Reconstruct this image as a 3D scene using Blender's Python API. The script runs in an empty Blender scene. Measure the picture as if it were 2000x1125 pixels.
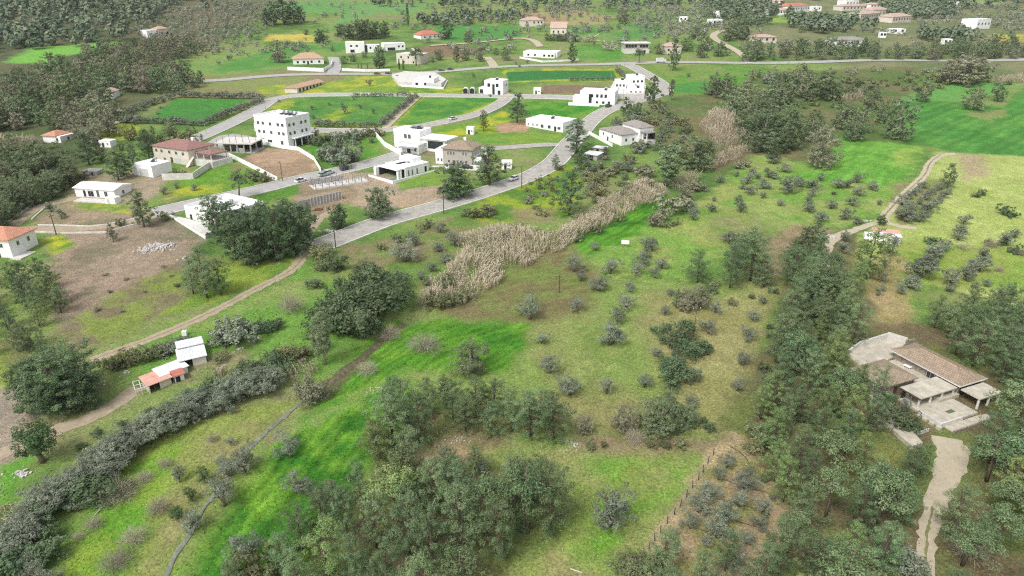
import bpy, math, random
import numpy as np
R = math.radians
scene = bpy.context.scene
COL = scene.collection

# ------------------------------------------------------------------ camera
CAM_H = 65.0
PITCH = R(24.0)
FPX = 2000 * 24.0 / 36.0            # focal length in photo pixels
cam_d = bpy.data.cameras.new('Camera')
cam_d.lens = 24.0
cam_d.sensor_width = 36.0
cam_d.clip_start = 1.0
cam_d.clip_end = 20000.0
cam = bpy.data.objects.new('Camera', cam_d)
COL.objects.link(cam)
cam.location = (0, 0, CAM_H)
cam.rotation_euler = (R(90) - PITCH, 0, 0)
scene.camera = cam

# ------------------------------------------------------------------ light: bright overcast day
SUN_EL, SUN_ROT = R(52), R(-142)
world = bpy.data.worlds.new('World')
scene.world = world
world.use_nodes = True
nt = world.node_tree
nt.nodes.clear()
w_out = nt.nodes.new('ShaderNodeOutputWorld')
w_bg = nt.nodes.new('ShaderNodeBackground')
w_hs = nt.nodes.new('ShaderNodeHueSaturation')
w_sky = nt.nodes.new('ShaderNodeTexSky')
w_sky.sky_type = 'NISHITA'
w_sky.sun_disc = False
w_sky.sun_elevation = SUN_EL
w_sky.sun_rotation = SUN_ROT
w_sky.air_density = 1.0
w_sky.dust_density = 3.0
w_hs.inputs['Saturation'].default_value = 0.22
w_bg.inputs['Strength'].default_value = 0.14
nt.links.new(w_sky.outputs[0], w_hs.inputs['Color'])
nt.links.new(w_hs.outputs[0], w_bg.inputs['Color'])
nt.links.new(w_bg.outputs[0], w_out.inputs['Surface'])
sun_d = bpy.data.lights.new('Sun', 'SUN')
sun_d.energy = 1.35
sun_d.angle = R(14)
sun_d.color = (1.0, 0.96, 0.9)
sun = bpy.data.objects.new('Sun', sun_d)
COL.objects.link(sun)
# sun_rotation turns clockwise from +Y; the lamp shines from that same direction
sx, sy = math.sin(SUN_ROT) * math.cos(SUN_EL), math.cos(SUN_ROT) * math.cos(SUN_EL)
from mathutils import Vector
sun.rotation_euler = Vector((sx, sy, math.sin(SUN_EL))).to_track_quat('Z', 'Y').to_euler()
scene.view_settings.view_transform = 'Standard'
scene.view_settings.look = 'None'
scene.view_settings.gamma = 1.0
scene.view_settings.exposure = 0.64
scene.cycles.max_bounces = 6
scene.cycles.diffuse_bounces = 3
scene.cycles.transparent_max_bounces = 6
scene.cycles.use_denoising = False
scene.cycles.filter_width = 1.2

# ------------------------------------------------------------------ terrain
def softplus(v, k, m):
    if m is np:
        return k * np.logaddexp(0, v / k)
    a = v / k
    return v if a > 40 else k * math.log1p(math.exp(a)) if a > -40 else 0.0

def terrain_base(x, y, m):
    z = -5 + 0.045 * softplus(y - 70, 20, m) + 0.018 * softplus(y - 430, 50, m) + 0.07 * softplus(y - 1150, 80, m)
    z = z + 0.9 * m.sin(x / 41 + 1.0) * m.sin(y / 57) + 0.5 * m.sin(x / 21 + y / 33)
    far = 1 / (1 + m.exp(-(y - 560) / 60.0))
    z = z + far * (5 * m.sin(x / 150 + 2.2) * m.sin(y / 130 + .4) + 2.0 * m.sin(x / 70 - y / 90))
    z = z + 26 * m.exp(-((x + 520) / 230) ** 2 - ((y - 820) / 260) ** 2)
    return z

GULLY = []

def terrain(x, y, m=math):
    z = terrain_base(x, y, m)
    for (ax, ay, bx, by) in GULLY:
        dx, dy = bx - ax, by - ay
        t = ((x - ax) * dx + (y - ay) * dy) / (dx * dx + dy * dy)
        t = np.clip(t, 0, 1) if m is np else min(1.0, max(0.0, t))
        d2 = (x - ax - t * dx) ** 2 + (y - ay - t * dy) ** 2
        z = z - 0.9 * m.exp(-d2 / 30.0)
    return z

CP, SP = math.cos(PITCH), math.sin(PITCH)

def ray(px, py):
    a, b = (px - 1000) / FPX, (562.5 - py) / FPX
    return a, CP + b * SP, -SP + b * CP          # x, y, z direction

def at(px, py, hh=0.0):
    """where the sight line through a photo pixel meets the land (or hh metres above it)"""
    dx, dy, dz = ray(px, py)
    t, st = 40.0, 6.0
    while t < 4000:
        if CAM_H + t * dz < terrain(t * dx, t * dy) + hh:
            break
        t += st
        if t > 700: st = 15.0
    lo, hi = t - st, t
    for _ in range(18):
        m = (lo + hi) / 2
        if CAM_H + m * dz < terrain(m * dx, m * dy) + hh: hi = m
        else: lo = m
    return hi * dx, hi * dy, terrain(hi * dx, hi * dy)

def height_at(X, Y, py):
    """world z of the point above (X, Y) seen on photo row py"""
    q = (562.5 - py) / FPX
    return CAM_H + Y * (q * CP - SP) / (CP + q * SP)

_g = [at(*p)[:2] for p in ((560, 800), (650, 745), (740, 675), (800, 622), (900, 560), (1040, 500), (1180, 425), (1310, 372), (1400, 310), (1420, 240), (1470, 180))]
GULLY = [(_g[i][0], _g[i][1], _g[i + 1][0], _g[i + 1][1]) for i in range(len(_g) - 1)]

# ------------------------------------------------------------------ small tools
def lin(r, g, b, k=1.0):
    def f(c):
        c /= 255.0
        return (c / 12.92 if c <= 0.04045 else ((c + 0.055) / 1.055) ** 2.4) * k
    return (f(r), f(g), f(b))

rng = np.random.default_rng(7)
_tab = rng.random((256, 256))

def vnoise(x, y, scale, seed=0):
    u, v = x / scale + seed * 17.3, y / scale + seed * 9.7
    iu, iv = np.floor(u).astype(int), np.floor(v).astype(int)
    fu, fv = u - iu, v - iv
    fu, fv = fu * fu * (3 - 2 * fu), fv * fv * (3 - 2 * fv)
    g = lambda a, b: _tab[a & 255, b & 255]
    return (g(iu, iv) * (1 - fu) + g(iu + 1, iv) * fu) * (1 - fv) + (g(iu, iv + 1) * (1 - fu) + g(iu + 1, iv + 1) * fu) * fv

def fbm(x, y, scale, seed=0, n=4):
    s, a, t = 0, 0.5, 0
    for i in range(n):
        s = s + a * vnoise(x, y, scale / 2 ** i, seed + i * 3)
        t += a
        a *= 0.55
    return s / t

def tag(o, label=None, cat=None, group=None, kind=None):
    if label: o['label'] = label
    if cat: o['category'] = cat
    if group: o['group'] = group
    if kind: o['kind'] = kind
    return o

def empty(name, loc, rz=0.0):
    o = bpy.data.objects.new(name, None)
    COL.objects.link(o)
    o.location = loc
    o.rotation_euler = (0, 0, rz)
    o.empty_display_size = 0.5
    return o

def mesh_np(name, v, quads=None, tris=None, mat=None, smooth=False):
    me = bpy.data.meshes.new(name)
    v = np.asarray(v, np.float32)
    me.vertices.add(len(v))
    me.vertices.foreach_set('co', v.ravel())
    loops, starts = [], []
    n = 0
    for f, k in ((quads, 4), (tris, 3)):
        if f is not None and len(f):
            f = np.asarray(f, np.int32)
            loops.append(f.ravel())
            starts.append(n + np.arange(len(f)) * k)
            n += f.size
    loops = np.concatenate(loops)
    starts = np.concatenate(starts)
    me.loops.add(len(loops))
    me.loops.foreach_set('vertex_index', loops)
    me.polygons.add(len(starts))
    me.polygons.foreach_set('loop_start', starts.astype(np.int32))
    if smooth:
        me.polygons.foreach_set('use_smooth', np.ones(len(starts), bool))
    me.update(calc_edges=True)
    if mat:
        for m in (mat if isinstance(mat, (list, tuple)) else [mat]):
            me.materials.append(m)
    return me

def link(name, me, parent=None):
    o = bpy.data.objects.new(name, me)
    COL.objects.link(o)
    if parent: o.parent = parent
    return o

class MB:
    """collects shapes, builds them as ONE mesh object"""
    def __init__(self):
        self.v, self.f = [], []
    def poly(self, pts):
        n = len(self.v)
        self.v += [tuple(p) for p in pts]
        self.f.append(tuple(range(n, n + len(pts))))
    def box(self, x0, x1, y0, y1, z0, z1):
        n = len(self.v)
        self.v += [(x, y, z) for z in (z0, z1) for y in (y0, y1) for x in (x0, x1)]
        self.f += [tuple(n + i for i in q) for q in ((0, 2, 3, 1), (4, 5, 7, 6), (0, 1, 5, 4), (2, 6, 7, 3), (0, 4, 6, 2), (1, 3, 7, 5))]
        return self
    def prism(self, pts, z0, z1):
        n, k = len(self.v), len(pts)
        self.v += [(p[0], p[1], z0) for p in pts] + [(p[0], p[1], z1) for p in pts]
        self.f.append(tuple(n + k + i for i in range(k)))
        self.f.append(tuple(n + k - 1 - i for i in range(k)))
        for i in range(k):
            j = (i + 1) % k
            self.f.append((n + i, n + j, n + k + j, n + k + i))
        return self
    def hip(self, x0, x1, y0, y1, z, h, gable=False, thick=0.18):
        """hip (or gable) roof over a rectangle, ridge along the longer side, with an eave board"""
        w, d = x1 - x0, y1 - y0
        n = len(self.v)
        if w >= d:
            i = 0 if gable else d / 2
            r = [(x0 + i, (y0 + y1) / 2), (x1 - i, (y0 + y1) / 2)]
        else:
            i = 0 if gable else w / 2
            r = [((x0 + x1) / 2, y0 + i), ((x0 + x1) / 2, y1 - i)]
        c = [(x0, y0), (x1, y0), (x1, y1), (x0, y1)]
        self.v += [(a, b, z) for a, b in c] + [(a, b, z + thick) for a, b in c] + [(a, b, z + thick + h) for a, b in r]
        q = [(0, 3, 2, 1), (0, 1, 5, 4), (1, 2, 6, 5), (2, 3, 7, 6), (3, 0, 4, 7)]
        if w >= d: q += [(4, 5, 9, 8), (6, 7, 8, 9), (5, 6, 9), (7, 4, 8)]
        else: q += [(5, 6, 9, 8), (7, 4, 8, 9), (4, 5, 8), (6, 7, 9)]
        self.f += [tuple(n + a for a in t) for t in q]
        return self
    def tube(self, pts, rad, sides=6, cap=True):
        pts = [np.array(p, float) for p in pts]
        rad = rad if isinstance(rad, (list, tuple)) else [rad] * len(pts)
        n = len(self.v)
        for i, p in enumerate(pts):
            d = pts[min(i + 1, len(pts) - 1)] - pts[max(i - 1, 0)]
            d = d / (np.linalg.norm(d) + 1e-9)
            a = np.cross(d, (0.0, 0.3, 1.0) if abs(d[2]) < 0.9 else (1.0, 0, 0))
            a /= np.linalg.norm(a)
            b = np.cross(d, a)
            for k in range(sides):
                t = 2 * math.pi * k / sides
                self.v.append(tuple(p + rad[i] * (a * math.cos(t) + b * math.sin(t))))
        for i in range(len(pts) - 1):
            for k in range(sides):
                k2 = (k + 1) % sides
                self.f.append((n + i * sides + k, n + i * sides + k2, n + (i + 1) * sides + k2, n + (i + 1) * sides + k))
        if cap:
            self.f.append(tuple(n + k for k in reversed(range(sides))))
            self.f.append(tuple(n + (len(pts) - 1) * sides + k for k in range(sides)))
        return self
    def mesh(self, name, mat, smooth=False):
        me = bpy.data.meshes.new(name)
        me.from_pydata(self.v, [], self.f)
        if smooth:
            for p in me.polygons: p.use_smooth = True
        if mat: me.materials.append(mat)
        me.update()
        return me
    def build(self, name, mat, parent=None, smooth=False):
        return link(name, self.mesh(name, mat, smooth), parent)

# ------------------------------------------------------------------ materials
def new_mat(name):
    m = bpy.data.materials.new(name)
    m.use_nodes = True
    m.node_tree.nodes.clear()
    return m, m.node_tree.nodes, m.node_tree.links

def surf(name, col, rough=0.85, var=0.12, scale=1.5, bump=0.0, col2=None, spec=0.3, metal=0.0, streak=None):
    """plain weathered surface: base colour broken up by two octaves of noise"""
    m, N, L = new_mat(name)
    out = N.new('ShaderNodeOutputMaterial')
    p = N.new('ShaderNodeBsdfPrincipled')
    tc = N.new('ShaderNodeTexCoord')
    n1 = N.new('ShaderNodeTexNoise')
    n1.inputs['Scale'].default_value = scale
    n1.inputs['Detail'].default_value = 6
    n1.inputs['Roughness'].default_value = 0.65
    L.new(tc.outputs['Object'], n1.inputs['Vector'])
    if streak:
        mp = N.new('ShaderNodeMapping')
        mp.inputs['Scale'].default_value = streak
        L.new(tc.outputs['Object'], mp.inputs['Vector'])
        L.new(mp.outputs[0], n1.inputs['Vector'])
    ramp = N.new('ShaderNodeMapRange')
    ramp.inputs['From Min'].default_value = 0.3
    ramp.inputs['From Max'].default_value = 0.7
    L.new(n1.outputs[0], ramp.inputs['Value'])
    mix = N.new('ShaderNodeMix')
    mix.data_type = 'RGBA'
    c2 = col2 or tuple(c * (1 - 2 * var) for c in col)
    mix.inputs['A'].default_value = (*c2, 1)
    mix.inputs['B'].default_value = (*[min(1, c * (1 + (0 if col2 else var))) for c in col], 1)
    L.new(ramp.outputs[0], mix.inputs['Factor'])
    L.new(mix.outputs['Result'], p.inputs['Base Color'])
    p.inputs['Roughness'].default_value = rough
    p.inputs['Specular IOR Level'].default_value = spec
    p.inputs['Metallic'].default_value = metal
    if bump:
        b = N.new('ShaderNodeBump')
        b.inputs['Strength'].default_value = bump
        b.inputs['Distance'].default_value = 0.1
        L.new(n1.outputs[0], b.inputs['Height'])
        L.new(b.outputs[0], p.inputs['Normal'])
    L.new(p.outputs[0], out.inputs[0])
    return m

def tile_mat(name, col, period=0.9, col2=None):
    """roof tiles: fine courses by wave bands plus blotches"""
    m, N, L = new_mat(name)
    out = N.new('ShaderNodeOutputMaterial')
    p = N.new('ShaderNodeBsdfPrincipled')
    tc = N.new('ShaderNodeTexCoord')
    br = N.new('ShaderNodeTexBrick')
    br.inputs['Scale'].default_value = 1.0 / period
    br.inputs['Mortar Size'].default_value = 0.035
    br.inputs['Brick Width'].default_value = 0.5
    br.inputs['Row Height'].default_value = 0.45
    br.inputs['Color1'].default_value = (*[c * 1.15 for c in col], 1)
    br.inputs['Color2'].default_value = (*[c * 0.78 for c in col], 1)
    br.inputs['Mortar'].default_value = (*[c * 0.5 for c in col], 1)
    L.new(tc.outputs['Object'], br.inputs['Vector'])
    n1 = N.new('ShaderNodeTexNoise')
    n1.inputs['Scale'].default_value = 0.6
    n1.inputs['Detail'].default_value = 6
    L.new(tc.outputs['Object'], n1.inputs['Vector'])
    mix = N.new('ShaderNodeMix')
    mix.data_type = 'RGBA'
    mix.blend_type = 'MIX'
    mr = N.new('ShaderNodeMapRange')
    mr.inputs['From Min'].default_value = 0.45
    mr.inputs['From Max'].default_value = 0.75
    mr.inputs['To Max'].default_value = 0.55
    L.new(n1.outputs[0], mr.inputs['Value'])
    L.new(mr.outputs[0], mix.inputs['Factor'])
    L.new(br.outputs['Color'], mix.inputs['A'])
    mix.inputs['B'].default_value = (*(col2 or tuple(c * 0.7 for c in col)), 1)
    L.new(mix.outputs['Result'], p.inputs['Base Color'])
    p.inputs['Roughness'].default_value = 0.85
    b = N.new('ShaderNodeBump')
    b.inputs['Strength'].default_value = 0.5
    b.inputs['Distance'].default_value = 0.05
    L.new(br.outputs['Fac'], b.inputs['Height'])
    b.invert = True
    L.new(b.outputs[0], p.inputs['Normal'])
    L.new(p.outputs[0], out.inputs[0])
    return m

def leaf_mat(name, col, col2, trans=0.22, hue=0.02, val=0.3):
    """foliage: colour from a per-leaf tint attribute, varied per plant"""
    m, N, L = new_mat(name)
    out = N.new('ShaderNodeOutputMaterial')
    at_ = N.new('ShaderNodeAttribute')
    at_.attribute_name = 'tint'
    mix = N.new('ShaderNodeMix')
    mix.data_type = 'RGBA'
    mix.inputs['A'].default_value = (*col, 1)
    mix.inputs['B'].default_value = (*col2, 1)
    L.new(at_.outputs['Fac'], mix.inputs['Factor'])
    oi = N.new('ShaderNodeObjectInfo')
    hs = N.new('ShaderNodeHueSaturation')
    mr = N.new('ShaderNodeMapRange')
    mr.inputs['To Min'].default_value = 1 - val
    mr.inputs['To Max'].default_value = 1 + val
    L.new(oi.outputs['Random'], mr.inputs['Value'])
    L.new(mr.outputs[0], hs.inputs['Value'])
    mu = N.new('ShaderNodeMath')
    mu.operation = 'MULTIPLY'
    mu.inputs[1].default_value = 7.31
    fr = N.new('ShaderNodeMath')
    fr.operation = 'FRACT'
    L.new(oi.outputs['Random'], mu.inputs[0])
    L.new(mu.outputs[0], fr.inputs[0])
    mh = N.new('ShaderNodeMapRange')
    mh.inputs['To Min'].default_value = 0.5 - hue * 1.4
    mh.inputs['To Max'].default_value = 0.5 + hue * 0.6
    L.new(fr.outputs[0], mh.inputs['Value'])
    L.new(mh.outputs[0], hs.inputs['Hue'])
    L.new(mix.outputs['Result'], hs.inputs['Color'])
    d = N.new('ShaderNodeBsdfDiffuse')
    t = N.new('ShaderNodeBsdfTranslucent')
    ms = N.new('ShaderNodeMixShader')
    ms.inputs[0].default_value = trans
    L.new(hs.outputs[0], d.inputs['Color'])
    L.new(hs.outputs[0], t.inputs['Color'])
    L.new(d.outputs[0], ms.inputs[1])
    L.new(t.outputs[0], ms.inputs[2])
    L.new(ms.outputs[0], out.inputs[0])
    return m

M = {}
M['white'] = surf('white_render', (0.86, 0.86, 0.85), var=0.06, scale=0.35, streak=(1, 1, .25))
M['cream'] = surf('cream_render', (0.66, 0.60, 0.52), var=0.07, scale=0.4)
M['beige'] = surf('beige_render', (0.42, 0.385, 0.34), var=0.08, scale=0.4)
M['concrete'] = surf('concrete', (0.40, 0.39, 0.37), var=0.16, scale=0.7, bump=0.2)
M['pale_concrete'] = surf('pale_concrete', (0.62, 0.60, 0.56), var=0.12, scale=0.5)
M['stone'] = surf('stone_wall', (0.33, 0.28, 0.23), var=0.3, scale=2.2, bump=0.5)
M['paving'] = surf('pale_paving', (0.50, 0.46, 0.375), var=0.14, scale=0.8)
M['glass'] = surf('dark_glass', (0.03, 0.036, 0.042), rough=0.15, var=0.2, spec=0.6)
M['frame'] = surf('window_frame', (0.55, 0.55, 0.54), var=0.05)
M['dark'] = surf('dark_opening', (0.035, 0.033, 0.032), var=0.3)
M['door'] = surf('door_brown', (0.10, 0.07, 0.05), var=0.2)
M['metal'] = surf('grey_metal', (0.36, 0.37, 0.38), rough=0.5, var=0.1, metal=0.3)
M['darkmetal'] = surf('dark_metal', (0.06, 0.06, 0.065), rough=0.6, var=0.15)
M['wood'] = surf('weathered_wood', (0.11, 0.085, 0.065), var=0.3, scale=3)
M['pool'] = surf('pool_water', (0.10, 0.36, 0.40), rough=0.08, var=0.15, spec=0.6)
M['tile_brown'] = tile_mat('tile_brown', lin(160, 142, 122), col2=lin(138, 122, 104))
M['tile_terracotta'] = tile_mat('tile_terracotta', lin(156, 116, 108), col2=lin(138, 104, 98))
M['tile_orange'] = tile_mat('tile_orange', lin(204, 146, 120), col2=lin(184, 130, 110))
M['tile_red'] = tile_mat('tile_red', lin(200, 126, 104), col2=lin(180, 116, 98))
M['tile_pink'] = tile_mat('tile_pink', lin(198, 170, 156), col2=lin(182, 160, 146))
M['tile_tan'] = tile_mat('tile_tan', lin(196, 164, 136), col2=lin(176, 146, 122))
M['tile_grey'] = tile_mat('tile_grey', lin(160, 152, 146), col2=lin(140, 134, 130))
M['sheet_white'] = surf('white_sheet_roof', (0.70, 0.71, 0.73), rough=0.5, var=0.1, scale=0.6)
M['sheet_pink'] = surf('pink_sheet_roof', lin(212, 164, 148), rough=0.6, var=0.1, scale=0.8)
M['sheet_red'] = surf('red_sheet_roof', lin(188, 118, 106), rough=0.6, var=0.12, scale=0.8)
M['rust'] = surf('rusty_metal', (0.22, 0.10, 0.06), var=0.35, scale=1.5)
M['rubble'] = surf('pale_rubble', (0.55, 0.53, 0.50), var=0.25, scale=1.2)
M['soil'] = surf('bare_soil', lin(150, 134, 112), var=0.16, scale=0.9, bump=0.4)

# ------------------------------------------------------------------ the land: one sheet, its grass, crops and bare soil as vertex colour
def steps(*segs):
    a = [segs[0][0]]
    for (s, e, d) in segs:
        n = max(1, int(round((e - s) / d)))
        a += list(s + (e - s) * (np.arange(n) + 1) / n)
    return np.array(a)

_xp = steps((0, 135, 0.6), (135, 260, 1.2), (260, 760, 4.0), (760, 6000, 260))
GX = np.concatenate([-_xp[:0:-1], _xp])
GY = steps((-600, 40, 30), (40, 235, 0.6), (235, 420, 1.2), (420, 820, 3.0), (820, 1500, 8.0), (1500, 6500, 250))
gx, gy = np.meshgrid(GX, GY)
gx, gy = gx.ravel(), gy.ravel()
gz = terrain(gx, gy, np)

# base cover: scrubby yellow green grass with brown and darker drifts
n_big = fbm(gx, gy, 42, 1)
n_mid = fbm(gx, gy, 11, 2)
n_sml = fbm(gx, gy, 3.2, 3, 3)
ga = np.stack([np.interp(n_big * .6 + n_mid * .4, [.3, .42, .52, .62, .72], [lin(*c)[k] for c in ((92, 122, 64), (112, 146, 74), (132, 156, 84), (144, 152, 100), (142, 134, 104))]) for k in range(3)], 1)

def poly_sd(P, X, Y):
    """signed distance (inside positive) to a polygon"""
    best = np.full(X.shape, 1e9)
    ins = np.zeros(X.shape, bool)
    n = len(P)
    for i in range(n):
        ax, ay = P[i]
        bx, by = P[(i + 1) % n]
        dx, dy = bx - ax, by - ay
        t = np.clip(((X - ax) * dx + (Y - ay) * dy) / (dx * dx + dy * dy + 1e-9), 0, 1)
        best = np.minimum(best, (X - ax - t * dx) ** 2 + (Y - ay - t * dy) ** 2)
        c = (ay > Y) != (by > Y)
        ins ^= c & (X < (bx - ax) * (Y - ay) / (by - ay + 1e-12) + ax)
    d = np.sqrt(best)
    return np.where(ins, d, -d)

def wpoly(px):
    return [at(*p)[:2] for p in px]

def paint(px, col, feather=1.5, rag=2.0, amt=1.0, col2=None, mix_scale=7, rows=None, lo=.4, hi=.62):
    """lay a ground cover inside a plot; col2 comes and goes in patches, rows=(pixel a, pixel b, period m, strength)"""
    P = wpoly(px)
    xs, ys = [p[0] for p in P], [p[1] for p in P]
    mg = feather + rag + 1
    s = np.nonzero((gx > min(xs) - mg) & (gx < max(xs) + mg) & (gy > min(ys) - mg) & (gy < max(ys) + mg))[0]
    if not len(s): return
    X, Y = gx[s], gy[s]
    d = poly_sd(P, X, Y) + rag * (n_sml[s] - .5) * 2 + rag * (n_mid[s] - .5) * 1.5
    w = np.clip(d / feather * .5 + .5, 0, 1)
    w = w * w * (3 - 2 * w) * amt
    c = np.tile(np.array(lin(*col)), (len(s), 1))
    if col2:
        q = np.clip((fbm(X, Y, mix_scale, len(px) + int(px[0][0]) % 13) - lo) / (hi - lo), 0, 1)[:, None]
        c = c * (1 - q) + np.array(lin(*col2)) * q
    if rows:
        a, b = at(*rows[0]), at(*rows[1])
        ux, uy = b[0] - a[0], b[1] - a[1]
        l = math.hypot(ux, uy)
        off = (X * -uy + Y * ux) / l + 1.2 * (n_mid[s] - .5) * 4
        k = np.sin(off * 2 * math.pi / rows[2]) * .6 + np.sin(off * 2 * math.pi / (rows[2] * 2.7) + 1) * .4
        c = c * (1 + rows[3] * k * (.5 + n_sml[s]))[:, None]
    ga[s] = ga[s] * (1 - w[:, None]) + c * w[:, None]

CROP, CROP2 = (66, 124, 40), (92, 146, 48)
DEEP = (78, 136, 66)
GRASS, GRASSY = (104, 152, 60), (150, 170, 82)
DIRT, DIRT2 = (172, 150, 124), (150, 132, 110)
FLOOR = (104, 104, 76)
YEL = (178, 184, 62)

# far land: olive-dotted scrub, forest floor on the left hill
paint([(-900, -5), (560, -5), (480, 60), (300, 130), (-200, 300), (-900, 300)], (92, 102, 74), 12, 12, .9, (122, 114, 90), 40)
paint([(-300, 110), (330, 60), (300, 200), (230, 290), (100, 400), (-300, 560)], (84, 98, 66), 6, 6, .85, (112, 108, 80), 18)
paint([(1430, -5), (2700, -5), (2700, 170), (1900, 150), (1500, 112), (1400, 60)], (112, 124, 84), 8, 8, .8, (140, 136, 106), 30)
paint([(1300, 300), (1260, 220), (1310, 190), (1480, 140), (1800, 130), (1760, 260), (1640, 330), (1480, 370)], (96, 120, 66), 5, 5, .9, (124, 118, 84), 16)
# pale green and yellow meadows of the distance
for p, a, b in (([(0, 125), (60, 92), (120, 90), (235, 82), (215, 98), (110, 112), (100, 125), (0, 122)], (124, 182, 80), None),
                ([(300, 140), (420, 105), (700, 70), (690, 88), (560, 138), (420, 150)], (90, 150, 70), (134, 160, 88)),
                ([(515, 68), (610, 66), (612, 82), (520, 80)], (174, 178, 88), (204, 188, 94)),
                ([(510, 12), (640, 0), (770, 10), (720, 30), (600, 26)], (110, 160, 88), None),
                ([(640, 60), (700, 8), (860, 5), (800, 28), (740, 24)], (118, 162, 94), None),
                ([(850, 50), (1010, 52), (1020, 74), (900, 82), (850, 78)], (90, 150, 74), None),
                ([(1010, 20), (1120, 16), (1200, 34), (1180, 48), (1030, 46)], (154, 162, 100), (170, 150, 114)),
                ([(1110, 50), (1290, 46), (1300, 58), (1280, 80), (1130, 78)], (94, 148, 78), (122, 152, 84)),
                ([(1120, 90), (1220, 92), (1210, 118), (1125, 116)], (86, 150, 60), (112, 156, 74)),
                ([(1500, 30), (1552, 30), (1545, 44), (1500, 44)], (146, 176, 86), None),
                ([(1940, 68), (2000, 66), (2000, 80), (1930, 80)], (182, 176, 88), None),
                ([(1890, 0), (1960, 0), (1960, 12), (1890, 12)], (142, 166, 100), None)):
    paint(p, a, 3, 3, 1, b, 25)
# village plots
paint([(380, 150), (560, 135), (760, 150), (760, 186), (540, 186), (400, 182)], (140, 152, 92), 3, 3, .9, (150, 136, 104), 20)
paint([(690, 150), (770, 146), (778, 182), (560, 184), (590, 174)], (128, 164, 66), 2, 3, .9, YEL, 8, lo=.45, hi=.6)
paint([(500, 168), (560, 165), (560, 184), (505, 184)], (138, 166, 70), 2, 2, .9, YEL, 8)
paint([(790, 172), (900, 170), (905, 182), (790, 182)], (100, 150, 58), 2, 2, .9, YEL, 8)
paint([(262, 243), (340, 190), (482, 191), (510, 195), (395, 247)], (122, 136, 84), 1.5, 1.5, .9)
paint([(278, 241), (342, 194), (484, 194), (396, 245)], DEEP, 1.2, 1.5, 1, (76, 146, 58), 9)
paint([(522, 238), (573, 190), (799, 188), (806, 192), (747, 249), (612, 251), (597, 225)], (84, 138, 66), 1.2, 1.5, 1, (108, 152, 70), 9)
for p in ([(520, 212), (560, 196), (585, 192), (560, 215)], [(620, 230), (690, 205), (670, 232), (640, 240)], [(600, 246), (740, 244), (745, 251), (612, 252)]):
    paint(p, (128, 162, 58), 2, 3, .7, YEL, 6)
paint([(763, 250), (823, 187), (977, 187), (986, 197), (875, 236), (818, 249)], (150, 172, 62), 1.2, 1.5, 1, YEL, 7)
paint([(775, 245), (826, 190), (968, 189), (972, 196), (873, 231), (815, 244)], (80, 140, 60), 2, 2, 1, (108, 158, 66), 9)
paint([(984, 137), (1206, 134), (1228, 150), (1222, 160), (985, 162)], (132, 158, 66), 1.5, 2, 1, YEL, 8)
paint([(990, 141), (1200, 138), (1204, 156), (990, 160)], (64, 128, 68), 1, 1, 1)
paint([(1253, 133), (1300, 129), (1420, 131), (1500, 140), (1440, 172), (1370, 186), (1310, 182)], (98, 152, 62), 2, 2, 1, (130, 152, 80), 14)
paint([(1300, 165), (1400, 158), (1430, 168), (1380, 182), (1312, 180)], (84, 146, 70), 3, 2, 1)
paint([(1025, 196), (1180, 205), (1178, 214), (1120, 230), (1030, 224)], (70, 142, 48), 1.5, 2, 1, (108, 158, 58), 8)
paint([(930, 255), (1100, 262), (1100, 280), (930, 280)], (104, 156, 66), 2, 2, 1, (134, 164, 70), 8)
paint([(845, 248), (925, 240), (990, 212), (1010, 225), (960, 262), (860, 268)], (116, 160, 60), 2, 2, 1, YEL, 6)
paint([(590, 268), (740, 262), (740, 300), (640, 325), (590, 290)], (88, 148, 56), 2, 2, 1, (122, 154, 70), 8)
paint([(1060, 166), (1180, 168), (1175, 182), (1058, 184)], (142, 122, 100), 1.5, 1.5, 1)
paint([(970, 243), (1030, 236), (1030, 258), (972, 260)], (190, 158, 128), 1.5, 1.5, 1)
paint([(175, 250), (275, 240), (275, 275), (180, 278)], (150, 172, 66), 2, 2, 1, YEL, 6)
paint([(800, 92), (900, 88), (960, 100), (900, 112), (820, 110)], (140, 118, 96), 2, 2, .9)
paint([(330, 340), (430, 312), (520, 330), (500, 362), (320, 398)], (112, 158, 58), 1.5, 2, 1, (140, 140, 92), 9)
paint([(340, 365), (440, 360), (430, 378), (330, 388)], (150, 172, 60), 1.5, 2, .9, YEL, 5)
paint([(465, 312), (520, 288), (600, 296), (625, 330), (560, 350), (515, 340)], (186, 160, 134), 1.2, 1.2, 1, (166, 144, 118), 8, rows=((500, 320), (600, 318), 3.2, .05))
paint([(660, 335), (760, 340), (790, 370), (870, 355), (880, 395), (720, 412), (690, 400)], (188, 166, 138), 1.5, 2, 1, (170, 158, 138), 8)
paint([(770, 350), (860, 335), (865, 362), (780, 368)], (126, 158, 70), 1.5, 1.5, 1)
paint([(550, 362), (600, 352), (690, 350), (700, 380), (640, 420), (590, 430), (575, 395)], (168, 148, 122), 1.5, 2, 1, (150, 138, 112), 6)
paint([(500, 372), (580, 355), (585, 378), (520, 395), (500, 392)], (96, 142, 56), 1.5, 2, 1)
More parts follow.
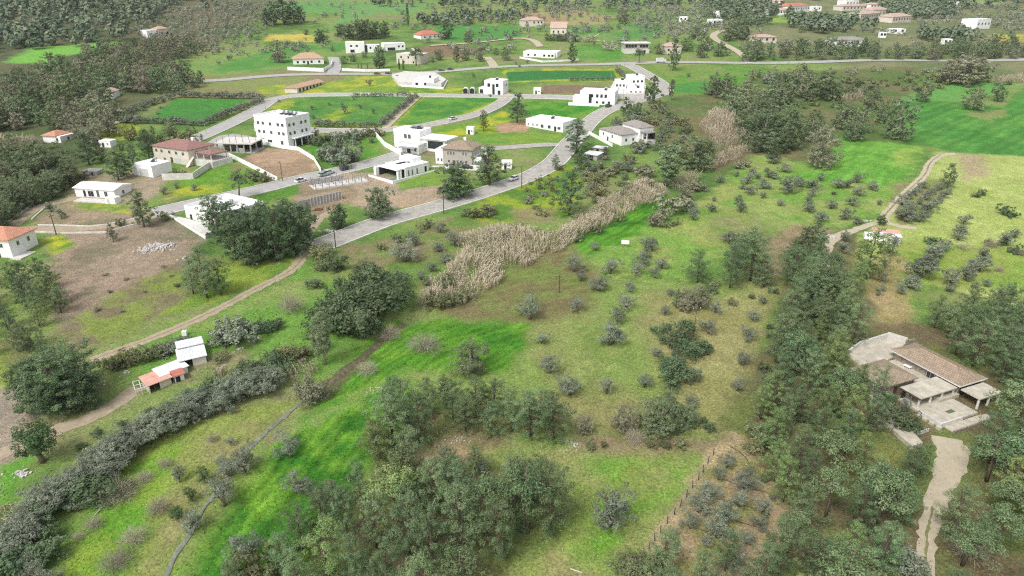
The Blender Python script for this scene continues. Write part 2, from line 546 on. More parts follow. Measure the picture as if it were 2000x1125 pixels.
# left: bare terraces, loop and terraced banks
paint([(60, 430), (100, 398), (230, 400), (300, 412), (280, 436), (90, 440)], (168, 150, 126), 1.5, 1.5, 1, (148, 142, 110), 6)
paint([(150, 395), (245, 398), (255, 415), (170, 412)], (118, 152, 64), 1.5, 2, .9, YEL, 5)
paint([(130, 350), (300, 330), (330, 355), (300, 385), (240, 398), (140, 392)], (172, 156, 134), 2, 2, 1, (158, 150, 120), 6)
paint([(110, 440), (330, 420), (400, 470), (380, 510), (250, 570), (130, 640), (100, 600), (90, 490)], (166, 148, 128), 2, 3, 1, (138, 130, 108), 10)
paint([(250, 560), (380, 500), (560, 505), (420, 570), (260, 650), (140, 690), (130, 640)], (134, 150, 76), 3, 4, .95, (132, 122, 96), 6)
paint([(420, 520), (560, 515), (590, 500), (540, 545), (420, 585), (330, 610)], (146, 166, 70), 2, 3, 1, (118, 150, 64), 8)
paint([(85, 470), (120, 455), (150, 480), (100, 500)], (120, 152, 64), 1, 1, 1, YEL, 4)
paint([(-120, 700), (60, 700), (90, 760), (60, 830), (10, 960), (-120, 960)], (170, 156, 138), 1.5, 2, 1, (156, 146, 130), 8)
paint([(-60, 640), (130, 680), (100, 720), (20, 760), (-60, 770)], (140, 158, 78), 2, 3, 1, (126, 132, 84), 8)
paint([(0, 910), (60, 890), (40, 960), (0, 985)], (106, 158, 62), 1, 1.5, 1)
# green slopes below the track
paint([(180, 705), (340, 650), (500, 575), (600, 520), (760, 500), (820, 560), (780, 640), (640, 760), (480, 700), (300, 745)], (116, 158, 72), 2, 3, 1, (144, 160, 94), 13)
paint([(610, 490), (720, 470), (870, 430), (960, 400), (900, 480), (830, 570), (720, 530)], (112, 142, 72), 2, 3, 1, (140, 134, 96), 9)
paint([(650, 525), (780, 468), (880, 452), (830, 500), (700, 540)], (150, 136, 106), 2, 4, .7, (130, 146, 84), 6)
paint([(1000, 350), (1090, 318), (1150, 330), (1120, 420), (1000, 440), (900, 425)], (100, 140, 60), 2, 3, 1, (146, 166, 60), 7)
paint([(1000, 410), (1080, 408), (1085, 432), (1010, 436)], (150, 140, 104), 2, 2, .9)
paint([(300, 745), (500, 660), (490, 700), (330, 770)], (150, 138, 110), 2, 2, .8, (126, 140, 84), 5)
# the plot in the middle: rough grazed grass, greener upper left, dry to the right
paint([(800, 628), (960, 540), (1098, 455), (1185, 540), (1530, 562), (1405, 862), (905, 845), (800, 730), (1000, 728), (1035, 637)], (136, 158, 86), 2, 2.5, 1, (146, 148, 96), 12)
paint([(860, 610), (1000, 525), (1098, 470), (1180, 545), (1150, 600), (1035, 632), (900, 628)], (124, 140, 76), 3, 3, .95, (128, 120, 84), 7, rows=((900, 605), (1140, 560), 3.0, .10))
paint([(1290, 590), (1500, 575), (1480, 660), (1400, 850), (1290, 800)], (166, 162, 110), 4, 4, .8, (156, 150, 98), 8)
paint([(1040, 650), (1210, 620), (1250, 700), (1150, 760), (1050, 720)], (148, 160, 94), 4, 4, .8, (126, 150, 78), 7)
paint([(1000, 790), (1260, 770), (1250, 850), (1010, 845)], (162, 160, 106), 4, 4, .75, (150, 144, 96), 7)
# crops
paint([(690, 690), (800, 628), (1034, 637), (1003, 729), (800, 724), (700, 790), (600, 800)], CROP2, 1.5, 2, 1, (116, 160, 58), 7, rows=((690, 720), (830, 640), 2.2, .26))
paint([(800, 632), (1030, 638), (1020, 680), (900, 690), (790, 680)], CROP, 3, 3, .8, (100, 152, 50), 6, rows=((740, 690), (860, 635), 2.2, .26))
paint([(765, 738), (815, 770), (790, 830), (740, 900), (690, 960), (630, 1060), (560, 1140), (370, 1150), (395, 1050), (450, 975), (500, 905), (560, 850), (680, 800)], CROP, 1.2, 1.5, 1, (112, 158, 54), 5, rows=((450, 1080), (640, 840), 2.0, .32))
paint([(580, 800), (760, 735), (700, 790), (560, 850)], (104, 158, 60), 1.5, 2, .8, (134, 156, 84), 5)
paint([(1300, 383), (1220, 412), (1180, 445), (1122, 470), (1148, 505), (1215, 478), (1252, 455), (1268, 425), (1305, 398)], CROP, 1.2, 1.2, 1, (96, 152, 50), 7, rows=((1150, 480), (1290, 400), 2.4, .26))
paint([(1148, 500), (1260, 455), (1330, 420), (1420, 350), (1560, 345), (1560, 400), (1480, 440), (1420, 500), (1320, 545), (1190, 540)], (128, 164, 78), 2, 3, 1, (156, 168, 96), 8)
paint([(1420, 350), (1480, 300), (1640, 330), (1780, 360), (1720, 420), (1650, 440), (1480, 440)], (124, 164, 76), 3, 3, 1, (152, 168, 96), 9)
paint([(1640, 268), (1800, 286), (1782, 335), (1742, 365), (1620, 352), (1540, 345), (1600, 330)], (104, 162, 64), 2, 2, 1, (124, 176, 76), 7, rows=((1620, 345), (1700, 280), 3.4, .14))
paint([(1740, 298), (1790, 288), (1788, 320), (1750, 325)], (160, 180, 90), 2, 3, .7)
paint([(1765, 200), (1885, 199), (1960, 212), (1998, 168), (2300, 150), (2300, 320), (2000, 306), (1880, 300), (1765, 272)], (80, 140, 62), 1.5, 1, 1, (98, 154, 70), 16, rows=((1800, 290), (1960, 220), 5.0, .2))
paint([(1760, 190), (1850, 163), (1990, 158), (1960, 180), (1880, 196), (1770, 199)], (108, 164, 82), 2, 2, 1)
paint([(1880, 222), (1960, 214), (1968, 226), (1930, 236)], (142, 150, 92), 1.5, 1.5, .9)
# right hand meadow
paint([(1830, 298), (2300, 310), (2300, 640), (1980, 600), (1850, 560), (1700, 545), (1640, 490), (1720, 425), (1800, 350)], (168, 184, 104), 2, 2, 1, (184, 196, 118), 12)
paint([(1870, 300), (1925, 305), (1930, 345), (1880, 352)], (178, 158, 132), 3, 4, .85)
paint([(1745, 360), (1800, 350), (1870, 352), (1800, 420), (1760, 440), (1740, 415)], (148, 136, 108), 1.5, 2, .9, (136, 146, 86), 5)
paint([(1760, 470), (2000, 480), (2000, 560), (1850, 560), (1740, 540)], (124, 160, 64), 3, 4, .8, (150, 164, 82), 7)
paint([(1690, 500), (1770, 500), (1760, 560), (1775, 640), (1700, 645), (1680, 570)], (186, 166, 124), 2, 3, .95, (160, 150, 98), 6)
paint([(1480, 470), (1560, 440), (1640, 450), (1590, 480), (1520, 545), (1490, 530)], (160, 142, 114), 2, 2, 1, (140, 136, 96), 6)
paint([(1540, 470), (1670, 450), (1700, 640), (1650, 660), (1460, 870), (1420, 850), (1530, 562)], FLOOR, 2, 3, .9, (130, 124, 84), 5)
paint([(1380, 400), (1480, 420), (1500, 455), (1420, 500), (1380, 460)], (142, 138, 104), 3, 4, .6, (128, 150, 76), 5)
# pines' floor, villa grounds, bottom meadows
paint([(1440, 800), (1700, 640), (2200, 600), (2200, 1250), (1230, 1250), (1390, 900)], (122, 112, 84), 2, 3, 1, (116, 128, 74), 6)
paint([(1840, 870), (1920, 850), (1960, 930), (1880, 960)], (122, 132, 80), 2, 3, .8)
paint([(1640, 900), (1740, 860), (1760, 920), (1680, 990)], (130, 132, 74), 2, 3, .8)
paint([(560, 1220), (620, 1080), (690, 960), (740, 900), (790, 820), (840, 790), (900, 850), (1090, 900), (1095, 1050), (940, 1200)], (116, 104, 80), 2, 3, .95, (114, 126, 72), 5)
paint([(900, 905), (960, 880), (1395, 870), (1400, 885), (1240, 1090), (1180, 1200), (860, 1200), (1000, 1100), (1090, 1050), (1110, 920)], (142, 162, 84), 2, 2.5, 1, (160, 158, 104), 6)
for p in ([(1150, 890), (1220, 900), (1200, 940), (1140, 930)], [(1290, 910), (1370, 890), (1330, 950), (1290, 960)], [(1180, 990), (1300, 960), (1240, 1040), (1170, 1040)], [(1150, 1050), (1220, 1040), (1180, 1100), (1140, 1090)]):
    paint(p, (100, 158, 50), 4, 3, .8)
paint([(1120, 845), (1400, 862), (1390, 885), (1120, 880)], (150, 132, 106), 2, 3, .8, (124, 130, 80), 4)
paint([(820, 850), (920, 845), (940, 900), (880, 940), (840, 910)], (146, 142, 104), 2, 3, .9, (170, 150, 116), 4)
paint([(1395, 880), (1430, 850), (1470, 880), (1550, 990), (1520, 1140), (1300, 1150), (1250, 1090)], (180, 158, 128), 1.5, 2, 1, (150, 148, 94), 4)
paint([(1388, 885), (1412, 872), (1270, 1090), (1240, 1100)], (196, 176, 138), 1, 1.5, .8)
paint([(95, 1200), (150, 1010), (245, 890), (330, 850), (500, 790), (590, 785), (505, 860), (405, 980), (320, 1130), (300, 1200)], (144, 160, 84), 1.5, 2, 1, (150, 150, 98), 6, rows=((300, 1100), (480, 870), 2.0, .12))
paint([(100, 1180), (150, 1010), (250, 905), (340, 870), (330, 960), (220, 1150)], (138, 168, 66), 2.5, 3, .95, (106, 158, 52), 6)
paint([(270, 1160), (330, 1000), (450, 880), (480, 880), (400, 990), (330, 1130)], (158, 146, 110), 2, 3, .7, (136, 152, 80), 5)
paint([(310, 1150), (400, 990), (500, 870), (520, 880), (440, 1010), (370, 1130)], (132, 148, 84), 2, 2, .8, (120, 152, 68), 4)
paint([(590, 770), (720, 690), (730, 700), (640, 780)], (112, 112, 78), 1, 1, .9)

lum = ga @ np.array([.3, .6, .1])
ga = lum[:, None] + (ga - lum[:, None]) * 1.0
ga *= 0.765 * (0.86 + 0.28 * n_sml[:, None])
nx_, ny_ = len(GX), len(GY)
ii = (np.arange(ny_ - 1)[:, None] * nx_ + np.arange(nx_ - 1)[None, :]).ravel()
gq = np.stack([ii, ii + 1, ii + nx_ + 1, ii + nx_], 1)

def ground_mat():
    m, N, L = new_mat('ground_cover')
    out = N.new('ShaderNodeOutputMaterial')
    p = N.new('ShaderNodeBsdfPrincipled')
    p.inputs['Roughness'].default_value = 0.95
    p.inputs['Specular IOR Level'].default_value = 0.1
    a = N.new('ShaderNodeAttribute')
    a.attribute_name = 'cover'
    tc = N.new('ShaderNodeTexCoord')
    def noise(s, det):
        n = N.new('ShaderNodeTexNoise')
        n.inputs['Scale'].default_value = s
        n.inputs['Detail'].default_value = det
        n.inputs['Roughness'].default_value = 0.7
        L.new(tc.outputs['Object'], n.inputs['Vector'])
        return n
    n1, n2 = noise(2.6, 5), noise(0.45, 7)
    mr = N.new('ShaderNodeMapRange')
    mr.inputs['From Min'].default_value, mr.inputs['From Max'].default_value = .28, .72
    mr.inputs['To Min'].default_value, mr.inputs['To Max'].default_value = .45, 1.5
    L.new(n1.outputs[0], mr.inputs['Value'])
    mr2 = N.new('ShaderNodeMapRange')
    mr2.inputs['From Min'].default_value, mr2.inputs['From Max'].default_value = .3, .7
    mr2.inputs['To Min'].default_value, mr2.inputs['To Max'].default_value = .80, 1.2
    L.new(n2.outputs[0], mr2.inputs['Value'])
    mu = N.new('ShaderNodeMath')
    mu.operation = 'MULTIPLY'
    L.new(mr.outputs[0], mu.inputs[0])
    L.new(mr2.outputs[0], mu.inputs[1])
    hs = N.new('ShaderNodeHueSaturation')
    L.new(mu.outputs[0], hs.inputs['Value'])
    mh = N.new('ShaderNodeMapRange')
    mh.inputs['From Min'].default_value, mh.inputs['From Max'].default_value = .3, .7
    mh.inputs['To Min'].default_value, mh.inputs['To Max'].default_value = .488, .510
    n3 = noise(0.8, 4)
    L.new(n3.outputs[0], mh.inputs['Value'])
    L.new(mh.outputs[0], hs.inputs['Hue'])
    L.new(a.outputs['Color'], hs.inputs['Color'])
    L.new(hs.outputs[0], p.inputs['Base Color'])
    b = N.new('ShaderNodeBump')
    b.inputs['Strength'].default_value = 0.55
    b.inputs['Distance'].default_value = 0.35
    L.new(n1.outputs[0], b.inputs['Height'])
    L.new(b.outputs[0], p.inputs['Normal'])
    L.new(p.outputs[0], out.inputs[0])
    return m

gme = mesh_np('ground', np.stack([gx, gy, gz], 1), gq, mat=ground_mat(), smooth=True)
ca = gme.color_attributes.new('cover', 'FLOAT_COLOR', 'POINT')
ca.data.foreach_set('color', np.concatenate([np.clip(ga, 0, 1), np.ones((len(ga), 1))], 1).astype(np.float32).ravel())
ground = tag(link('ground', gme), kind='structure')

# ------------------------------------------------------------------ roads and tracks: sheets draped over the land
def resample(pts, step):
    out = [pts[0]]
    for a, b in zip(pts, pts[1:]):
        l = math.dist(a[:2], b[:2])
        n = max(1, int(l / step))
        for i in range(1, n + 1):
            t = i / n
            out.append(tuple(a[k] + (b[k] - a[k]) * t for k in range(len(a))))
    return out

def smooth(pts, it=2):
    for _ in range(it):
        q = [pts[0]]
        for a, b in zip(pts, pts[1:]):
            q.append(tuple(a[k] * .75 + b[k] * .25 for k in range(len(a))))
            q.append(tuple(a[k] * .25 + b[k] * .75 for k in range(len(a))))
        q.append(pts[-1])
        pts = q
    return pts

def ribbon_pts(px, w, step):
    """px entries: (x, y) or (x, y, width)"""
    pts = [(*at(p[0], p[1])[:2], p[2] if len(p) > 2 else w) for p in px]
    return resample(smooth(pts), step)

def normals(pts):
    n = []
    for i in range(len(pts)):
        a, b = pts[max(i - 1, 0)], pts[min(i + 1, len(pts) - 1)]
        dx, dy = b[0] - a[0], b[1] - a[1]
        l = math.hypot(dx, dy) or 1
        n.append((-dy / l, dx / l))
    return n

def road(name, px, w, mat, lift=0.10, step=2.0, rag=0.0, cols=4, kerb=None, seed=0):
    pts = ribbon_pts(px, w, step)
    nn = normals(pts)
    mb = MB()
    r = random.Random(seed + len(px))
    jit = [[r.uniform(-1, 1) * rag for _ in (0, 1)] for _ in pts]
    for i, (p, n) in enumerate(zip(pts, nn)):
        for k in range(cols + 1):
            s = (k / cols - .5) * p[2]
            if k == 0: s -= jit[i][0]
            if k == cols: s += jit[i][1]
            X, Y = p[0] + n[0] * s, p[1] + n[1] * s
            far = max(0, (Y - 300)) * 0.0006
            mb.v.append((X, Y, terrain(X, Y) + lift + far - (0.07 if rag and k in (0, cols) else 0)))
    c = cols + 1
    mb.f = [(i * c + k, (i + 1) * c + k, (i + 1) * c + k + 1, i * c + k + 1)[::-1] for i in range(len(pts) - 1) for k in range(cols)]
    o = mb.build(name, mat, None, True)
    tag(o, kind='structure')
    if kerb:
        kb = MB()
        for sgn in (-1, 1):
            if kerb not in (2, sgn): continue
            ring = []
            for p, n in zip(pts, nn):
                row = []
                for (s, h) in ((p[2] / 2 + .02, -.1), (p[2] / 2 + .02, .16), (p[2] / 2 + .45, .16), (p[2] / 2 + .45, -.3)):
                    X, Y = p[0] + n[0] * s * sgn, p[1] + n[1] * s * sgn
                    row.append((X, Y, terrain(X, Y) + lift + h))
                ring.append(row)
            b0 = len(kb.v)
            for row in ring: kb.v += row
            for i in range(len(ring) - 1):
                for k in range(3):
                    f = (b0 + i * 4 + k, b0 + i * 4 + k + 1, b0 + (i + 1) * 4 + k + 1, b0 + (i + 1) * 4 + k)
                    kb.f.append(f if sgn < 0 else f[::-1])
        tag(kb.build('kerb', M['pale_concrete']), kind='structure')
    return o

M['asphalt'] = surf('grey_asphalt', lin(176, 174, 170, .9), var=0.10, scale=0.35, bump=0.1)
M['asphalt_old'] = surf('worn_asphalt', lin(190, 187, 180, .9), var=0.15, scale=0.5, bump=0.15, col2=lin(150, 146, 138, .9))
M['track'] = surf('dirt_track', lin(182, 166, 144, .9), var=0.14, scale=1.0, bump=0.3, col2=lin(152, 138, 116, .9))
M['track_pale'] = surf('pale_gravel', lin(196, 184, 160, .9), var=0.12, scale=0.8, bump=0.3, col2=lin(172, 162, 142, .9))
road('road', [(618, 483), (660, 467), (710, 447), (765, 427), (868, 400), (960, 372), (1035, 346), (1080, 322), (1102, 295), (1112, 282), (1135, 258), (1150, 240), (1172, 222), (1206, 207), (1258, 194), (1296, 182), (1302, 172), (1285, 158), (1262, 145), (1240, 132), (1225, 126)], 8.2, M['asphalt_old'], kerb=2)
road('road', [(-300, 175), (100, 168), (400, 160), (520, 148), (640, 145), (760, 145), (860, 140), (1000, 130), (1200, 124), (1500, 123), (1620, 121), (1850, 119), (2300, 116)], 8.5, M['asphalt'], lift=.14, step=5)
road('road', [(368, 278), (420, 256), (500, 217), (528, 195), (575, 186), (680, 185), (800, 186), (900, 187), (1000, 188), (1125, 191)], 8.0, M['asphalt'], lift=.12, step=3, kerb=2)
road('road', [(596, 254), (660, 256), (720, 256), (780, 252), (830, 247), (925, 227), (970, 208), (992, 190)], 6.5, M['asphalt_old'], lift=.16, step=3, kerb=2)
road('road', [(300, 416), (360, 403), (500, 373), (580, 352), (650, 337), (715, 322), (770, 306), (830, 285)], 7.5, M['asphalt'], lift=.12, kerb=2)
road('road', [(940, 292), (1000, 288), (1060, 283), (1106, 283)], 6.0, M['asphalt_old'], lift=.16)
road('road', [(650, 112), (655, 122), (655, 135), (648, 147)], 8.0, M['asphalt'], lift=.18, step=3)
road('path', [(750, 252), (785, 218), (820, 187)], 4.0, M['track_pale'], lift=.2, step=3)
road('path', [(968, 157), (985, 180), (990, 190)], 5.0, M['track_pale'], lift=.2, step=3)
road('path', [(950, 112), (960, 122), (966, 132)], 6.0, M['track_pale'], lift=.2, step=3)
road('path', [(840, 90), (880, 87), (960, 80), (1020, 74), (1045, 80), (1055, 92)], 6.0, M['track_pale'], lift=.25, step=4)
road('path', [(1420, 58), (1395, 66), (1392, 75), (1420, 90), (1445, 103), (1462, 120)], 6.0, M['track_pale'], lift=.25, step=4)
road('path', [(178, 257), (205, 246), (232, 238)], 4.0, M['track_pale'], lift=.2, step=3)
TR1 = [(178, 704), (250, 678), (330, 648), (420, 608), (500, 564), (565, 533), (592, 505), (600, 470), (603, 452), (625, 425), (650, 412)]
road('dirt_track', TR1, 2.8, M['track'], lift=.09, step=.8, rag=.3)
M['verge'] = surf('track_grass', lin(122, 132, 78, .8), var=.3, scale=2.5, bump=.5, col2=lin(150, 138, 104, .8))
road('grass_strip', TR1[:7], .6, M['verge'], lift=.13, step=.6, rag=.22, cols=2)
road('dirt_track', [(-60, 470), (20, 447), (75, 447), (175, 446), (240, 436), (305, 420)], 4.2, M['track'], lift=.09, step=1.2, rag=.3, seed=3)
road('dirt_track', [(22, 442), (50, 418), (75, 404), (120, 392), (170, 385), (230, 380)], 4.6, M['track'], lift=.11, step=1.2, rag=.3, seed=4)
TR3 = [(1868, 300), (1838, 302), (1815, 318), (1808, 342), (1778, 368), (1748, 398), (1728, 420), (1725, 432), (1745, 440), (1790, 446)]
road('dirt_track', TR3, 2.7, M['track_pale'], lift=.1, step=.9, rag=.3, seed=5)
road('grass_strip', TR3[1:8], .8, M['verge'], lift=.14, step=.7, rag=.25, cols=2)
road('dirt_track', [(1725, 432), (1690, 442), (1650, 455), (1625, 468), (1612, 490), (1612, 520), (1600, 545)], 2.5, M['track_pale'], lift=.12, step=1.2, rag=.4, seed=6)
road('driveway', [(1852, 856, 4.6), (1864, 888, 4.8), (1852, 925, 3.7), (1832, 970, 2.9), (1817, 1005, 2.5), (1809, 1060, 2.3), (1808, 1140, 2.3), (1825, 1230, 2.4)], 5.0, M['track_pale'], lift=.1, step=.8, rag=.35, seed=7)
road('grass_strip', [(1822, 990), (1812, 1030), (1808, 1080), (1808, 1150), (1822, 1220)], .55, M['verge'], lift=.15, step=.6, rag=.2, cols=2, seed=2)
road('dirt_track', [(268, 757), (225, 790), (180, 815), (130, 833), (60, 862), (-40, 905)], 3.4, M['track'], lift=.1, step=1.0, rag=.35, seed=8)
road('netting_strip', [(590, 785), (555, 815), (500, 862), (470, 900), (432, 950), (400, 990), (365, 1050), (330, 1110), (300, 1180)], .75, surf('grey_netting', lin(146, 152, 134, .75), var=.25, scale=1.5, bump=.5), lift=.16, step=.7, rag=.25, seed=9)
road('stream', [(590, 762), (650, 745), (690, 712), (725, 685), (750, 662), (790, 632)], 1.6, surf('stream_mud', lin(122, 116, 92, .7), var=.3, scale=1.5, rough=.5), lift=.12, step=1.0, rag=.3, seed=10)

# ------------------------------------------------------------------ rough grass tufts, weeds and crop clumps over the near land
def tufts():
    r = np.random.default_rng(77)
    n = 110000
    Y = 50 + 190 * r.uniform(0, 1, n) ** 1.15
    X = r.uniform(-1, 1, n) * (Y * .85 + 30)
    ix = np.clip(np.searchsorted(GX, X), 0, len(GX) - 1)
    iy = np.clip(np.searchsorted(GY, Y), 0, len(GY) - 1)
    c = ga[iy * nx_ + ix]
    green = c[:, 1] / (c[:, 0] + 1e-6)
    pk = fbm(X, Y, 5, 31, 3)
    keep = pk + r.uniform(-.22, .22, n) + np.where(green > 1.05, 0, -.1) > .5
    X, Y, c, green = X[keep], Y[keep], c[keep], green[keep]
    n = len(X)
    Z = terrain(X, Y, np)
    h = r.uniform(.06, .22, n) * np.where(green > 1.5, 1.15, .9)
    w = r.uniform(.14, .34, n)
    az = r.uniform(0, math.pi, n)
    dx, dy = np.cos(az) * w, np.sin(az) * w
    lx, ly = r.normal(size=n) * .14, r.normal(size=n) * .14
    b_ = np.stack([X, Y, Z - .04], 1)
    d = np.stack([dx, dy, np.zeros(n)], 1)
    t = np.stack([X + lx, Y + ly, Z + h], 1)
    e = np.stack([-dy, dx, np.zeros(n)], 1)
    V = np.stack([b_ - d, b_ + e * .5, b_ + d, t, b_ - d, t, b_ + d, b_ - e * .5], 1).reshape(-1, 3)
    me = mesh_np('grass_tufts', V, np.arange(len(V)).reshape(-1, 4), mat=None)
    k = r.uniform(.7, 1.25, (n, 1)) * np.stack([r.uniform(.9, 1.12, n), np.ones(n), r.uniform(.85, 1.1, n)], 1)
    cc = np.repeat(np.concatenate([np.clip(c * k * 1.75, 0, 1), np.ones((n, 1))], 1), 8, 0)
    ca = me.color_attributes.new('cover', 'FLOAT_COLOR', 'POINT')
    ca.data.foreach_set('color', cc.astype(np.float32).ravel())
    m, N, L = new_mat('grass_blades')
    out, dd, tr, mx, at_ = N.new('ShaderNodeOutputMaterial'), N.new('ShaderNodeBsdfDiffuse'), N.new('ShaderNodeBsdfTranslucent'), N.new('ShaderNodeMixShader'), N.new('ShaderNodeAttribute')
    at_.attribute_name = 'cover'
    mx.inputs[0].default_value = .35
    L.new(at_.outputs['Color'], dd.inputs['Color'])
    L.new(at_.outputs['Color'], tr.inputs['Color'])
    L.new(dd.outputs[0], mx.inputs[1])
    L.new(tr.outputs[0], mx.inputs[2])
    L.new(mx.outputs[0], out.inputs[0])
    me.materials.append(m)
    tag(link('grass_tufts', me), kind='stuff')
tufts()

# ------------------------------------------------------------------ vegetation: a few plants of each kind, then copies
M['leaf_pine'] = leaf_mat('pine_needles', lin(86, 113, 76), lin(138, 159, 118), hue=.02, val=.24)
M['leaf_pine_fresh'] = leaf_mat('pine_needles_fresh', lin(103, 130, 80), lin(152, 172, 114), hue=.02, val=.2)
M['leaf_dark'] = leaf_mat('dark_needles', lin(78, 102, 72), lin(118, 138, 104), hue=.02, val=.2)
M['leaf_olive'] = leaf_mat('olive_leaves', lin(102, 114, 94), lin(160, 167, 148), hue=.015, val=.2)
M['leaf_broad'] = leaf_mat('broad_leaves', lin(96, 116, 82), lin(144, 158, 122), hue=.025, val=.22)
M['leaf_brown'] = leaf_mat('brownish_leaves', lin(122, 126, 100), lin(162, 162, 136), hue=.02, val=.2)
M['leaf_citrus'] = leaf_mat('glossy_leaves', lin(68, 92, 60), lin(112, 134, 90), hue=.02, val=.15)
M['leaf_scrub'] = leaf_mat('scrub_leaves', lin(98, 112, 78), lin(138, 146, 110), hue=.04, val=.28)
M['twig'] = leaf_mat('bare_twigs', lin(142, 134, 114), lin(180, 174, 156), trans=.05, hue=.01, val=.2)
M['reed'] = leaf_mat('dry_reed', lin(160, 150, 126), lin(204, 194, 172), trans=.15, hue=.01, val=.1)
M['reed_green'] = leaf_mat('green_reed', lin(110, 120, 70), lin(150, 152, 100), trans=.15)
M['bark'] = surf('bark', lin(112, 98, 84), var=.3, scale=6, bump=.4)
M['bark_pale'] = surf('pale_bark', lin(158, 150, 138), var=.25, scale=5, bump=.3)

def unit(v):
    return v / (np.linalg.norm(v, axis=-1, keepdims=True) + 1e-9)

def leaf_quads(P, Nrm, size, aspect, r, jitter=.35):
    """one small leaf-spray quad at each point, facing roughly Nrm"""
    n = len(P)
    a = unit(np.cross(Nrm, r.normal(size=(n, 3))))
    b = np.cross(Nrm, a)
    s = size * r.uniform(1 - jitter, 1 + jitter, (n, 1))
    w = s * aspect
    V = np.stack([P - a * s * .5, P + b * w * .5 + a * s * .1, P + a * s * .5, P - b * w * .5 + a * s * .1], 1)
    return V.reshape(-1, 3)

def crown_mesh(name, clumps, rad, per, size, aspect, mat, r, centre, up=.35, out=.5, squash=.8):
    """leaf sprays spread through the clumps; each clump has its own tint"""
    C = np.repeat(clumps, per, 0)
    Rr = np.repeat(rad, per)[:, None]
    d = unit(r.normal(size=(len(C), 3)))
    k = r.uniform(.25, 1, (len(C), 1)) ** .5
    off = d * k * Rr
    off[:, 2] *= squash
    P = C + off
    Nn = unit(d * out + np.array([0, 0, up]) + r.normal(size=d.shape) * .38 + unit(P - centre) * .25)
    V = leaf_quads(P, Nn, size, aspect, r)
    n = len(P)
    tint = np.repeat(np.clip(np.repeat(r.uniform(0, 1, len(clumps)), per) * .6 + r.uniform(0, 1, n) * .4, 0, 1), 4)
    me = mesh_np(name, V, np.arange(n * 4).reshape(-1, 4), mat=mat)
    a = me.attributes.new('tint', 'FLOAT', 'POINT')
    a.data.foreach_set('value', tint.astype(np.float32))
    return me

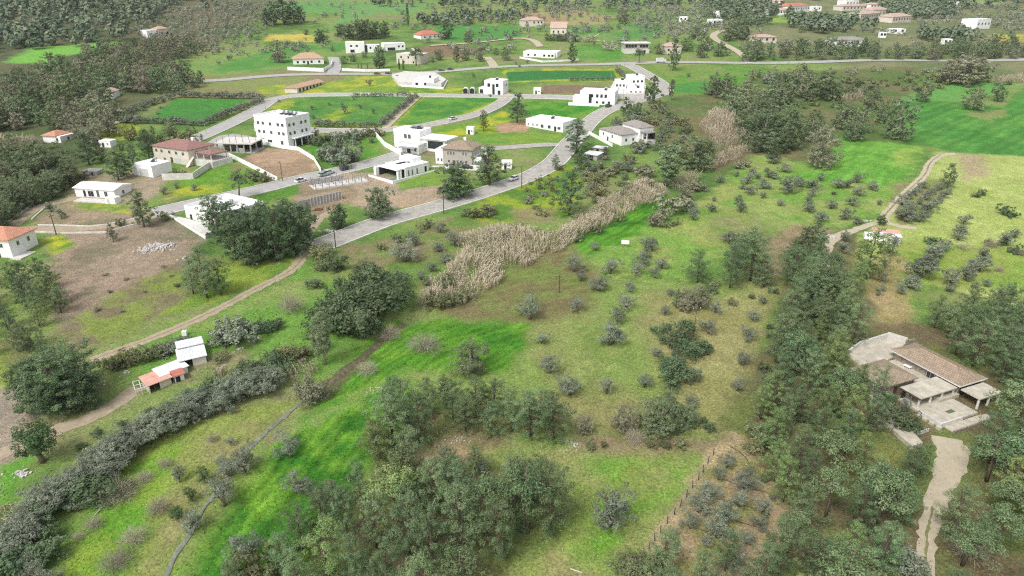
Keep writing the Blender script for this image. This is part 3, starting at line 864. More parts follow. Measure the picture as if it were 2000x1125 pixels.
def grow(kind, seed, lod):
    """returns (trunk mesh builder, crown mesh, height); lod 0 near, 1 middle, 2 far"""
    r = np.random.default_rng(seed * 101 + lod)
    mb = MB()
    cl, rd = [], []
    den = (1, .55, .3)[lod]
    if kind == 'pine':
        H = 10.0
        form = r.uniform(0, 1)
        lean = r.normal(size=2) * .35
        tip = np.array([lean[0], lean[1], H])
        f = lambda t: np.array([lean[0] * t * t, lean[1] * t * t, H * t])
        mb.tube([f(t) for t in (0, .25, .5, .75, .97)], [.2, .16, .12, .075, .02], 6)
        nb = int(54 * (1, .85, .65)[lod])
        side = r.uniform(0, 6.28)
        for i in range(nb):
            t = .08 + .9 * (i + r.uniform(0, 1)) / nb
            prof = (1 - t) ** (.6 + .45 * form) * (1 - math.exp(-(t - .01) * 7)) * 1.25
            az = i * 2.4 + r.normal() * .4
            L = 3.3 * prof * r.uniform(.5, 1.2) * (1 + .16 * math.cos(az - side)) + .3
            rise = r.uniform(.0, .3) + .55 * t
            d = np.array([math.cos(az), math.sin(az), rise])
            b = f(t)
            mb.tube([b, b + d * L * .55, b + d * L * .97 + np.array([0, 0, .2])], [.055, .035, .012], 4, False)
            for q in ((.45, .74, 1.02) if L > 1.5 else (.9,)):
                if r.uniform() < .10: continue
                cl.append(b + d * L * q + np.array([0, 0, .25 * q * q]) + r.normal(size=3) * .2)
                rd.append(r.uniform(.36, .66))
        cl.append(tip - [0, 0, .3]); rd.append(.35)
        cl.append(tip - [0, 0, .8]); rd.append(.45)
        per, sz, asp = (72, 32, 16)[lod], (.27, .44, .70)[lod], (.24, .32, .42)[lod]
        up, out = .32, .6
    elif kind == 'umbrella':
        H = 9.0
        bend = r.normal(size=2) * .5
        mb.tube([(0, 0, 0), (bend[0] * .5, bend[1] * .5, 2.6), (bend[0], bend[1], 5.6), (bend[0], bend[1], 8)], [.26, .2, .14, .05], 6)
        for i in range(int(26 * (.6 + .4 * den))):
            az, q = i * 2.4 + r.normal() * .3, math.sqrt(r.uniform(.02, 1))
            e = np.array([math.cos(az) * 3.2 * q, math.sin(az) * 3.2 * q, 7.9 - 3.6 * q * q + r.normal() * .3]) + np.array([*bend, 0])
            b = np.array([*bend, r.uniform(4.2, 6.6)])
            mb.tube([b, (b + e) / 2, e], [.07, .045, .02], 4, False)
            cl.append(e); rd.append(r.uniform(.6, .95))
            cl.append(e * .6 + b * .4 + r.normal(size=3) * .3); rd.append(r.uniform(.5, .8))
        per, sz, asp = (64, 34, 18)[lod], (.30, .48, .75)[lod], .4
        up, out = .4, .55
    elif kind in ('olive', 'citrus'):
        H = 4.6
        nl = r.integers(4, 7)
        lobes = []
        for i in range(nl):
            az = 2 * math.pi * i / nl + r.normal() * .4
            q = r.uniform(.5, 1.55) if kind == 'olive' else r.uniform(.4, .8)
            lobes.append((np.array([math.cos(az) * q, math.sin(az) * q, r.uniform(1.3, 3.0)]), r.uniform(.75, 1.25)))
        lobes.append((np.array([r.normal() * .3, r.normal() * .3, 3.0]), 1.05))
        lobes.append((np.array([r.normal() * .3, r.normal() * .3, 1.7]), 1.3))
        fork = np.array([r.normal() * .12, r.normal() * .12, .7])
        mb.tube([(0, 0, 0), (fork[0] * .3, fork[1] * .3, .4), fork], [.24, .19, .15], 6)
        for c, ra in lobes:
            mb.tube([fork, (fork + c) / 2 + r.normal(size=3) * .12, c], [.10, .065, .02], 4, False)
            for k in range(int((17, 13, 9)[lod])):
                d = unit(r.normal(size=3))
                cl.append(c + d * ra * r.uniform(.5, 1.0) * np.array([1, 1, .85])); rd.append(r.uniform(.24, .42))
        per, sz, asp = (36, 24, 14)[lod], (.165, .25, .42)[lod], .42
        up, out = .3, .7
    elif kind in ('broad', 'poplar'):
        H = 9.0
        tall = kind == 'poplar'
        if tall: H = 12.0
        nl = r.integers(9, 13)
        lobes = []
        for i in range(nl):
            az = i * 2.4 + r.normal() * .4
            z = H * (.20 + .64 * (i + .5) / nl) + r.normal() * .4
            q = (r.uniform(.3, .9) if tall else r.uniform(1.2, 3.2) * (1.15 - abs(z / H - .5)))
            lobes.append((np.array([math.cos(az) * q, math.sin(az) * q, z]), r.uniform(1.25, 2.0) * (.95 if tall else 1)))
        lobes.append((np.array([0, 0, H * .86]), 1.15 if tall else 1.5))
        lobes.append((np.array([r.normal() * .5, r.normal() * .5, H * .45]), 2.0))
        if not tall:
            for i in range(4):
                lobes.append((np.array([math.cos(i * 1.7) * 1.7, math.sin(i * 1.7) * 1.7, H * .2]), 1.35))
        mb.tube([(0, 0, 0), (.1, .05, H * .2), (.0, .1, H * .5), (0, 0, H * .8)], [.32, .25, .16, .05], 6)
        for c, ra in lobes:
            b = np.array([0, 0.05, c[2] * .55])
            mb.tube([b, (b + c) / 2 + r.normal(size=3) * .2, c + (c - b) * .2], [.12, .08, .02], 4, False)
            for k in range(int((18, 14, 9)[lod])):
                d = unit(r.normal(size=3))
                cl.append(c + d * ra * r.uniform(.45, 1.08)); rd.append(r.uniform(.35, .65))
        per, sz, asp = (50, 30, 18)[lod], (.25, .38, .56)[lod], .42
        up, out = .35, .6
    elif kind == 'cypress':
        H = 10.0
        mb.tube([(0, 0, 0), (0, 0, 5), (0, 0, 9)], [.18, .12, .04], 6)
        for i in range(70):
            t = (i + .5) / 70
            q = .75 * math.sin(math.pi * (0.08 + .9 * t) ** .7) * r.uniform(.5, 1)
            az = i * 2.4
            cl.append(np.array([math.cos(az) * q, math.sin(az) * q, .5 + 9.2 * t])); rd.append(.4)
        per, sz, asp = (24, 12, 7)[lod], (.25, .45, .7)[lod], .45
        up, out = .5, .6
    else:                                   # shrub: low uneven dome
        H = 2.6
        for i in range(5):
            b = r.normal(size=2) * .15
            e = np.array([r.normal() * .8, r.normal() * .8, r.uniform(.9, 1.9)])
            mb.tube([(b[0], b[1], 0), e * .6, e], [.06, .04, .012], 4, False)
        nl = r.integers(4, 7)
        for i in range(nl):
            az = 2 * math.pi * i / nl + r.normal() * .4
            q = r.uniform(.3, 1.15)
            c, ra = np.array([math.cos(az) * q, math.sin(az) * q, r.uniform(.6, 1.5)]), r.uniform(.65, 1.0)
            for k in range(int((15, 9, 5)[lod])):
                d = unit(r.normal(size=3))
                p = c + d * ra * r.uniform(.5, 1.05)
                p[2] = max(p[2], .12)
                cl.append(p); rd.append(r.uniform(.22, .4))
        per, sz, asp = (24, 13, 7)[lod], (.20, .33, .55)[lod], .55
        up, out = .35, .65
    cl, rd = np.array(cl), np.array(rd)
    centre = np.array([0, 0, cl[:, 2].mean()])
    return mb, cl, rd, per, sz, asp, up, out, centre, H, r

def bare(seed, lod):
    """leafless bush: thin forking twigs"""
    r = np.random.default_rng(seed + 900)
    mb, H = MB(), 3.0
    mb.tube([(0, 0, 0), (.05, 0, .5)], [.14, .1], 5)
    V, n = [], (1500, 500, 190)[lod]
    for i in range(n):
        az, el = r.uniform(0, 6.28), math.acos(r.uniform(.05, 1))
        d = np.array([math.cos(az) * math.sin(el), math.sin(az) * math.sin(el), math.cos(el)])
        a = r.uniform(.3, 1.75)
        L = a + r.uniform(.25, .6)
        p0 = np.array([0, 0, .35]) + d * a
        p1 = p0 + (d * .75 + r.normal(size=3) * .5) * (L - a) * 1.25
        w = unit(np.cross(d, r.normal(size=3))) * (.012, .035, .085)[lod]
        V += [p0 - w, p0 + w, p1 + w * .35, p1 - w * .35]
    V = np.array(V)
    return mb, V, H

PROTO = {}
KINDS = {
    'pine': ('pine', 'leaf_pine', 'bark', 5), 'fresh_pine': ('pine', 'leaf_pine_fresh', 'bark', 3), 'dark_pine': ('pine', 'leaf_dark', 'bark', 3),
    'umbrella': ('umbrella', 'leaf_dark', 'bark', 2), 'grove': ('umbrella', 'leaf_pine', 'bark', 4), 'grove_fresh': ('umbrella', 'leaf_pine_fresh', 'bark', 2),
    'olive': ('olive', 'leaf_olive', 'bark', 5), 'citrus': ('citrus', 'leaf_citrus', 'bark', 2),
    'broad': ('broad', 'leaf_broad', 'bark_pale', 4), 'brown': ('broad', 'leaf_brown', 'bark_pale', 3), 'poplar': ('poplar', 'leaf_broad', 'bark_pale', 2),
    'darkbroad': ('broad', 'leaf_dark', 'bark', 3), 'cypress': ('cypress', 'leaf_dark', 'bark', 1),
    'shrub': ('shrub', 'leaf_scrub', 'bark', 4), 'darkshrub': ('shrub', 'leaf_dark', 'bark', 3), 'brownshrub': ('shrub', 'leaf_brown', 'bark', 2),
    'greyshrub': ('shrub', 'leaf_olive', 'bark', 2), 'bare': ('bare', 'twig', 'bark_pale', 3)}
KNAME = {'pine': 'pine_tree', 'fresh_pine': 'pine_tree', 'dark_pine': 'pine_tree', 'umbrella': 'umbrella_pine', 'grove': 'pine_tree', 'grove_fresh': 'pine_tree', 'olive': 'olive_tree', 'citrus': 'citrus_tree', 'broad': 'leafy_tree', 'brown': 'leafy_tree', 'poplar': 'poplar_tree', 'darkbroad': 'leafy_tree',
         'cypress': 'cypress_tree', 'shrub': 'shrub', 'darkshrub': 'shrub', 'brownshrub': 'shrub', 'greyshrub': 'shrub', 'bare': 'bare_tree'}
KCAT = {'shrub': 'shrub', 'darkshrub': 'shrub', 'brownshrub': 'shrub', 'greyshrub': 'shrub'}

def proto(kind, var, lod):
    k = (kind, var, lod)
    if k in PROTO: return PROTO[k]
    g, leaf, bark, nv = KINDS[kind]
    if g == 'bare':
        mb, V, H = bare(var, lod)
        cm = mesh_np('twigs', V, np.arange(len(V)).reshape(-1, 4), mat=M[leaf])
        a = cm.attributes.new('tint', 'FLOAT', 'POINT')
        a.data.foreach_set('value', np.repeat(np.random.default_rng(var).uniform(0, 1, len(V) // 4), 4).astype(np.float32))
    else:
        mb, cl, rd, per, sz, asp, up, out, centre, H, r = grow(g, var + 13 * len(kind), lod)
        cm = crown_mesh('crown', cl, rd, per, sz, asp, M[leaf], r, centre, up, out)
        H = max(v.co.z for v in cm.vertices) if lod < 2 else H
    tm = mb.mesh('trunk', M[bark], True)
    one = None
    PROTO[k] = (tm, cm, H)
    return PROTO[k]

rt = random.Random(11)
TREES = []

def plant(kind, px, py, hpx, label, group=None, wide=1.0, hm=None):
    X, Y, Z = at(px, py)
    h = hm or height_at(X, Y, py - hpx) - Z
    return plant_at(kind, X, Y, h, label, group, wide)

def plant_at(kind, X, Y, h, label, group=None, wide=1.0):
    D = math.hypot(X, Y)
    lod = 0 if D < 175 else 1 if D < 330 else 2
    var = rt.randrange(KINDS[kind][3])
    tm, cm, H = proto(kind, var, lod)
    s = h / H
    k = wide * rt.uniform(.78, 1.2)
    root = empty(KNAME[kind], (X, Y, terrain(X, Y) - .08), rt.uniform(0, 6.283))
    root.scale = (s * k, s * k * rt.uniform(.92, 1.08), s)
    tag(root, label, KCAT.get(kind, 'tree'), group)
    link('stem' if KCAT.get(kind) else 'trunk', tm, root)
    link('foliage' if KCAT.get(kind) else 'twigs' if kind == 'bare' else 'crown', cm, root)
    TREES.append((X, Y))
    return root

def inside(P, x, y):
    c = False
    for i in range(len(P)):
        ax, ay = P[i]
        bx, by = P[i - 1]
        if (ay > y) != (by > y) and x < (bx - ax) * (y - ay) / (by - ay) + ax: c = not c
    return c

KEEP = []                                  # ground that must stay clear of scattered plants (world polygons)

def grove(px, spacing, kinds, hrange, label, group, wide=1.0, seed=0, limit=999):
    """fill a plot with plants at least `spacing` metres apart"""
    P = wpoly(px)
    r = random.Random(seed + len(px) * 7 + int(px[0][0]))
    x0, x1 = min(p[0] for p in P), max(p[0] for p in P)
    y0, y1 = min(p[1] for p in P), max(p[1] for p in P)
    got = []
    tries = int((x1 - x0) * (y1 - y0) / spacing ** 2 * 7) + 20
    for _ in range(tries):
        x, y = r.uniform(x0, x1), r.uniform(y0, y1)
        if not inside(P, x, y) or any(inside(K, x, y) for K in KEEP): continue
        if any((x - a) ** 2 + (y - b) ** 2 < spacing ** 2 for a, b in got): continue
        got.append((x, y))
        if len(got) >= limit: break
    got.sort(key=lambda p: -p[1])
    for x, y in got:
        k = r.choices([k[0] for k in kinds], [k[1] for k in kinds])[0]
        h = r.uniform(*hrange) * (.85 + .3 * vnoise(np.array([x]), np.array([y]), 9, 5)[0])
        plant_at(k, x, y, h, label(k) if callable(label) else label, group, wide)
    return len(got)

def row(px, n, kind, hm, label, group, jit=.4, wide=1.0):
    pts = [at(*p)[:2] for p in px]
    ls = [math.dist(a, b) for a, b in zip(pts, pts[1:])]
    T = sum(ls)
    for i in range(n):
        d = T * (i + .5) / n
        for a, b, l in zip(pts, pts[1:], ls):
            if d <= l: break
            d -= l
        t = min(1, d / l)
        plant_at(kind, a[0] + (b[0] - a[0]) * t + rt.uniform(-jit, jit), a[1] + (b[1] - a[1]) * t + rt.uniform(-jit, jit), hm * rt.uniform(.82, 1.15), label, group, wide)

def many(kind, items, label, group, wide=1.0):
    for it in items:
        plant(kind, it[0], it[1], it[2], label, group, wide * (it[3] if len(it) > 3 else 1))

HEDGE = []
def hedge_row(px, n, hm, jit=.4, wide=1.3):
    """far hedge trees, gathered into one mass (there are too many to count at this distance)"""
    pts = resample([at(*p)[:2] for p in px], .5)
    for i in range(n):
        p = pts[int((len(pts) - 1) * (i + .5) / n)]
        HEDGE.append((p[0] + rt.uniform(-jit, jit), p[1] + rt.uniform(-jit, jit), hm * rt.uniform(.82, 1.15), wide * rt.uniform(.85, 1.15)))

def hedge_build(name):
    Vs, T = [], []
    for x, y, h, w in HEDGE:
        tm, cm, H = proto('olive', rt.randrange(5), 2)
        v = np.empty(len(cm.vertices) * 3, np.float32)
        cm.vertices.foreach_get('co', v)
        t = np.empty(len(cm.vertices), np.float32)
        cm.attributes['tint'].data.foreach_get('value', t)
        v = v.reshape(-1, 3)
        a, s = rt.uniform(0, 6.28), h / H
        ca_, sa_ = math.cos(a), math.sin(a)
        Vs.append(np.stack([x + s * w * (v[:, 0] * ca_ - v[:, 1] * sa_), y + s * w * (v[:, 0] * sa_ + v[:, 1] * ca_), terrain(x, y) - .1 + s * v[:, 2]], 1))
        T.append(np.clip(t + rt.uniform(-.2, .2), 0, 1))
    V = np.concatenate(Vs)
    me = mesh_np(name, V, np.arange(len(V)).reshape(-1, 4), mat=M['leaf_olive'])
    at_ = me.attributes.new('tint', 'FLOAT', 'POINT')
    at_.data.foreach_set('value', np.concatenate(T).astype(np.float32))
    return tag(link(name, me), kind='stuff')

# ------------------------------------------------------------------ buildings
SINGLE = ('column', 'pillar', 'pilaster', 'rebar', 'post', 'beam', 'water_tank', 'solar_panel', 'leg', 'infill_wall', 'porch_roof', 'porch_wall', 'porch_back', 'opening')

class House:
    """a building in its own frame: x along the front edge (left to right as seen), y back, z up"""
    def __init__(s, name, label, cat, pL, pR, hh=0.0, group=None, W=None):
        L, Rr = at(*pL, hh), at(*pR, hh)
        s.ang = math.atan2(Rr[1] - L[1], Rr[0] - L[0])
        s.W = W or math.dist(L[:2], Rr[:2])
        s.o = (L[0], L[1], min(L[2], Rr[2]))
        s.root = tag(empty(name, s.o, s.ang), label, cat, group)
        s.acc = {}
        s.flat = []
        s.dist = math.hypot(L[0], L[1])
        KEEP.append([s.w(-1.5, -1.5), s.w(s.W + 1.5, -1.5), s.w(s.W + 1.5, 9), s.w(-1.5, 9)])
    def w(s, x, y):
        c, n = math.cos(s.ang), math.sin(s.ang)
        return (s.o[0] + x * c - y * n, s.o[1] + x * n + y * c)
    def loc(s, px, py, hh=0.0):
        X, Y, Z = at(px, py, hh)
        X, Y = X - s.o[0], Y - s.o[1]
        c, n = math.cos(s.ang), math.sin(s.ang)
        return (X * c + Y * n, -X * n + Y * c)
    def p(s, part, mat):
        k = (part, mat)
        if k not in s.acc: s.acc[k] = MB()
        return s.acc[k]
    def box(s, part, mat, *a):
        if part in SINGLE: s.one(part, mat, MB().box(*a))
        else: s.p(part, mat).box(*a)
        return s
    def walls(s, mat, x0, x1, y0, y1, h, z0=-1.5, parapet=.45, roof=None):
        """storey block; with a parapet it gets a flat roof slab sunk behind it"""
        s.box('wall', mat, x0, x1, y0, y1, z0, h)
        if parapet:
            s.flat.append((x0, x1, y0, y1, h))
            t = .22
            q = s.p('parapet', mat)
            q.box(x0 - .05, x1 + .05, y0 - .05, y0 + t, h + .004, h + parapet)
            q.box(x0 - .05, x1 + .05, y1 - t, y1 + .05, h + .004, h + parapet)
            q.box(x0 - .05, x0 + t, y0 + t, y1 - t, h + .004, h + parapet)
            q.box(x1 - t, x1 + .05, y0 + t, y1 - t, h + .004, h + parapet)
            s.box('roof', roof or 'white', x0 + t, x1 - t, y0 + t, y1 - t, h + .004, h + .06)
        return s
    def one(s, name, mat, mb, parent=None):
        return mb.build(name, M[mat], parent or s.root)
    def win(s, face, rect, pos, z, w=1.1, h=1.2, name='window', mat='glass', frame='frame'):
        """openings along one face of a block; pos are centres along the face (0..1)"""
        x0, x1, y0, y1 = rect
        for t in pos:
            def quad(mb, a, b, z0, z1, d0, d1):
                if face == 'F': mb.box(a, b, y0 - d1, y0 - d0, z0, z1)
                elif face == 'B': mb.box(a, b, y1 + d0, y1 + d1, z0, z1)
                elif face == 'R': mb.box(x1 + d0, x1 + d1, a, b, z0, z1)
                else: mb.box(x0 - d1, x0 - d0, a, b, z0, z1)
            c = (x0 + (x1 - x0) * t) if face in 'FB' else (y0 + (y1 - y0) * t)
            a, b = c - w / 2, c + w / 2
            pm = MB()
            quad(pm, a + .06, b - .06, z + .06, z + h - .06, .004, .045)
            if s.dist > 330 or name == 'door':
                pm2 = MB()
                quad(pm2, a, b, z, z + h, .004, .05)
                s.one(name, mat, pm2)
                continue
            fm = MB()
            for q in ((a, b, z, z + .08), (a, b, z + h - .08, z + h), (a, a + .08, z + .08, z + h - .08), (b - .08, b, z + .08, z + h - .08), (c - .03, c + .03, z + .08, z + h - .08)):
                quad(fm, *q, .003, .07)
            f = s.one(name, frame, fm)
            s.one('pane', mat, pm, f)
        return s
    def hip(s, mat, x0, x1, y0, y1, z, h, gable=False, over=.5):
        s.p('roof', mat).hip(x0 - over, x1 + over, y0 - over, y1 + over, z + .004, h, gable)
        return s
    def done(s):
        for k, (x0, x1, y0, y1, h) in enumerate(s.flat):
            if s.dist < 430 and x1 - x0 > 6 and y1 - y0 > 6:
                fx, fy = x0 + (x1 - x0) * (.3 + .37 * ((k * 7 + int(s.dist)) % 3) / 2), y0 + (y1 - y0) * .62
                tk = MB()
                tk.tube([(fx - .6, fy + 1.0, h + 1.25), (fx + .8, fy + 1.0, h + 1.25)], .34, 10)
                tk.box(fx - .5, fx - .42, fy + .9, fy + 1.1, h + .06, h + 1).box(fx + .62, fx + .7, fy + .9, fy + 1.1, h + .06, h + 1)
                s.one('water_heater', 'metal', tk)
                pn = MB()
                pn.poly([(fx - .7, fy - .7, h + .2), (fx + .9, fy - .7, h + .2), (fx + .9, fy + .6, h + .95), (fx - .7, fy + .6, h + .95)])
                s.one('solar_panel', 'glass', pn)
                an = MB().tube([(x1 - 1, y1 - 1, h), (x1 - 1, y1 - 1, h + 2.4)], .035, 4)
                an.tube([(x1 - 1.5, y1 - 1, h + 2.2), (x1 - .5, y1 - 1, h + 2.2)], .025, 4)
                s.one('aerial', 'metal', an)
        for (part, mat), mb in s.acc.items():
            s.one(part, mat, mb)
        return s

def wall(px, h, label, mat='white', t=.25, name='boundary_wall', group=None, hh=None):
    pts = resample([at(*p)[:2] for p in px], 3.0)
    nn = normals(pts)
    mb, ring = MB(), []
    for p, n in zip(pts, nn):
        z = terrain(*p)
        ring.append([(p[0] + n[0] * a, p[1] + n[1] * a, z + b) for a, b in ((-t / 2, -.6), (-t / 2, h), (t / 2, h), (t / 2, -.6))])
    for r4 in ring: mb.v += r4
    for i in range(len(ring) - 1):
        for k in range(3):
            mb.f.append((i * 4 + k, i * 4 + k + 1, i * 4 + 4 + k + 1, i * 4 + 4 + k)[::-1])
    mb.f += [(0, 1, 2, 3), tuple(len(ring) * 4 - 4 + k for k in (3, 2, 1, 0))]
    o = mb.build(name, M[mat])
    return tag(o, label, 'wall', group)

def slab(name, px, lift, mat, label=None):
    """a paved yard: polygon laid on the land"""
    P = wpoly(px)
    zz = max(terrain(*p) for p in P)
    mb = MB()
    area = sum(P[i][0] * P[i - 1][1] - P[i - 1][0] * P[i][1] for i in range(len(P)))
    if area > 0: P = P[::-1]
    mb.prism(P[::1], zz - 4, zz + lift)
    KEEP.append(P)
    return tag(mb.build(name, M[mat]), kind='structure')

# --- white apartment cube
b = House('apartment_building', 'white three storey apartment cube beside the bare soil plot', 'building', (503, 279), (565, 290))
W, D, H = b.W, 13.5, 11.4
b.walls('white', 0, W, 0, D, H, parapet=.7)
b.box('wall', 'white', -1.6, 0, 1, D * .7, 5.2, 8.3)
r_ = (0, W, 0, D)
for z in (5.0, 8.4): b.win('F', r_, (.12, .27, .5, .74, .88), z, 1.3, 1.3)
b.win('F', r_, (.42,), 1.0, 2.4, 1.6, 'window').win('F', r_, (.8,), .6, 1.2, 2.1, 'door', 'door')
for z in (5.0, 8.4): b.win('R', r_, (.12, .3, .62, .8), z, 1.2, 1.3)
b.box('garage_opening', 'dark', W + .004, W + .06, 3, D - 1, .2, 2.9)
for k in range(4): b.box('column', 'white', W + .5, W + .85, 3 + k * 3.6, 3.35 + k * 3.6, -1.5, 3.6)
b.box('balcony', 'white', W + .06, W + 1.6, 2, D, 3.6, 3.9)
for k in range(4):
    x = 7 + k * 2.2
    b.box('water_tank', 'metal', x, x + .9, 9, 9.9, H + .5, H + 1.5).box('solar_panel', 'glass', x - .1, x + 1.0, 7.3, 8.9, H + .3, H + .7)
b.done()
# --- red roofed house
b = House('house', 'cream two storey house with a dull red hipped roof', 'house', (303, 312), (372, 324))
W = b.W
b.walls('cream', 0, W, 0, 12, 5.6, parapet=0)
b.hip('tile_terracotta', 0, W, 0, 12, 5.6, 2.0)
r_ = (0, W, 0, 12)
b.win('F', r_, (.1, .25, .47, .66, .85), 3.5, 1.2, 1.2).win('F', r_, (.3,), .8, 1.2, 1.0).win('F', r_, (.5,), 0, 1.2, 2.2, 'door', 'door').win('F', r_, (.68,), .2, 2.6, 2.0, 'garage_door', 'frame')
b.win('R', r_, (.3, .7), 3.5, 1.2, 1.2)
b.p('porch', 'tile_terracotta').hip(W + 1, W + 9, 2, 10, 4.4, .9)
b.box('porch_floor', 'pale_concrete', W + .01, W + 10, 1.5, 10.5, -2, 2.2)
for x, y in ((W + 1.4, 2.5), (W + 5, 2.5), (W + 8.6, 2.5), (W + 8.6, 9.5)): b.box('column', 'cream', x - .15, x + .15, y - .15, y + .15, 2.2, 4.4)
b.p('stair', 'cream').poly([(W + .02, -2.2, 0), (W + 1.2, -2.2, 0), (W + 1.2, 1.4, 3.2), (W + .02, 1.4, 3.2)])
b.box('chimney', 'white', W * .62, W * .62 + 1.0, 8, 9, 6.6, 8.2)
b.done()
b = House('garage', 'white flat roofed garage left of the red roofed house', 'garage', (262, 341), (300, 347))
b.walls('white', 0, b.W, 0, 8, 3.9, parapet=.2, roof='white')
b.win('F', (0, b.W, 0, 8), (.55,), .1, 4.4, 2.7, 'garage_door', 'frame', 'white')
b.done()
wall([(318, 352), (345, 351), (378, 350), (395, 338), (420, 322)], 2.2, 'pale grey retaining wall below the red roofed house', 'pale_concrete', .35, 'retaining_wall')
wall([(405, 312), (448, 306), (480, 322), (512, 338), (542, 354)], 1.5, 'white wall along the left side of the bare soil plot')
wall([(499, 279), (551, 290), (583, 294), (613, 313), (627, 336)], 1.5, 'white wall along the right side of the bare soil plot')
# --- unfinished concrete house
b = House('unfinished_house', 'grey unfinished concrete house frame with bare pillars beside the apartment cube', 'building', (424, 297), (492, 300))
W = b.W
b.box('floor_slab', 'concrete', -2, W + 1, 0, 11, -1.5, .3).box('roof_slab', 'pale_concrete', -.5, W + .8, -.5, 11.5, 3.6, 4.0)
for i in range(6):
    for j in range(3):
        x, y = .3 + i * (W - .6) / 5, .3 + j * 5.2
        b.box('column', 'concrete', x - .22, x + .22, y - .22, y + .22, .3, 3.6)
        b.box('rebar', 'rust', x - .06, x + .06, y - .06, y + .06, 4.0, 5.1)
b.box('infill_wall', 'stone', 1, W * .45, 4.6, 4.8, .3, 3.6).box('infill_wall', 'concrete', W * .55, W * .8, .4, .6, .3, 2.0)
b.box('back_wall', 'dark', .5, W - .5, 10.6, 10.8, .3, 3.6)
b.done()
slab('paved_yard', [(400, 284), (428, 266), (455, 262), (490, 268), (500, 280), (440, 292)], .15, 'concrete')
# --- white bungalow on the left
b = House('bungalow', 'white single storey bungalow shell with a low pitched white roof at the left', 'house', (149, 384), (226, 388))
W = b.W
b.walls('white', 0, W, 0, 7.5, 2.9, parapet=0)
b.p('roof', 'white').hip(-.4, W + .4, -.4, 7.9, 2.904, .9, True)
b.win('F', (0, W, 0, 7.5), (.24, ), .3, .9, 2.0, 'door', 'dark').win('F', (0, W, 0, 7.5), (.40,), .4, 2.2, 1.9, 'opening', 'dark').win('F', (0, W, 0, 7.5), (.58,), .4, 1.0, 2.2, 'opening', 'dark').win('F', (0, W, 0, 7.5), (.78,), .7, 1.2, 1.7)
b.win('R', (0, W, 0, 7.5), (.5,), .9, 1.0, 1.2)
b.box('terrace', 'pale_concrete', 3, W + 4, -4.5, -.02, -1.5, .12)
b.done()
b = House('block_hut', 'small white block hut in front of the bungalow terrace', 'hut', (207, 398), (226, 399))
b.walls('white', 0, b.W, 0, 2.6, 1.9, parapet=.12)
b.win('F', (0, b.W, 0, 2.6), (.3,), 0, .7, 1.6, 'door', 'frame').done()
# --- orange roofed house at the left edge
b = House('house', 'white house with a bright orange tiled roof at the left edge', 'house', (-40, 500), (26, 504))
W = b.W
b.walls('white', 0, W, 0, 9, 5.0, parapet=0)
b.hip('tile_orange', 0, W, 0, 9, 5.0, 2.0, over=.6)
b.win('R', (0, W, 0, 9), (.3, .7), 2.6, .9, 1.3).win('F', (0, W, 0, 9), (.4, .75), 2.8, 1, 1.2).win('F', (0, W, 0, 9), (.6,), 0, 1.0, 2.1, 'door', 'door')
b.box('terrace', 'pale_concrete', W + .02, W + 3, -1, 5, -2, .3)
b.done()
# --- white walled yard building
b = House('white_building', 'white flat roofed building shell with a walled roof terrace behind the dark tree clump', 'building', (364, 425), (436, 447))
W = b.W
b.walls('white', 0, W, 0, 15, 3.4, parapet=1.0, roof='white')
b.box('partition_wall', 'white', W * .5, W * .5 + .2, 3, 14.5, 3.47, 4.3)
b.box('beam', 'darkmetal', W * .3, W * .85, 6, 6.25, 4.4, 4.55)
b.win('F', (0, W, 0, 15), (.15,), 0, 1.0, 2.0, 'door', 'dark').win('F', (0, W, 0, 15), (.45, .75), .9, 1.3, 1.2).win('L', (0, W, 0, 15), (.3, .6), 1, 1.2, 1.2)
b.done()
slab('paved_yard', [(330, 420), (362, 428), (432, 450), (402, 466)], .18, 'pale_concrete')
wall([(332, 423), (402, 467)], .55, 'low white wall along the lower edge of the paved yard')
# --- concrete foundations
b = House('retaining_wall', 'grey concrete retaining wall with a red earth fill on top', 'wall', (608, 403), (668, 389))
W = b.W
b.box('wall', 'concrete', 0, W, 0, .35, -1, 2.7)
b.box('wall', 'concrete', -4.2, 0, .1, .42, -1, 2.5)
for i in range(11): b.box('pilaster', 'pale_concrete', W * i / 10 - .1, W * i / 10 + .1, -.12, -.003, -1, 2.7)
b.box('earth_fill', 'soil', -4, W - .1, .43, 3.6, -1, 2.45)
b.done()
b = House('foundation_frame', 'concrete foundation with rows of standing rebar pillars beside the road', 'building', (615, 372), (722, 356))
W = b.W
b.box('slab', 'pale_concrete', 0, W, 0, 6, -1, .5)
b.box('wall', 'concrete', 0, W * .62, 5.6, 5.9, .5, 2.4)
for i in range(9):
    for j in (.3, 2.8, 5.3):
        x = .5 + i * (W - 1) / 8
        b.box('pillar', 'concrete', x - .15, x + .15, j - .15, j + .15, .5, 2.0 + .5 * ((i * 7 + int(j)) % 3))
        b.box('rebar', 'rust', x - .04, x + .04, j - .04, j + .04, 2.2, 3.5)
b.done()
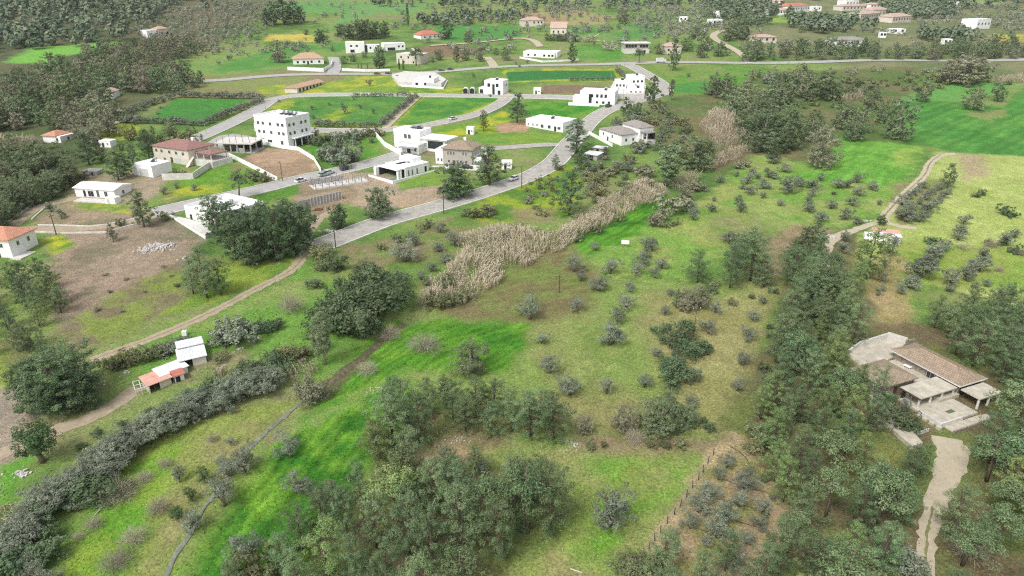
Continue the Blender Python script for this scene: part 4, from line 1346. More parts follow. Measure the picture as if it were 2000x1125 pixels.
# --- pool villa
b = House('pool_villa', 'white flat roofed courtyard villa with a turquoise pool', 'house', (722, 344), (768, 359))
W = b.W
Ls = math.dist(at(768, 359)[:2], at(862, 338)[:2])
b.box('terrace', 'pale_concrete', 0, W, 0, Ls, -1.5, .25)
b.box('boundary_wall', 'white', -.3, W + .3, -.35, -.05, -1.5, 1.1).box('boundary_wall', 'white', W + .02, W + .32, 0, Ls, -1.5, 1.1)
b.walls('white', 0, W * .85, Ls * .38, Ls * .95, 3.6, z0=.25, parapet=.35, roof='white')
b.walls('white', 0, 1.2, 2, Ls * .38, 3.6, z0=.25, parapet=0)
b.box('canopy', 'white', 0, W * .82, 4.0, Ls * .379, 3.3, 3.66)
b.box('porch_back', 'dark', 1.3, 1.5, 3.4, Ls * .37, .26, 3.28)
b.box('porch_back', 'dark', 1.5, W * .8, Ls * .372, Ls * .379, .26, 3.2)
for y in (4.3, Ls * .28): b.box('column', 'white', W * .76, W * .82, y, y + .5, .25, 3.3)
b.box('pool', 'pool', W * .30, W * .80, 1.0, 6.2, .254, .30)
b.box('roof_light', 'dark', W * .2, W * .35, Ls * .5, Ls * .72, 3.67, 3.72)
b.win('R', (0, W * .85, Ls * .38, Ls * .95), (.12, .28, .48), .6, .7, 2.2).win('R', (0, W * .85, Ls * .38, Ls * .95), (.85,), .3, 1.0, 2.4, 'door', 'dark')
b.win('F', (0, W * .85, Ls * .38, Ls * .95), (.9,), .5, 1.0, 2.0)
b.box('upper_room', 'white', 0, W * .55, Ls * .72, Ls * .94, 3.67, 5.4)
b.done()
# --- two storey white villa behind
b = House('modern_villa', 'white two storey villa with a sloping roof and dark glazed corner behind the pool villa', 'house', (776, 296), (818, 302))
W = b.W
b.walls('white', 0, W, 0, 11, 3.4, parapet=.3, roof='pale_concrete')
b.walls('white', -5, W * .75, 5.5, 14, 7.6, parapet=.3, roof='white')
b.p('sloping_roof', 'white').prism([(W * .75 + .02, 5.0), (W * 2.0, 5.0), (W * 2.0, 14), (W * .75 + .02, 14)], 5.2, 5.6)
b.box('wall', 'white', W * .76, W * 1.85, 6, 13.5, -1.5, 5.19)
b.win('F', (W * .76, W * 1.85, 6, 13.5), (.6,), 1.4, W * .7, 3.0, 'glazed_corner', 'glass', 'darkmetal')
b.win('F', (-5, W * .75, 5.5, 14), (.45, .6), 4.5, 1.3, 1.8).win('F', (0, W, 0, 11), (.55,), .3, 1.6, 2.4, 'door', 'dark').win('F', (0, W, 0, 11), (.85,), 1.0, 1.0, 1.3)
b.box('canopy', 'metal', W * .2, W * .95, -2.5, -.02, 2.6, 2.8)
b.box('solar_panel', 'glass', 0, W * .5, 10, 12.5, 8.0, 8.3)
b.done()
wall([(731, 263), (751, 286), (783, 304)], 2.0, 'white wall stepping down the left side of the two storey villa')
b = House('house', 'beige two storey house with a brown hipped roof right of the pool villa', 'house', (866, 322), (922, 327))
W = b.W
b.walls('beige', 0, W, 0, 10.5, 6.4, parapet=0)
b.hip('tile_brown', 0, W, 0, 10.5, 6.4, 2.2, over=.7)
b.walls('white', -3.5, -.02, 1, 10, 5.4, parapet=.3)
b.walls('white', W + .02, W + 3.5, 1.5, 10, 3.0, parapet=.7)
r_ = (0, W, 0, 10.5)
b.win('F', r_, (.18, .28, .38, .7, .8), 4.2, .7, 1.3).win('F', r_, (.2, .5, .62, .8), 1.2, .9, 1.2).win('F', r_, (.38,), 0, 1.1, 2.2, 'door', 'door')
b.win('F', (-3.5, 0, 1, 10), (.3, .7), 1.2, .7, 1.2).win('F', (W, W + 3.5, 1.5, 10), (.3, .6, .85), .9, .6, 1.4)
b.box('chimney', 'white', W * .5, W * .5 + .9, 7, 7.9, 7.4, 9.4).box('terrace', 'pale_concrete', -3.5, W + 3, -3.5, -.02, -2, .1)
b.done()
wall([(868, 332), (930, 327)], 1.0, 'white garden wall in front of the beige house')
# --- long white house, huts
b = House('long_house', 'long low white house with a flat roof and a row of small windows', 'house', (1027, 246), (1099, 259))
W = b.W
b.walls('white', 0, W, 0, 12.5, 3.9, parapet=.45, roof='white')
r_ = (0, W, 0, 12.5)
b.win('F', r_, (.07, .2, .31), 1.4, .7, 1.1).win('F', r_, (.45, .64), 1.0, 1.5, 1.5).win('F', r_, (.8,), .1, 1.1, 2.2, 'door', 'dark').win('F', r_, (.9,), 1.1, 1.6, 1.2).win('R', r_, (.3, .7), 1.2, 1.1, 1.2)
b.box('plinth', 'stone', 0, W * .65, -.5, -.01, -1.5, .3)
b.done()
for pL, pR, h, t in (((980, 331), (1000, 331), 2.8, 'small white hut by the dirt yard right of the conical pine'), ((911, 262), (925, 263), 3.0, 'small white hut beside the dark tree on the yellow flower plot'),
                     ((1042, 184), (1056, 184), 3.2, 'small white block shed beside the ploughed plot'), ((195, 288), (217, 288), 2.6, 'small white hut above the big pale trunked tree')):
    b = House('hut', t, 'hut', pL, pR)
    b.walls('white', 0, b.W, 0, b.W * .8, h, parapet=.15).win('F', (0, b.W, 0, b.W), (.35,), 0, .9, 2.0, 'door', 'dark').win('F', (0, b.W, 0, b.W), (.75,), 1.2, .7, .7).done()
# --- white house with grey roofs
b = House('house', 'white house with stepped grey tiled roofs on the slope below the village road', 'house', (1170, 268), (1213, 285))
W = b.W
b.walls('white', 0, W, 0, 12, 4.4, parapet=0)
b.hip('tile_grey', 0, W, 0, 12, 4.4, 1.6, over=.4)
b.walls('white', W * .35, W * 1.1, 8, 15, 6.8, parapet=0)
b.hip('tile_grey', W * .35, W * 1.1, 8, 15, 6.8, 1.8, over=.4)
r_ = (0, W, 0, 12)
b.win('F', r_, (.2, .6), 2.2, 1.0, 1.3).win('F', r_, (.4,), 0, 1, 2.1, 'door', 'door').win('R', r_, (.2, .5), 1.6, 1.1, 1.3)
b.p('veranda_roof', 'tile_grey').prism([(W + .05, 8.2), (W + 6, 8.2), (W + 6, 13), (W + .05, 13)], 5.3, 5.6)
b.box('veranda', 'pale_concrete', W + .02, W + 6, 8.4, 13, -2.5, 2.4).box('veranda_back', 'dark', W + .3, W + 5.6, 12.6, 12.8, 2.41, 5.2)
for k in range(3): b.box('column', 'white', W + .3 + k * 2.6, W + .6 + k * 2.6, 8.5, 8.8, 2.4, 5.3)
b.done()
wall([(1150, 262), (1176, 276), (1196, 287)], 1.3, 'white wall below the house with grey roofs')
b = House('white_villa', 'broad white two storey villa with a walled front terrace below the hillside compound', 'house', (1132, 203), (1200, 206))
W = b.W
b.walls('white', 0, W, 0, 12, 6.2, parapet=.5, roof='white')
r_ = (0, W, 0, 12)
b.win('F', r_, (.35, .5, .62, .74), 3.6, 1.2, 1.6).win('F', r_, (.5, .68, .84), .6, 1.2, 1.2).win('F', r_, (.3,), .2, 1.6, 5.0, 'stair_window').win('R', r_, (.3, .6), 3.4, 1.2, 1.4)
b.walls('white', -4, -.02, 2, 9, 3.2, parapet=.4)
b.box('terrace', 'pale_concrete', -5, W * .6, -3.5, -.02, -2, .2).box('terrace_wall', 'white', -5.2, W * .6, -3.8, -3.52, -2, 1.2)
b.done()
slab('paved_yard', [(1195, 194), (1258, 193), (1262, 168), (1240, 155), (1200, 158), (1192, 175)], .2, 'pale_concrete')
for (pL, pR, d, h, t) in (((1200, 178), (1222, 179), 8, 5.4, 'left white cube of the hillside compound'), ((1226, 190), (1256, 191), 9, 4.2, 'front white cube of the hillside compound'), ((1232, 172), (1258, 172), 9, 6.4, 'tall rear white cube of the hillside compound'), ((1200, 192), (1222, 193), 6, 2.6, 'low white flat roofed outbuilding of the hillside compound')):
    b = House('white_house', t, 'house', pL, pR)
    b.walls('white', 0, b.W, 0, d, h, parapet=.5, roof='white').win('F', (0, b.W, 0, d), (.2, .5, .8), h * .5, 1.1, 1.2).win('F', (0, b.W, 0, d), (.35,), 0, 1, 2.1, 'door', 'dark').done()
# --- villas along the middle road
b = House('modern_house', 'white two storey box house at the end of the village road', 'house', (946, 184), (982, 186))
W = b.W
b.walls('white', 0, W, 0, 10, 7.0, parapet=.5, roof='white').walls('white', -4, -.02, 2, 9, 3.0, parapet=.3)
b.win('F', (0, W, 0, 10), (.25, .7), 4.2, 1.6, 1.8).win('F', (0, W, 0, 10), (.5,), .2, 1.4, 5.4, 'stair_window').win('F', (0, W, 0, 10), (.8,), .2, 1.6, 2.2, 'door', 'dark').win('F', (-4, 0, 2, 9), (.4,), .4, 2, 2, 'opening', 'dark').win('R', (0, W, 0, 10), (.4, .7), 4, 1.1, 1.3)
b.done()
for pL, pR in (((904, 183), (914, 183)), ((917, 183), (927, 183))):
    b = House('arched_shed', 'small white arched shed with a black opening by the village road', 'shed', pL, pR, group='arched sheds by the village road')
    W = b.W
    n = 8
    arc = [(W / 2 - W / 2 * math.cos(math.pi * k / n), 1.6 + W * .5 * math.sin(math.pi * k / n)) for k in range(n + 1)]
    q = b.p('shell', 'white')
    for k in range(n):
        q.poly([(arc[k][0], 0, arc[k][1]), (arc[k + 1][0], 0, arc[k + 1][1]), (arc[k + 1][0], 5, arc[k + 1][1]), (arc[k][0], 5, arc[k][1])])
    q.box(0, .15, 0, 5, -1, 1.6).box(W - .15, W, 0, 5, -1, 1.6)
    b.p('opening', 'dark').poly([(x * .82 + W * .09, .25, z * .94) for x, z in arc] + [(W * .9, .25, -.5), (W * .1, .25, -.5)])
    b.done()
slab('paved_yard', [(778, 168), (862, 172), (872, 160), (850, 142), (790, 140), (765, 150)], .2, 'pale_concrete')
b = House('white_house', 'low white flat roofed house in the walled village compound', 'house', (806, 170), (848, 171))
b.walls('white', 0, b.W, 0, 13, 4.4, parapet=.4, roof='white').win('F', (0, b.W, 0, 13), (.2, .6), 1.2, 1.6, 1.4).win('R', (0, b.W, 0, 13), (.3,), .2, 2.4, 2.4, 'opening', 'dark').win('L', (0, b.W, 0, 13), (.4, .7), .3, 2.2, 2.4, 'opening', 'dark').done()
wall([(768, 152), (784, 169), (866, 174), (874, 160)], 1.1, 'low white wall round the village compound', 'white')
b = House('house', 'cream house among dark trees above the village compound', 'house', (775, 124), (822, 126))
b.walls('cream', 0, b.W, 0, 12, 6.5, parapet=.4).win('F', (0, b.W, 0, 12), (.2, .5, .8), 3.8, 1.3, 1.4).win('F', (0, b.W, 0, 12), (.3, .7), .6, 1.3, 1.4).box('tower', 'cream', b.W * .5, b.W * .7, 4, 8, 6.5, 10).done()
b = House('house', 'white house with a tan hipped roof and a curved white garden wall', 'house', (573, 126), (633, 125))
b.walls('white', 0, b.W, 0, 12, 3.8, parapet=0).hip('tile_tan', 0, b.W, 0, 12, 3.8, 3.4).win('F', (0, b.W, 0, 12), (.15, .35, .6, .85), 1.0, 1.4, 1.5).win('F', (0, b.W, 0, 12), (.48,), 0, 1.2, 2.3, 'door', 'dark').box('chimney', 'tile_tan', b.W * .7, b.W * .75, 5, 6, 5, 8).done()
wall([(562, 137), (610, 139), (632, 140), (647, 132), (650, 122)], 2.2, 'curved white retaining wall below the tan roofed house', 'white', .4)
wall([(668, 138), (715, 140), (762, 139)], 1.6, 'white wall of the garden left of the village compound', 'white')
b = House('farm_building', 'long low farm building with a weathered brown tiled roof', 'building', (581, 182), (632, 164))
W = b.W
b.walls('cream', 0, W, 0, 8, 2.6, parapet=0).hip('tile_tan', 0, W, 0, 8, 2.6, 1.4, True)
b.win('F', (0, W, 0, 8), [.1 + .13 * k for k in range(7)], .4, 1.6, 1.8, 'opening', 'dark').done()
b = House('modern_house', 'white two storey house with a tall dark entrance beside the row of dark trees', 'house', (676, 104), (742, 102))
W = b.W
b.walls('white', 0, W * .55, 0, 11, 7.4, parapet=.5, roof='white').walls('white', W * .55 + .02, W, 1, 11, 5.2, parapet=.4, roof='white')
b.win('F', (0, W * .55, 0, 11), (.3, .6), 4.6, 1.8, 1.3).win('F', (0, W * .55, 0, 11), (.35,), .4, 3.2, 2.2, 'opening', 'dark').win('F', (0, W, 1, 11), (.6,), .2, 2.0, 5.5, 'entrance', 'dark').win('F', (W * .55, W, 1, 11), (.4, .75), 2.8, 1.2, 1.6).done()
b = House('modern_house', 'lower white house with a dark porch right of the tall entrance house', 'house', (750, 100), (792, 97))
b.walls('white', 0, b.W, 0, 11, 5.2, parapet=.5, roof='white').win('F', (0, b.W, 0, 11), (.35,), .4, b.W * .35, 2.2, 'porch', 'dark').win('F', (0, b.W, 0, 11), (.7, .88), 2.6, 1.4, 1.3).done()
b = House('house', 'small white house with a bright red roof on the far slope', 'house', (822, 77), (861, 75))
b.walls('white', 0, b.W, 0, 12, 3.6, parapet=0).hip('tile_red', 0, b.W, 0, 12, 3.6, 3.2).win('F', (0, b.W, 0, 12), (.2, .45, .7, .88), 1, 1.4, 1.5).done()
b = House('low_house', 'long low white modern house beyond the main road', 'house', (1022, 111), (1088, 113))
W = b.W
b.walls('white', 0, W, 0, 12, 3.6, parapet=.5, roof='white').walls('white', W * .55, W * .95, -3, -.02, 3.4, parapet=.3).win('F', (W * .55, W * .95, -3, 0), (.25, .6, .85), .9, 1.6, 1.4).win('F', (0, W, 0, 12), (.15, .35), 1, 1.4, 1.3).done()
wall([(1015, 114), (1060, 122), (1130, 118)], 1.2, 'white wall in front of the long low modern house', 'white')
b = House('house', 'cream house with a pink roof and small arches on the far plain', 'house', (1020, 52), (1062, 51))
b.walls('cream', 0, b.W, 0, 14, 5.6, parapet=0).hip('tile_pink', 0, b.W, 0, 14, 5.6, 3).win('F', (0, b.W, 0, 14), (.2, .55, .75, .9), 2.8, 1.5, 1.8, 'arch', 'dark').done()
b = House('house', 'pale house with steep cream gables right of the pink roofed house', 'house', (1075, 66), (1106, 66))
b.walls('cream', 0, b.W, 0, 12, 5, parapet=0).hip('tile_pink', 0, b.W, 0, 12, 5, 5, True).win('F', (0, b.W, 0, 12), (.2, .5, .8), .8, 1.4, 2, 'window').done()
b = House('glazed_house', 'pale two storey house with a long row of upper windows by the main road', 'house', (1220, 105), (1268, 104))
W = b.W
b.walls('pale_concrete', 0, W, 0, 11, 3.2, parapet=0).walls('beige', 0, W * .96, .4, 11, 7.0, z0=3.21, parapet=0).box('roof', 'sheet_white', -.6, W + .6, -.6, 11.5, 7.004, 7.6)
b.win('F', (0, W * .96, .4, 11), (.08, .2, .32, .45, .68, .8, .92), 4.2, 1.9, 2.0).win('F', (0, W, 0, 11), (.5, .8), .4, 1.6, 2.0, 'door', 'dark').done()
b = House('house', 'pale pink house half hidden behind the tall tree at the junction', 'house', (1297, 105), (1330, 105))
b.walls('cream', 0, b.W, 0, 10, 5.2, parapet=0).hip('tile_pink', 0, b.W, 0, 10, 5.2, 2.4).win('F', (0, b.W, 0, 10), (.25, .7), 2, 1.5, 1.5).done()
b = House('house', 'white ruin like house with a flat roof on the far left slope', 'house', (289, 74), (334, 70))
b.walls('white', 0, b.W * .5, 0, 10, 5.6, parapet=0).walls('cream', b.W * .5 + .02, b.W, 2, 10, 6.0, parapet=0).hip('tile_tan', b.W * .5, b.W, 2, 10, 6.0, 2).win('F', (0, b.W * .5, 0, 10), (.3, .7), 1, 2.0, 2.2, 'opening', 'dark').win('F', (b.W * .5, b.W, 2, 10), (.4, .8), 2, 1.6, 1.6).done()
b = House('shed', 'white shed with a sloping pale roof among the trees of the left wood', 'shed', (192, 194), (222, 193))
b.walls('white', 0, b.W, 0, 9, 3.4, parapet=0).hip('tile_pink', 0, b.W, 0, 9, 3.4, 1.4, True, .3).win('F', (0, b.W, 0, 9), (.2, .45, .7), .9, 1.1, 1.2).done()
b = House('cottage', 'small cottage with an orange brown roof above the reeds on the left', 'house', (86, 278), (120, 279))
b.walls('white', 0, b.W, 0, 8, 2.8, parapet=0).hip('tile_orange', 0, b.W * .75, 0, 8, 2.8, 1.6).win('F', (0, b.W, 0, 8), (.8,), .8, 1, 1.2).win('R', (0, b.W, 0, 8), (.5,), .8, 1, 1.2).done()
# far right hillside houses
for pL, pR, wm, rm, h, rh, t in (((1502, 30), (1548, 29), 'white', 'tile_pink', 5, 2, 'long white house left of the red roofed one on the far right slope'), ((1538, 24), (1580, 23), 'white', 'tile_red', 6.5, 3, 'white house with a red roof on the far right slope'),
                                 ((1645, 22), (1692, 20), 'cream', 'tile_pink', 5.5, 2, 'cream house partly behind trees on the far right slope'), ((1680, 38), (1718, 36), 'cream', 'tile_pink', 5.5, 2.5, 'cream house with an orange pink roof left in the far right row'),
                                 ((1702, 33), (1735, 31), 'cream', 'tile_pink', 7, 3, 'taller cream house in the middle of the far right row'), ((1742, 45), (1778, 44), 'cream', 'tile_pink', 6, 3, 'cream house with dark arches at the right end of the far right row'),
                                 ((1633, 92), (1692, 90), 'white', 'tile_grey', 5, 2, 'white grey roofed house in the trees above the main road'), ((1851, 70), (1880, 70), 'white', None, 5, 0, 'small white box house right of the far right row'),
                                 ((1906, 57), (1932, 56), 'white', None, 8, 0, 'bright white tower like house at the far right'), ((1478, 85), (1516, 84), 'cream', 'tile_pink', 4.5, 2, 'pink roofed bungalow above the main road'),
                                 ((1326, 43), (1342, 43), 'white', None, 4.5, 0, 'white shed in the olive grove beyond the junction'), ((1390, 50), (1410, 49), 'white', None, 5, 0, 'white house in trees beyond the olive grove'),
                                 ((1402, 33), (1420, 32), 'white', None, 5, 0, 'pale house behind the far trees right of the olive grove'), ((1478, 12), (1530, 10), 'white', 'tile_pink', 6, 2, 'long pale house on the skyline at the right'), ((1842, 88), (1858, 88), 'white', None, 4, 0, 'little white hut in the tree belt above the main road'),
                                 ((1718, 74), (1730, 74), 'white', None, 4, 0, 'little white shed beyond the grey roofed house'), ((1652, 12), (1676, 11), 'white', None, 6, 0, 'white flat roofed house on the skyline left of the far right woods'), ((1586, 22), (1604, 22), 'white', None, 5, 0, 'small white house just right of the far red roof'), ((1700, 18), (1722, 17), 'white', 'tile_pink', 5, 2, 'white house with a pale roof at the back of the far right row'), ((1742, 66), (1768, 66), 'white', None, 3.5, 0, 'low white wall like building below the far right row'), ((1856, 12), (1876, 12), 'white', None, 5, 0, 'lone white house on the far right ridge')):
    b = House('house', t, 'house', pL, pR)
    d = min(14, b.W * .8)
    b.walls(wm, 0, b.W, 0, d, h, parapet=0 if rm else .5, roof='white')
    if rm: b.hip(rm, 0, b.W, 0, d, h, rh)
    k = max(2, int(b.W / 5))
    b.win('F', (0, b.W, 0, d), [(i + .5) / k for i in range(k)], h * .45, 1.8, 1.8, 'window')
    b.done()
b = House('metal_shed', 'upper small shed with a pale sheet roof below the village road', 'shed', (1158, 297), (1180, 300))
b.walls('concrete', 0, b.W, 0, 4, 1.9, parapet=0).box('roof', 'sheet_white', -.3, b.W + .3, -.4, 4.4, 1.904, 2.05).win('F', (0, b.W, 0, 4), (.4,), 0, 1, 1.7, 'door', 'dark').done()
b = House('metal_shed', 'lower larger shed with a pale sheet roof below the village road', 'shed', (1140, 310), (1166, 314))
b.walls('concrete', 0, b.W, 0, 6, 2.0, parapet=0).box('roof', 'sheet_white', -.3, b.W + .3, -.4, 6.4, 2.004, 2.15).win('F', (0, b.W, 0, 6), (.6,), 0, 1.2, 1.8, 'door', 'dark').done()
b = House('concrete_tank', 'round topped grey concrete tank beside the big tree left of the bungalow', 'tank', (160, 343), (190, 343))
b.walls('concrete', 0, b.W, 0, 4, 1.5, parapet=0).p('cover', 'concrete').hip(-.1, b.W + .1, -.1, 4.1, 1.504, .6)
b.win('F', (0, b.W, 0, 4), (.7,), .1, .8, 1.2, 'door', 'dark').done()
# --- pink roofed shed on the right meadow
b = House('shed', 'white shed with a faded pink roof beside the field track at the right', 'shed', (1708, 473), (1757, 479))
W = b.W
b.walls('white', 0, W, 0, 5.5, 2.3, parapet=0)
b.p('roof', 'sheet_pink').prism([(-.4, 2.6), (W + .3, 2.6), (W + .3, 5.9), (-.4, 5.9)], 2.304, 2.5)
b.p('lean_to_roof', 'sheet_white').prism([(-.3, -.4), (W + .2, -.4), (W + .2, 2.58), (-.3, 2.58)], 2.304, 2.42)
b.win('F', (0, W, 0, 5.5), (.55,), .9, .8, .7).win('F', (0, W, 0, 5.5), (.8,), 0, .9, 1.9, 'door', 'metal').box('wing', 'white', -2.4, -.02, 1.5, 4, -1, 1.7)
b.done()
# --- cluster of sheds at the left, by the dirt drive
def shed(pL, pR, depth, h, wm, rm, label, front=None, rise=.25):
    b = House('shed', label, 'shed', pL, pR)
    W = b.W
    if front == 'open':
        b.box('wall', wm, 0, .12, 0, depth, -1, h).box('wall', wm, W - .12, W, 0, depth, -1, h).box('back_wall', 'dark', .12, W - .12, depth - .15, depth, -1, h)
        b.box('front_panel', 'cream', W * .48, W - .15, .02, .12, -1, h)
        b.box('post', 'wood', W * .24, W * .24 + .1, 0, .1, -1, h)
    else:
        b.box('wall', wm, 0, W, 0, depth, -1, h)
        b.win('F', (0, W, 0, depth), (.3,), 0, .8, h * .8, 'door', 'dark')
    q = b.p('roof', rm)
    n = len(q.v)
    z0, z1 = h + .01, h + .01 + rise
    for z in (0, .09):
        q.v += [(-.3, -.35, z0 + z), (W + .3, -.35, z0 + z), (W + .3, depth + .3, z1 + z), (-.3, depth + .3, z1 + z)]
    q.f += [tuple(n + i for i in f) for f in ((3, 2, 1, 0), (4, 5, 6, 7), (0, 1, 5, 4), (1, 2, 6, 5), (2, 3, 7, 6), (3, 0, 4, 7))]
    k = int(W / .5)
    rb = b.p('roof_rib', rm)
    for i in range(1, k):
        x = W * i / k
        m = len(rb.v)
        rb.v += [(x - .03, -.34, z0 + .094), (x + .03, -.34, z0 + .094), (x + .03, depth + .29, z1 + .094), (x - .03, depth + .29, z1 + .094), (x, -.34, z0 + .13), (x, depth + .29, z1 + .13)]
        rb.f += [tuple(m + j for j in f) for f in ((0, 4, 5, 3), (4, 1, 2, 5))]
    return b.done()
shed((294, 769), (336, 750), 3.6, 1.75, 'cream', 'sheet_pink', 'shed with a salmon pink sheet roof beside the dirt drive', 'open')
shed((318, 750), (368, 727), 3.0, 1.7, 'white', 'sheet_white', 'shed with a flat white sheet roof behind the salmon pink one')
shed((344, 748), (361, 741), 1.5, 1.5, 'white', 'sheet_red', 'tiny white hut with a red roof beside the white sheet roof')
shed((354, 722), (404, 708), 4.4, 1.9, 'white', 'sheet_white', 'larger shed with stepped white sheet roofs at the upper end of the cluster', 'open')
shed((352, 700), (398, 687), 2.2, 2.3, 'white', 'sheet_white', 'rear shed with a white sheet roof stepping up behind the larger one')
b = House('pergola', 'open white metal pergola frame left of the salmon pink shed', 'pergola', (268, 778), (292, 770))
W = b.W
for x in (0, W / 2, W):
    for y in (0, 1.6, 3.2): b.box('post', 'sheet_white', x - .04, x + .04, y - .04, y + .04, -.5, 1.7)
for x in (0, W / 2, W): b.box('beam', 'sheet_white', x - .05, x + .05, -.1, 3.3, 1.7, 1.8)
for y in (0, 1.6, 3.2): b.box('beam', 'sheet_white', 0, W, y - .05, y + .05, 1.804, 1.88)
b.done()
b = House('water_tank', 'white plastic water tank on the grass above the sheds', 'tank', (356, 658), (365, 657))
b.box('tank', 'white', 0, b.W, 0, .9, .15, 1.15).box('cap', 'frame', b.W * .35, b.W * .6, .3, .6, 1.154, 1.24).box('pallet', 'wood', -.05, b.W + .05, -.05, .95, -.2, .146).done()

# --- the tiled villa in the pines
EH = 2.35
b = House('villa', 'stone villa with two brown tiled hipped roofs and pale flat porches among the pines', 'villa', (1740, 678), (1875, 756), EH)
Lm = b.W
dv = b.loc(1932, 741, EH)[1]
Z0 = min(terrain(*b.w(x, y)) for x in (0, Lm) for y in (-6, dv)) - b.o[2]
b.box('wall', 'stone', .5, Lm - .5, .5, dv - .5, -1.5, EH)
b.p('roof', 'tile_brown').hip(0, Lm, 0, dv, EH + .004, 1.25)
b.p('ridge_tiles', 'tile_tan').box(dv / 2, Lm - dv / 2, dv / 2 - .1, dv / 2 + .1, EH + 1.40, EH + 1.48)
b.p('gutter', 'pale_concrete').box(-.12, Lm + .12, -.16, -.02, EH - .02, EH + .16).box(Lm + .02, Lm + .14, 0, dv, EH - .02, EH + .16)
p1, p2, p3 = b.loc(1730, 698, EH), b.loc(1795, 737, EH), b.loc(1730, 757, EH)
x0, x1, y1, y0 = min(p1[0], p2[0]) - .2, p2[0], p2[1], p3[1] - .2
b.box('wall', 'stone', x0 + .45, x1 - .45, y0 + .45, y1 - .45, -1.5, EH - .1)
b.p('roof', 'tile_brown').hip(x0, x1, y0, y1, EH - .096, 1.2)
b.p('gutter', 'pale_concrete').box(x0 - .1, x1 + .1, y0 - .14, y0 - .02, EH - .12, EH + .05)
b.win('F', (x0 + .45, x1 - .45, y0 + .45, y1), (.35, .75), .7, .8, 1.0)
b.win('R', (x0, x1 - .45, y0 + .45, y1 - .45), (.4,), 0, .9, 1.8, 'door', 'door')
# porch roofs
q1, q2, q3 = b.loc(1755, 755, EH), b.loc(1797, 778, EH), b.loc(1872, 756, EH)
px0, px1, py0 = q1[0], max(q2[0], q3[0]) - .15, q2[1]
b.box('porch_roof', 'paving', max(px0, x1 + .05), px1, py0, -.2, EH - .45, EH - .22)
b.box('porch_beam', 'wood', max(px0, x1 + .05), px1 + .05, py0 - .1, py0 - .003, EH - .5, EH - .25)
n = 4
for i in range(n):
    y = py0 + .35 + (-.9 - py0) * i / (n - 1)
    cm = MB()
    cm.tube([(px1 - .35, y, -.5), (px1 - .35, y, EH - .45)], [.21, .19], 10)
    b.one('column', 'pale_concrete', cm)
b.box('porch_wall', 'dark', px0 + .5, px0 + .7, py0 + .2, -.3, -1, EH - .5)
s1, s2, s3 = b.loc(1882, 758, EH), b.loc(1915, 779, EH), b.loc(1952, 760, EH)
b.box('porch_roof', 'paving', Lm + .25, s2[0], s2[1], s3[1], EH - .5, EH - .28)
for y in (s2[1] + .3, (s2[1] + s3[1]) / 2, s3[1] - .3):
    cm = MB()
    cm.tube([(s2[0] - .3, y, -.7), (s2[0] - .3, y, EH - .5)], [.22, .2], 10)
    b.one('column', 'pale_concrete', cm)
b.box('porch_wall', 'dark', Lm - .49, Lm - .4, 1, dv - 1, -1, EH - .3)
b.win('F', (.5, Lm - .5, .5, dv), (.6, .75), .1, 1.6, 1.9, 'glazed_door', 'glass')
# courtyard furniture, patio, planting beds
def gtop(x0, x1, y0, y1):
    return max(terrain(*b.w(x, y)) for x in (x0, x1) for y in (y0, y1)) - b.o[2]
def span(p4):
    a, bb, c, e = [b.loc(*q) for q in p4]
    return (a[0] + bb[0]) / 2, (c[0] + e[0]) / 2, (a[1] + e[1]) / 2, (bb[1] + c[1]) / 2
tx0, tx1, ty0, ty1 = span(((1795, 803), (1868, 782), (1910, 812), (1828, 834)))
pz = gtop(tx0, tx1, ty0, ty1) + .2
b.box('courtyard', 'paving', x0 - 1, Lm, y1 - .3, .5, -2, max(gtop(x0 - 1, Lm, y1 - .3, .5) + .12, -.30))
b.box('patio', 'paving', px1 - 3.5, tx1, ty0, ty1, -2.6, pz)
b.box('patio_wall', 'pale_concrete', tx1 + .003, tx1 + .22, ty0 - .2, ty1 * .55 + ty0 * .45, -2.8, pz + .3).box('patio_wall', 'pale_concrete', tx0, tx1, ty0 - .22, ty0 - .003, -2.8, pz + .3)
b.box('lower_terrace', 'paving', tx1 + .23, tx1 + 1.9, ty0 + .6, ty1 + 1.5, -2.8, pz - .4).box('terrace_wall', 'stone', tx1 + 1.903, tx1 + 2.15, ty0 + .4, ty1 + 1.6, -3.2, pz - .12)
b.box('lawn_patch', 'leaf_scrub', tx0 + (tx1 - tx0) * .45, tx0 + (tx1 - tx0) * .62, ty0 + (ty1 - ty0) * .45, ty0 + (ty1 - ty0) * .62, pz + .004, pz + .07)
for k in range(4): b.box('stepping_stone', 'paving', tx0 + .3 + k * 1.3, tx0 + 1.1 + k * 1.3, ty0 - 1.0, ty0 - .4, -2.6, pz - .1)
bx0, bx1, by0, by1 = span(((1735, 812), (1758, 803), (1806, 842), (1785, 853)))
bz = gtop(bx0, bx1, by0, by1) + .12
b.box('planting_bed', 'soil', bx0, bx1, by0, by1, -2.6, bz)
b.box('bed_edge', 'pale_concrete', bx0 - .2, bx1 + .2, by0 - .22, by0 - .003, -2.8, bz + .25).box('bed_edge', 'pale_concrete', bx1 + .003, bx1 + .2, by0, by1, -2.8, bz + .25).box('bed_edge', 'pale_concrete', bx0 - .2, bx0 - .003, by0, by1, -2.8, bz + .25)
b.done()
VILLA = b
slab('paved_yard', [(1652, 696), (1680, 676), (1733, 660), (1768, 672), (1745, 700), (1705, 722), (1690, 730)], .10, 'paving')
wall([(1648, 700), (1678, 678), (1732, 661)], 1.25, 'pale concrete wall at the back of the villa yard', 'pale_concrete', .3)
wall([(1732, 661), (1770, 673)], 1.5, 'short whitish wall at the upper corner of the villa yard', 'pale_concrete', .3)
wall([(1768, 674), (1785, 672)], 1.2, 'low stone wall stub behind the villa roof', 'stone', .3)
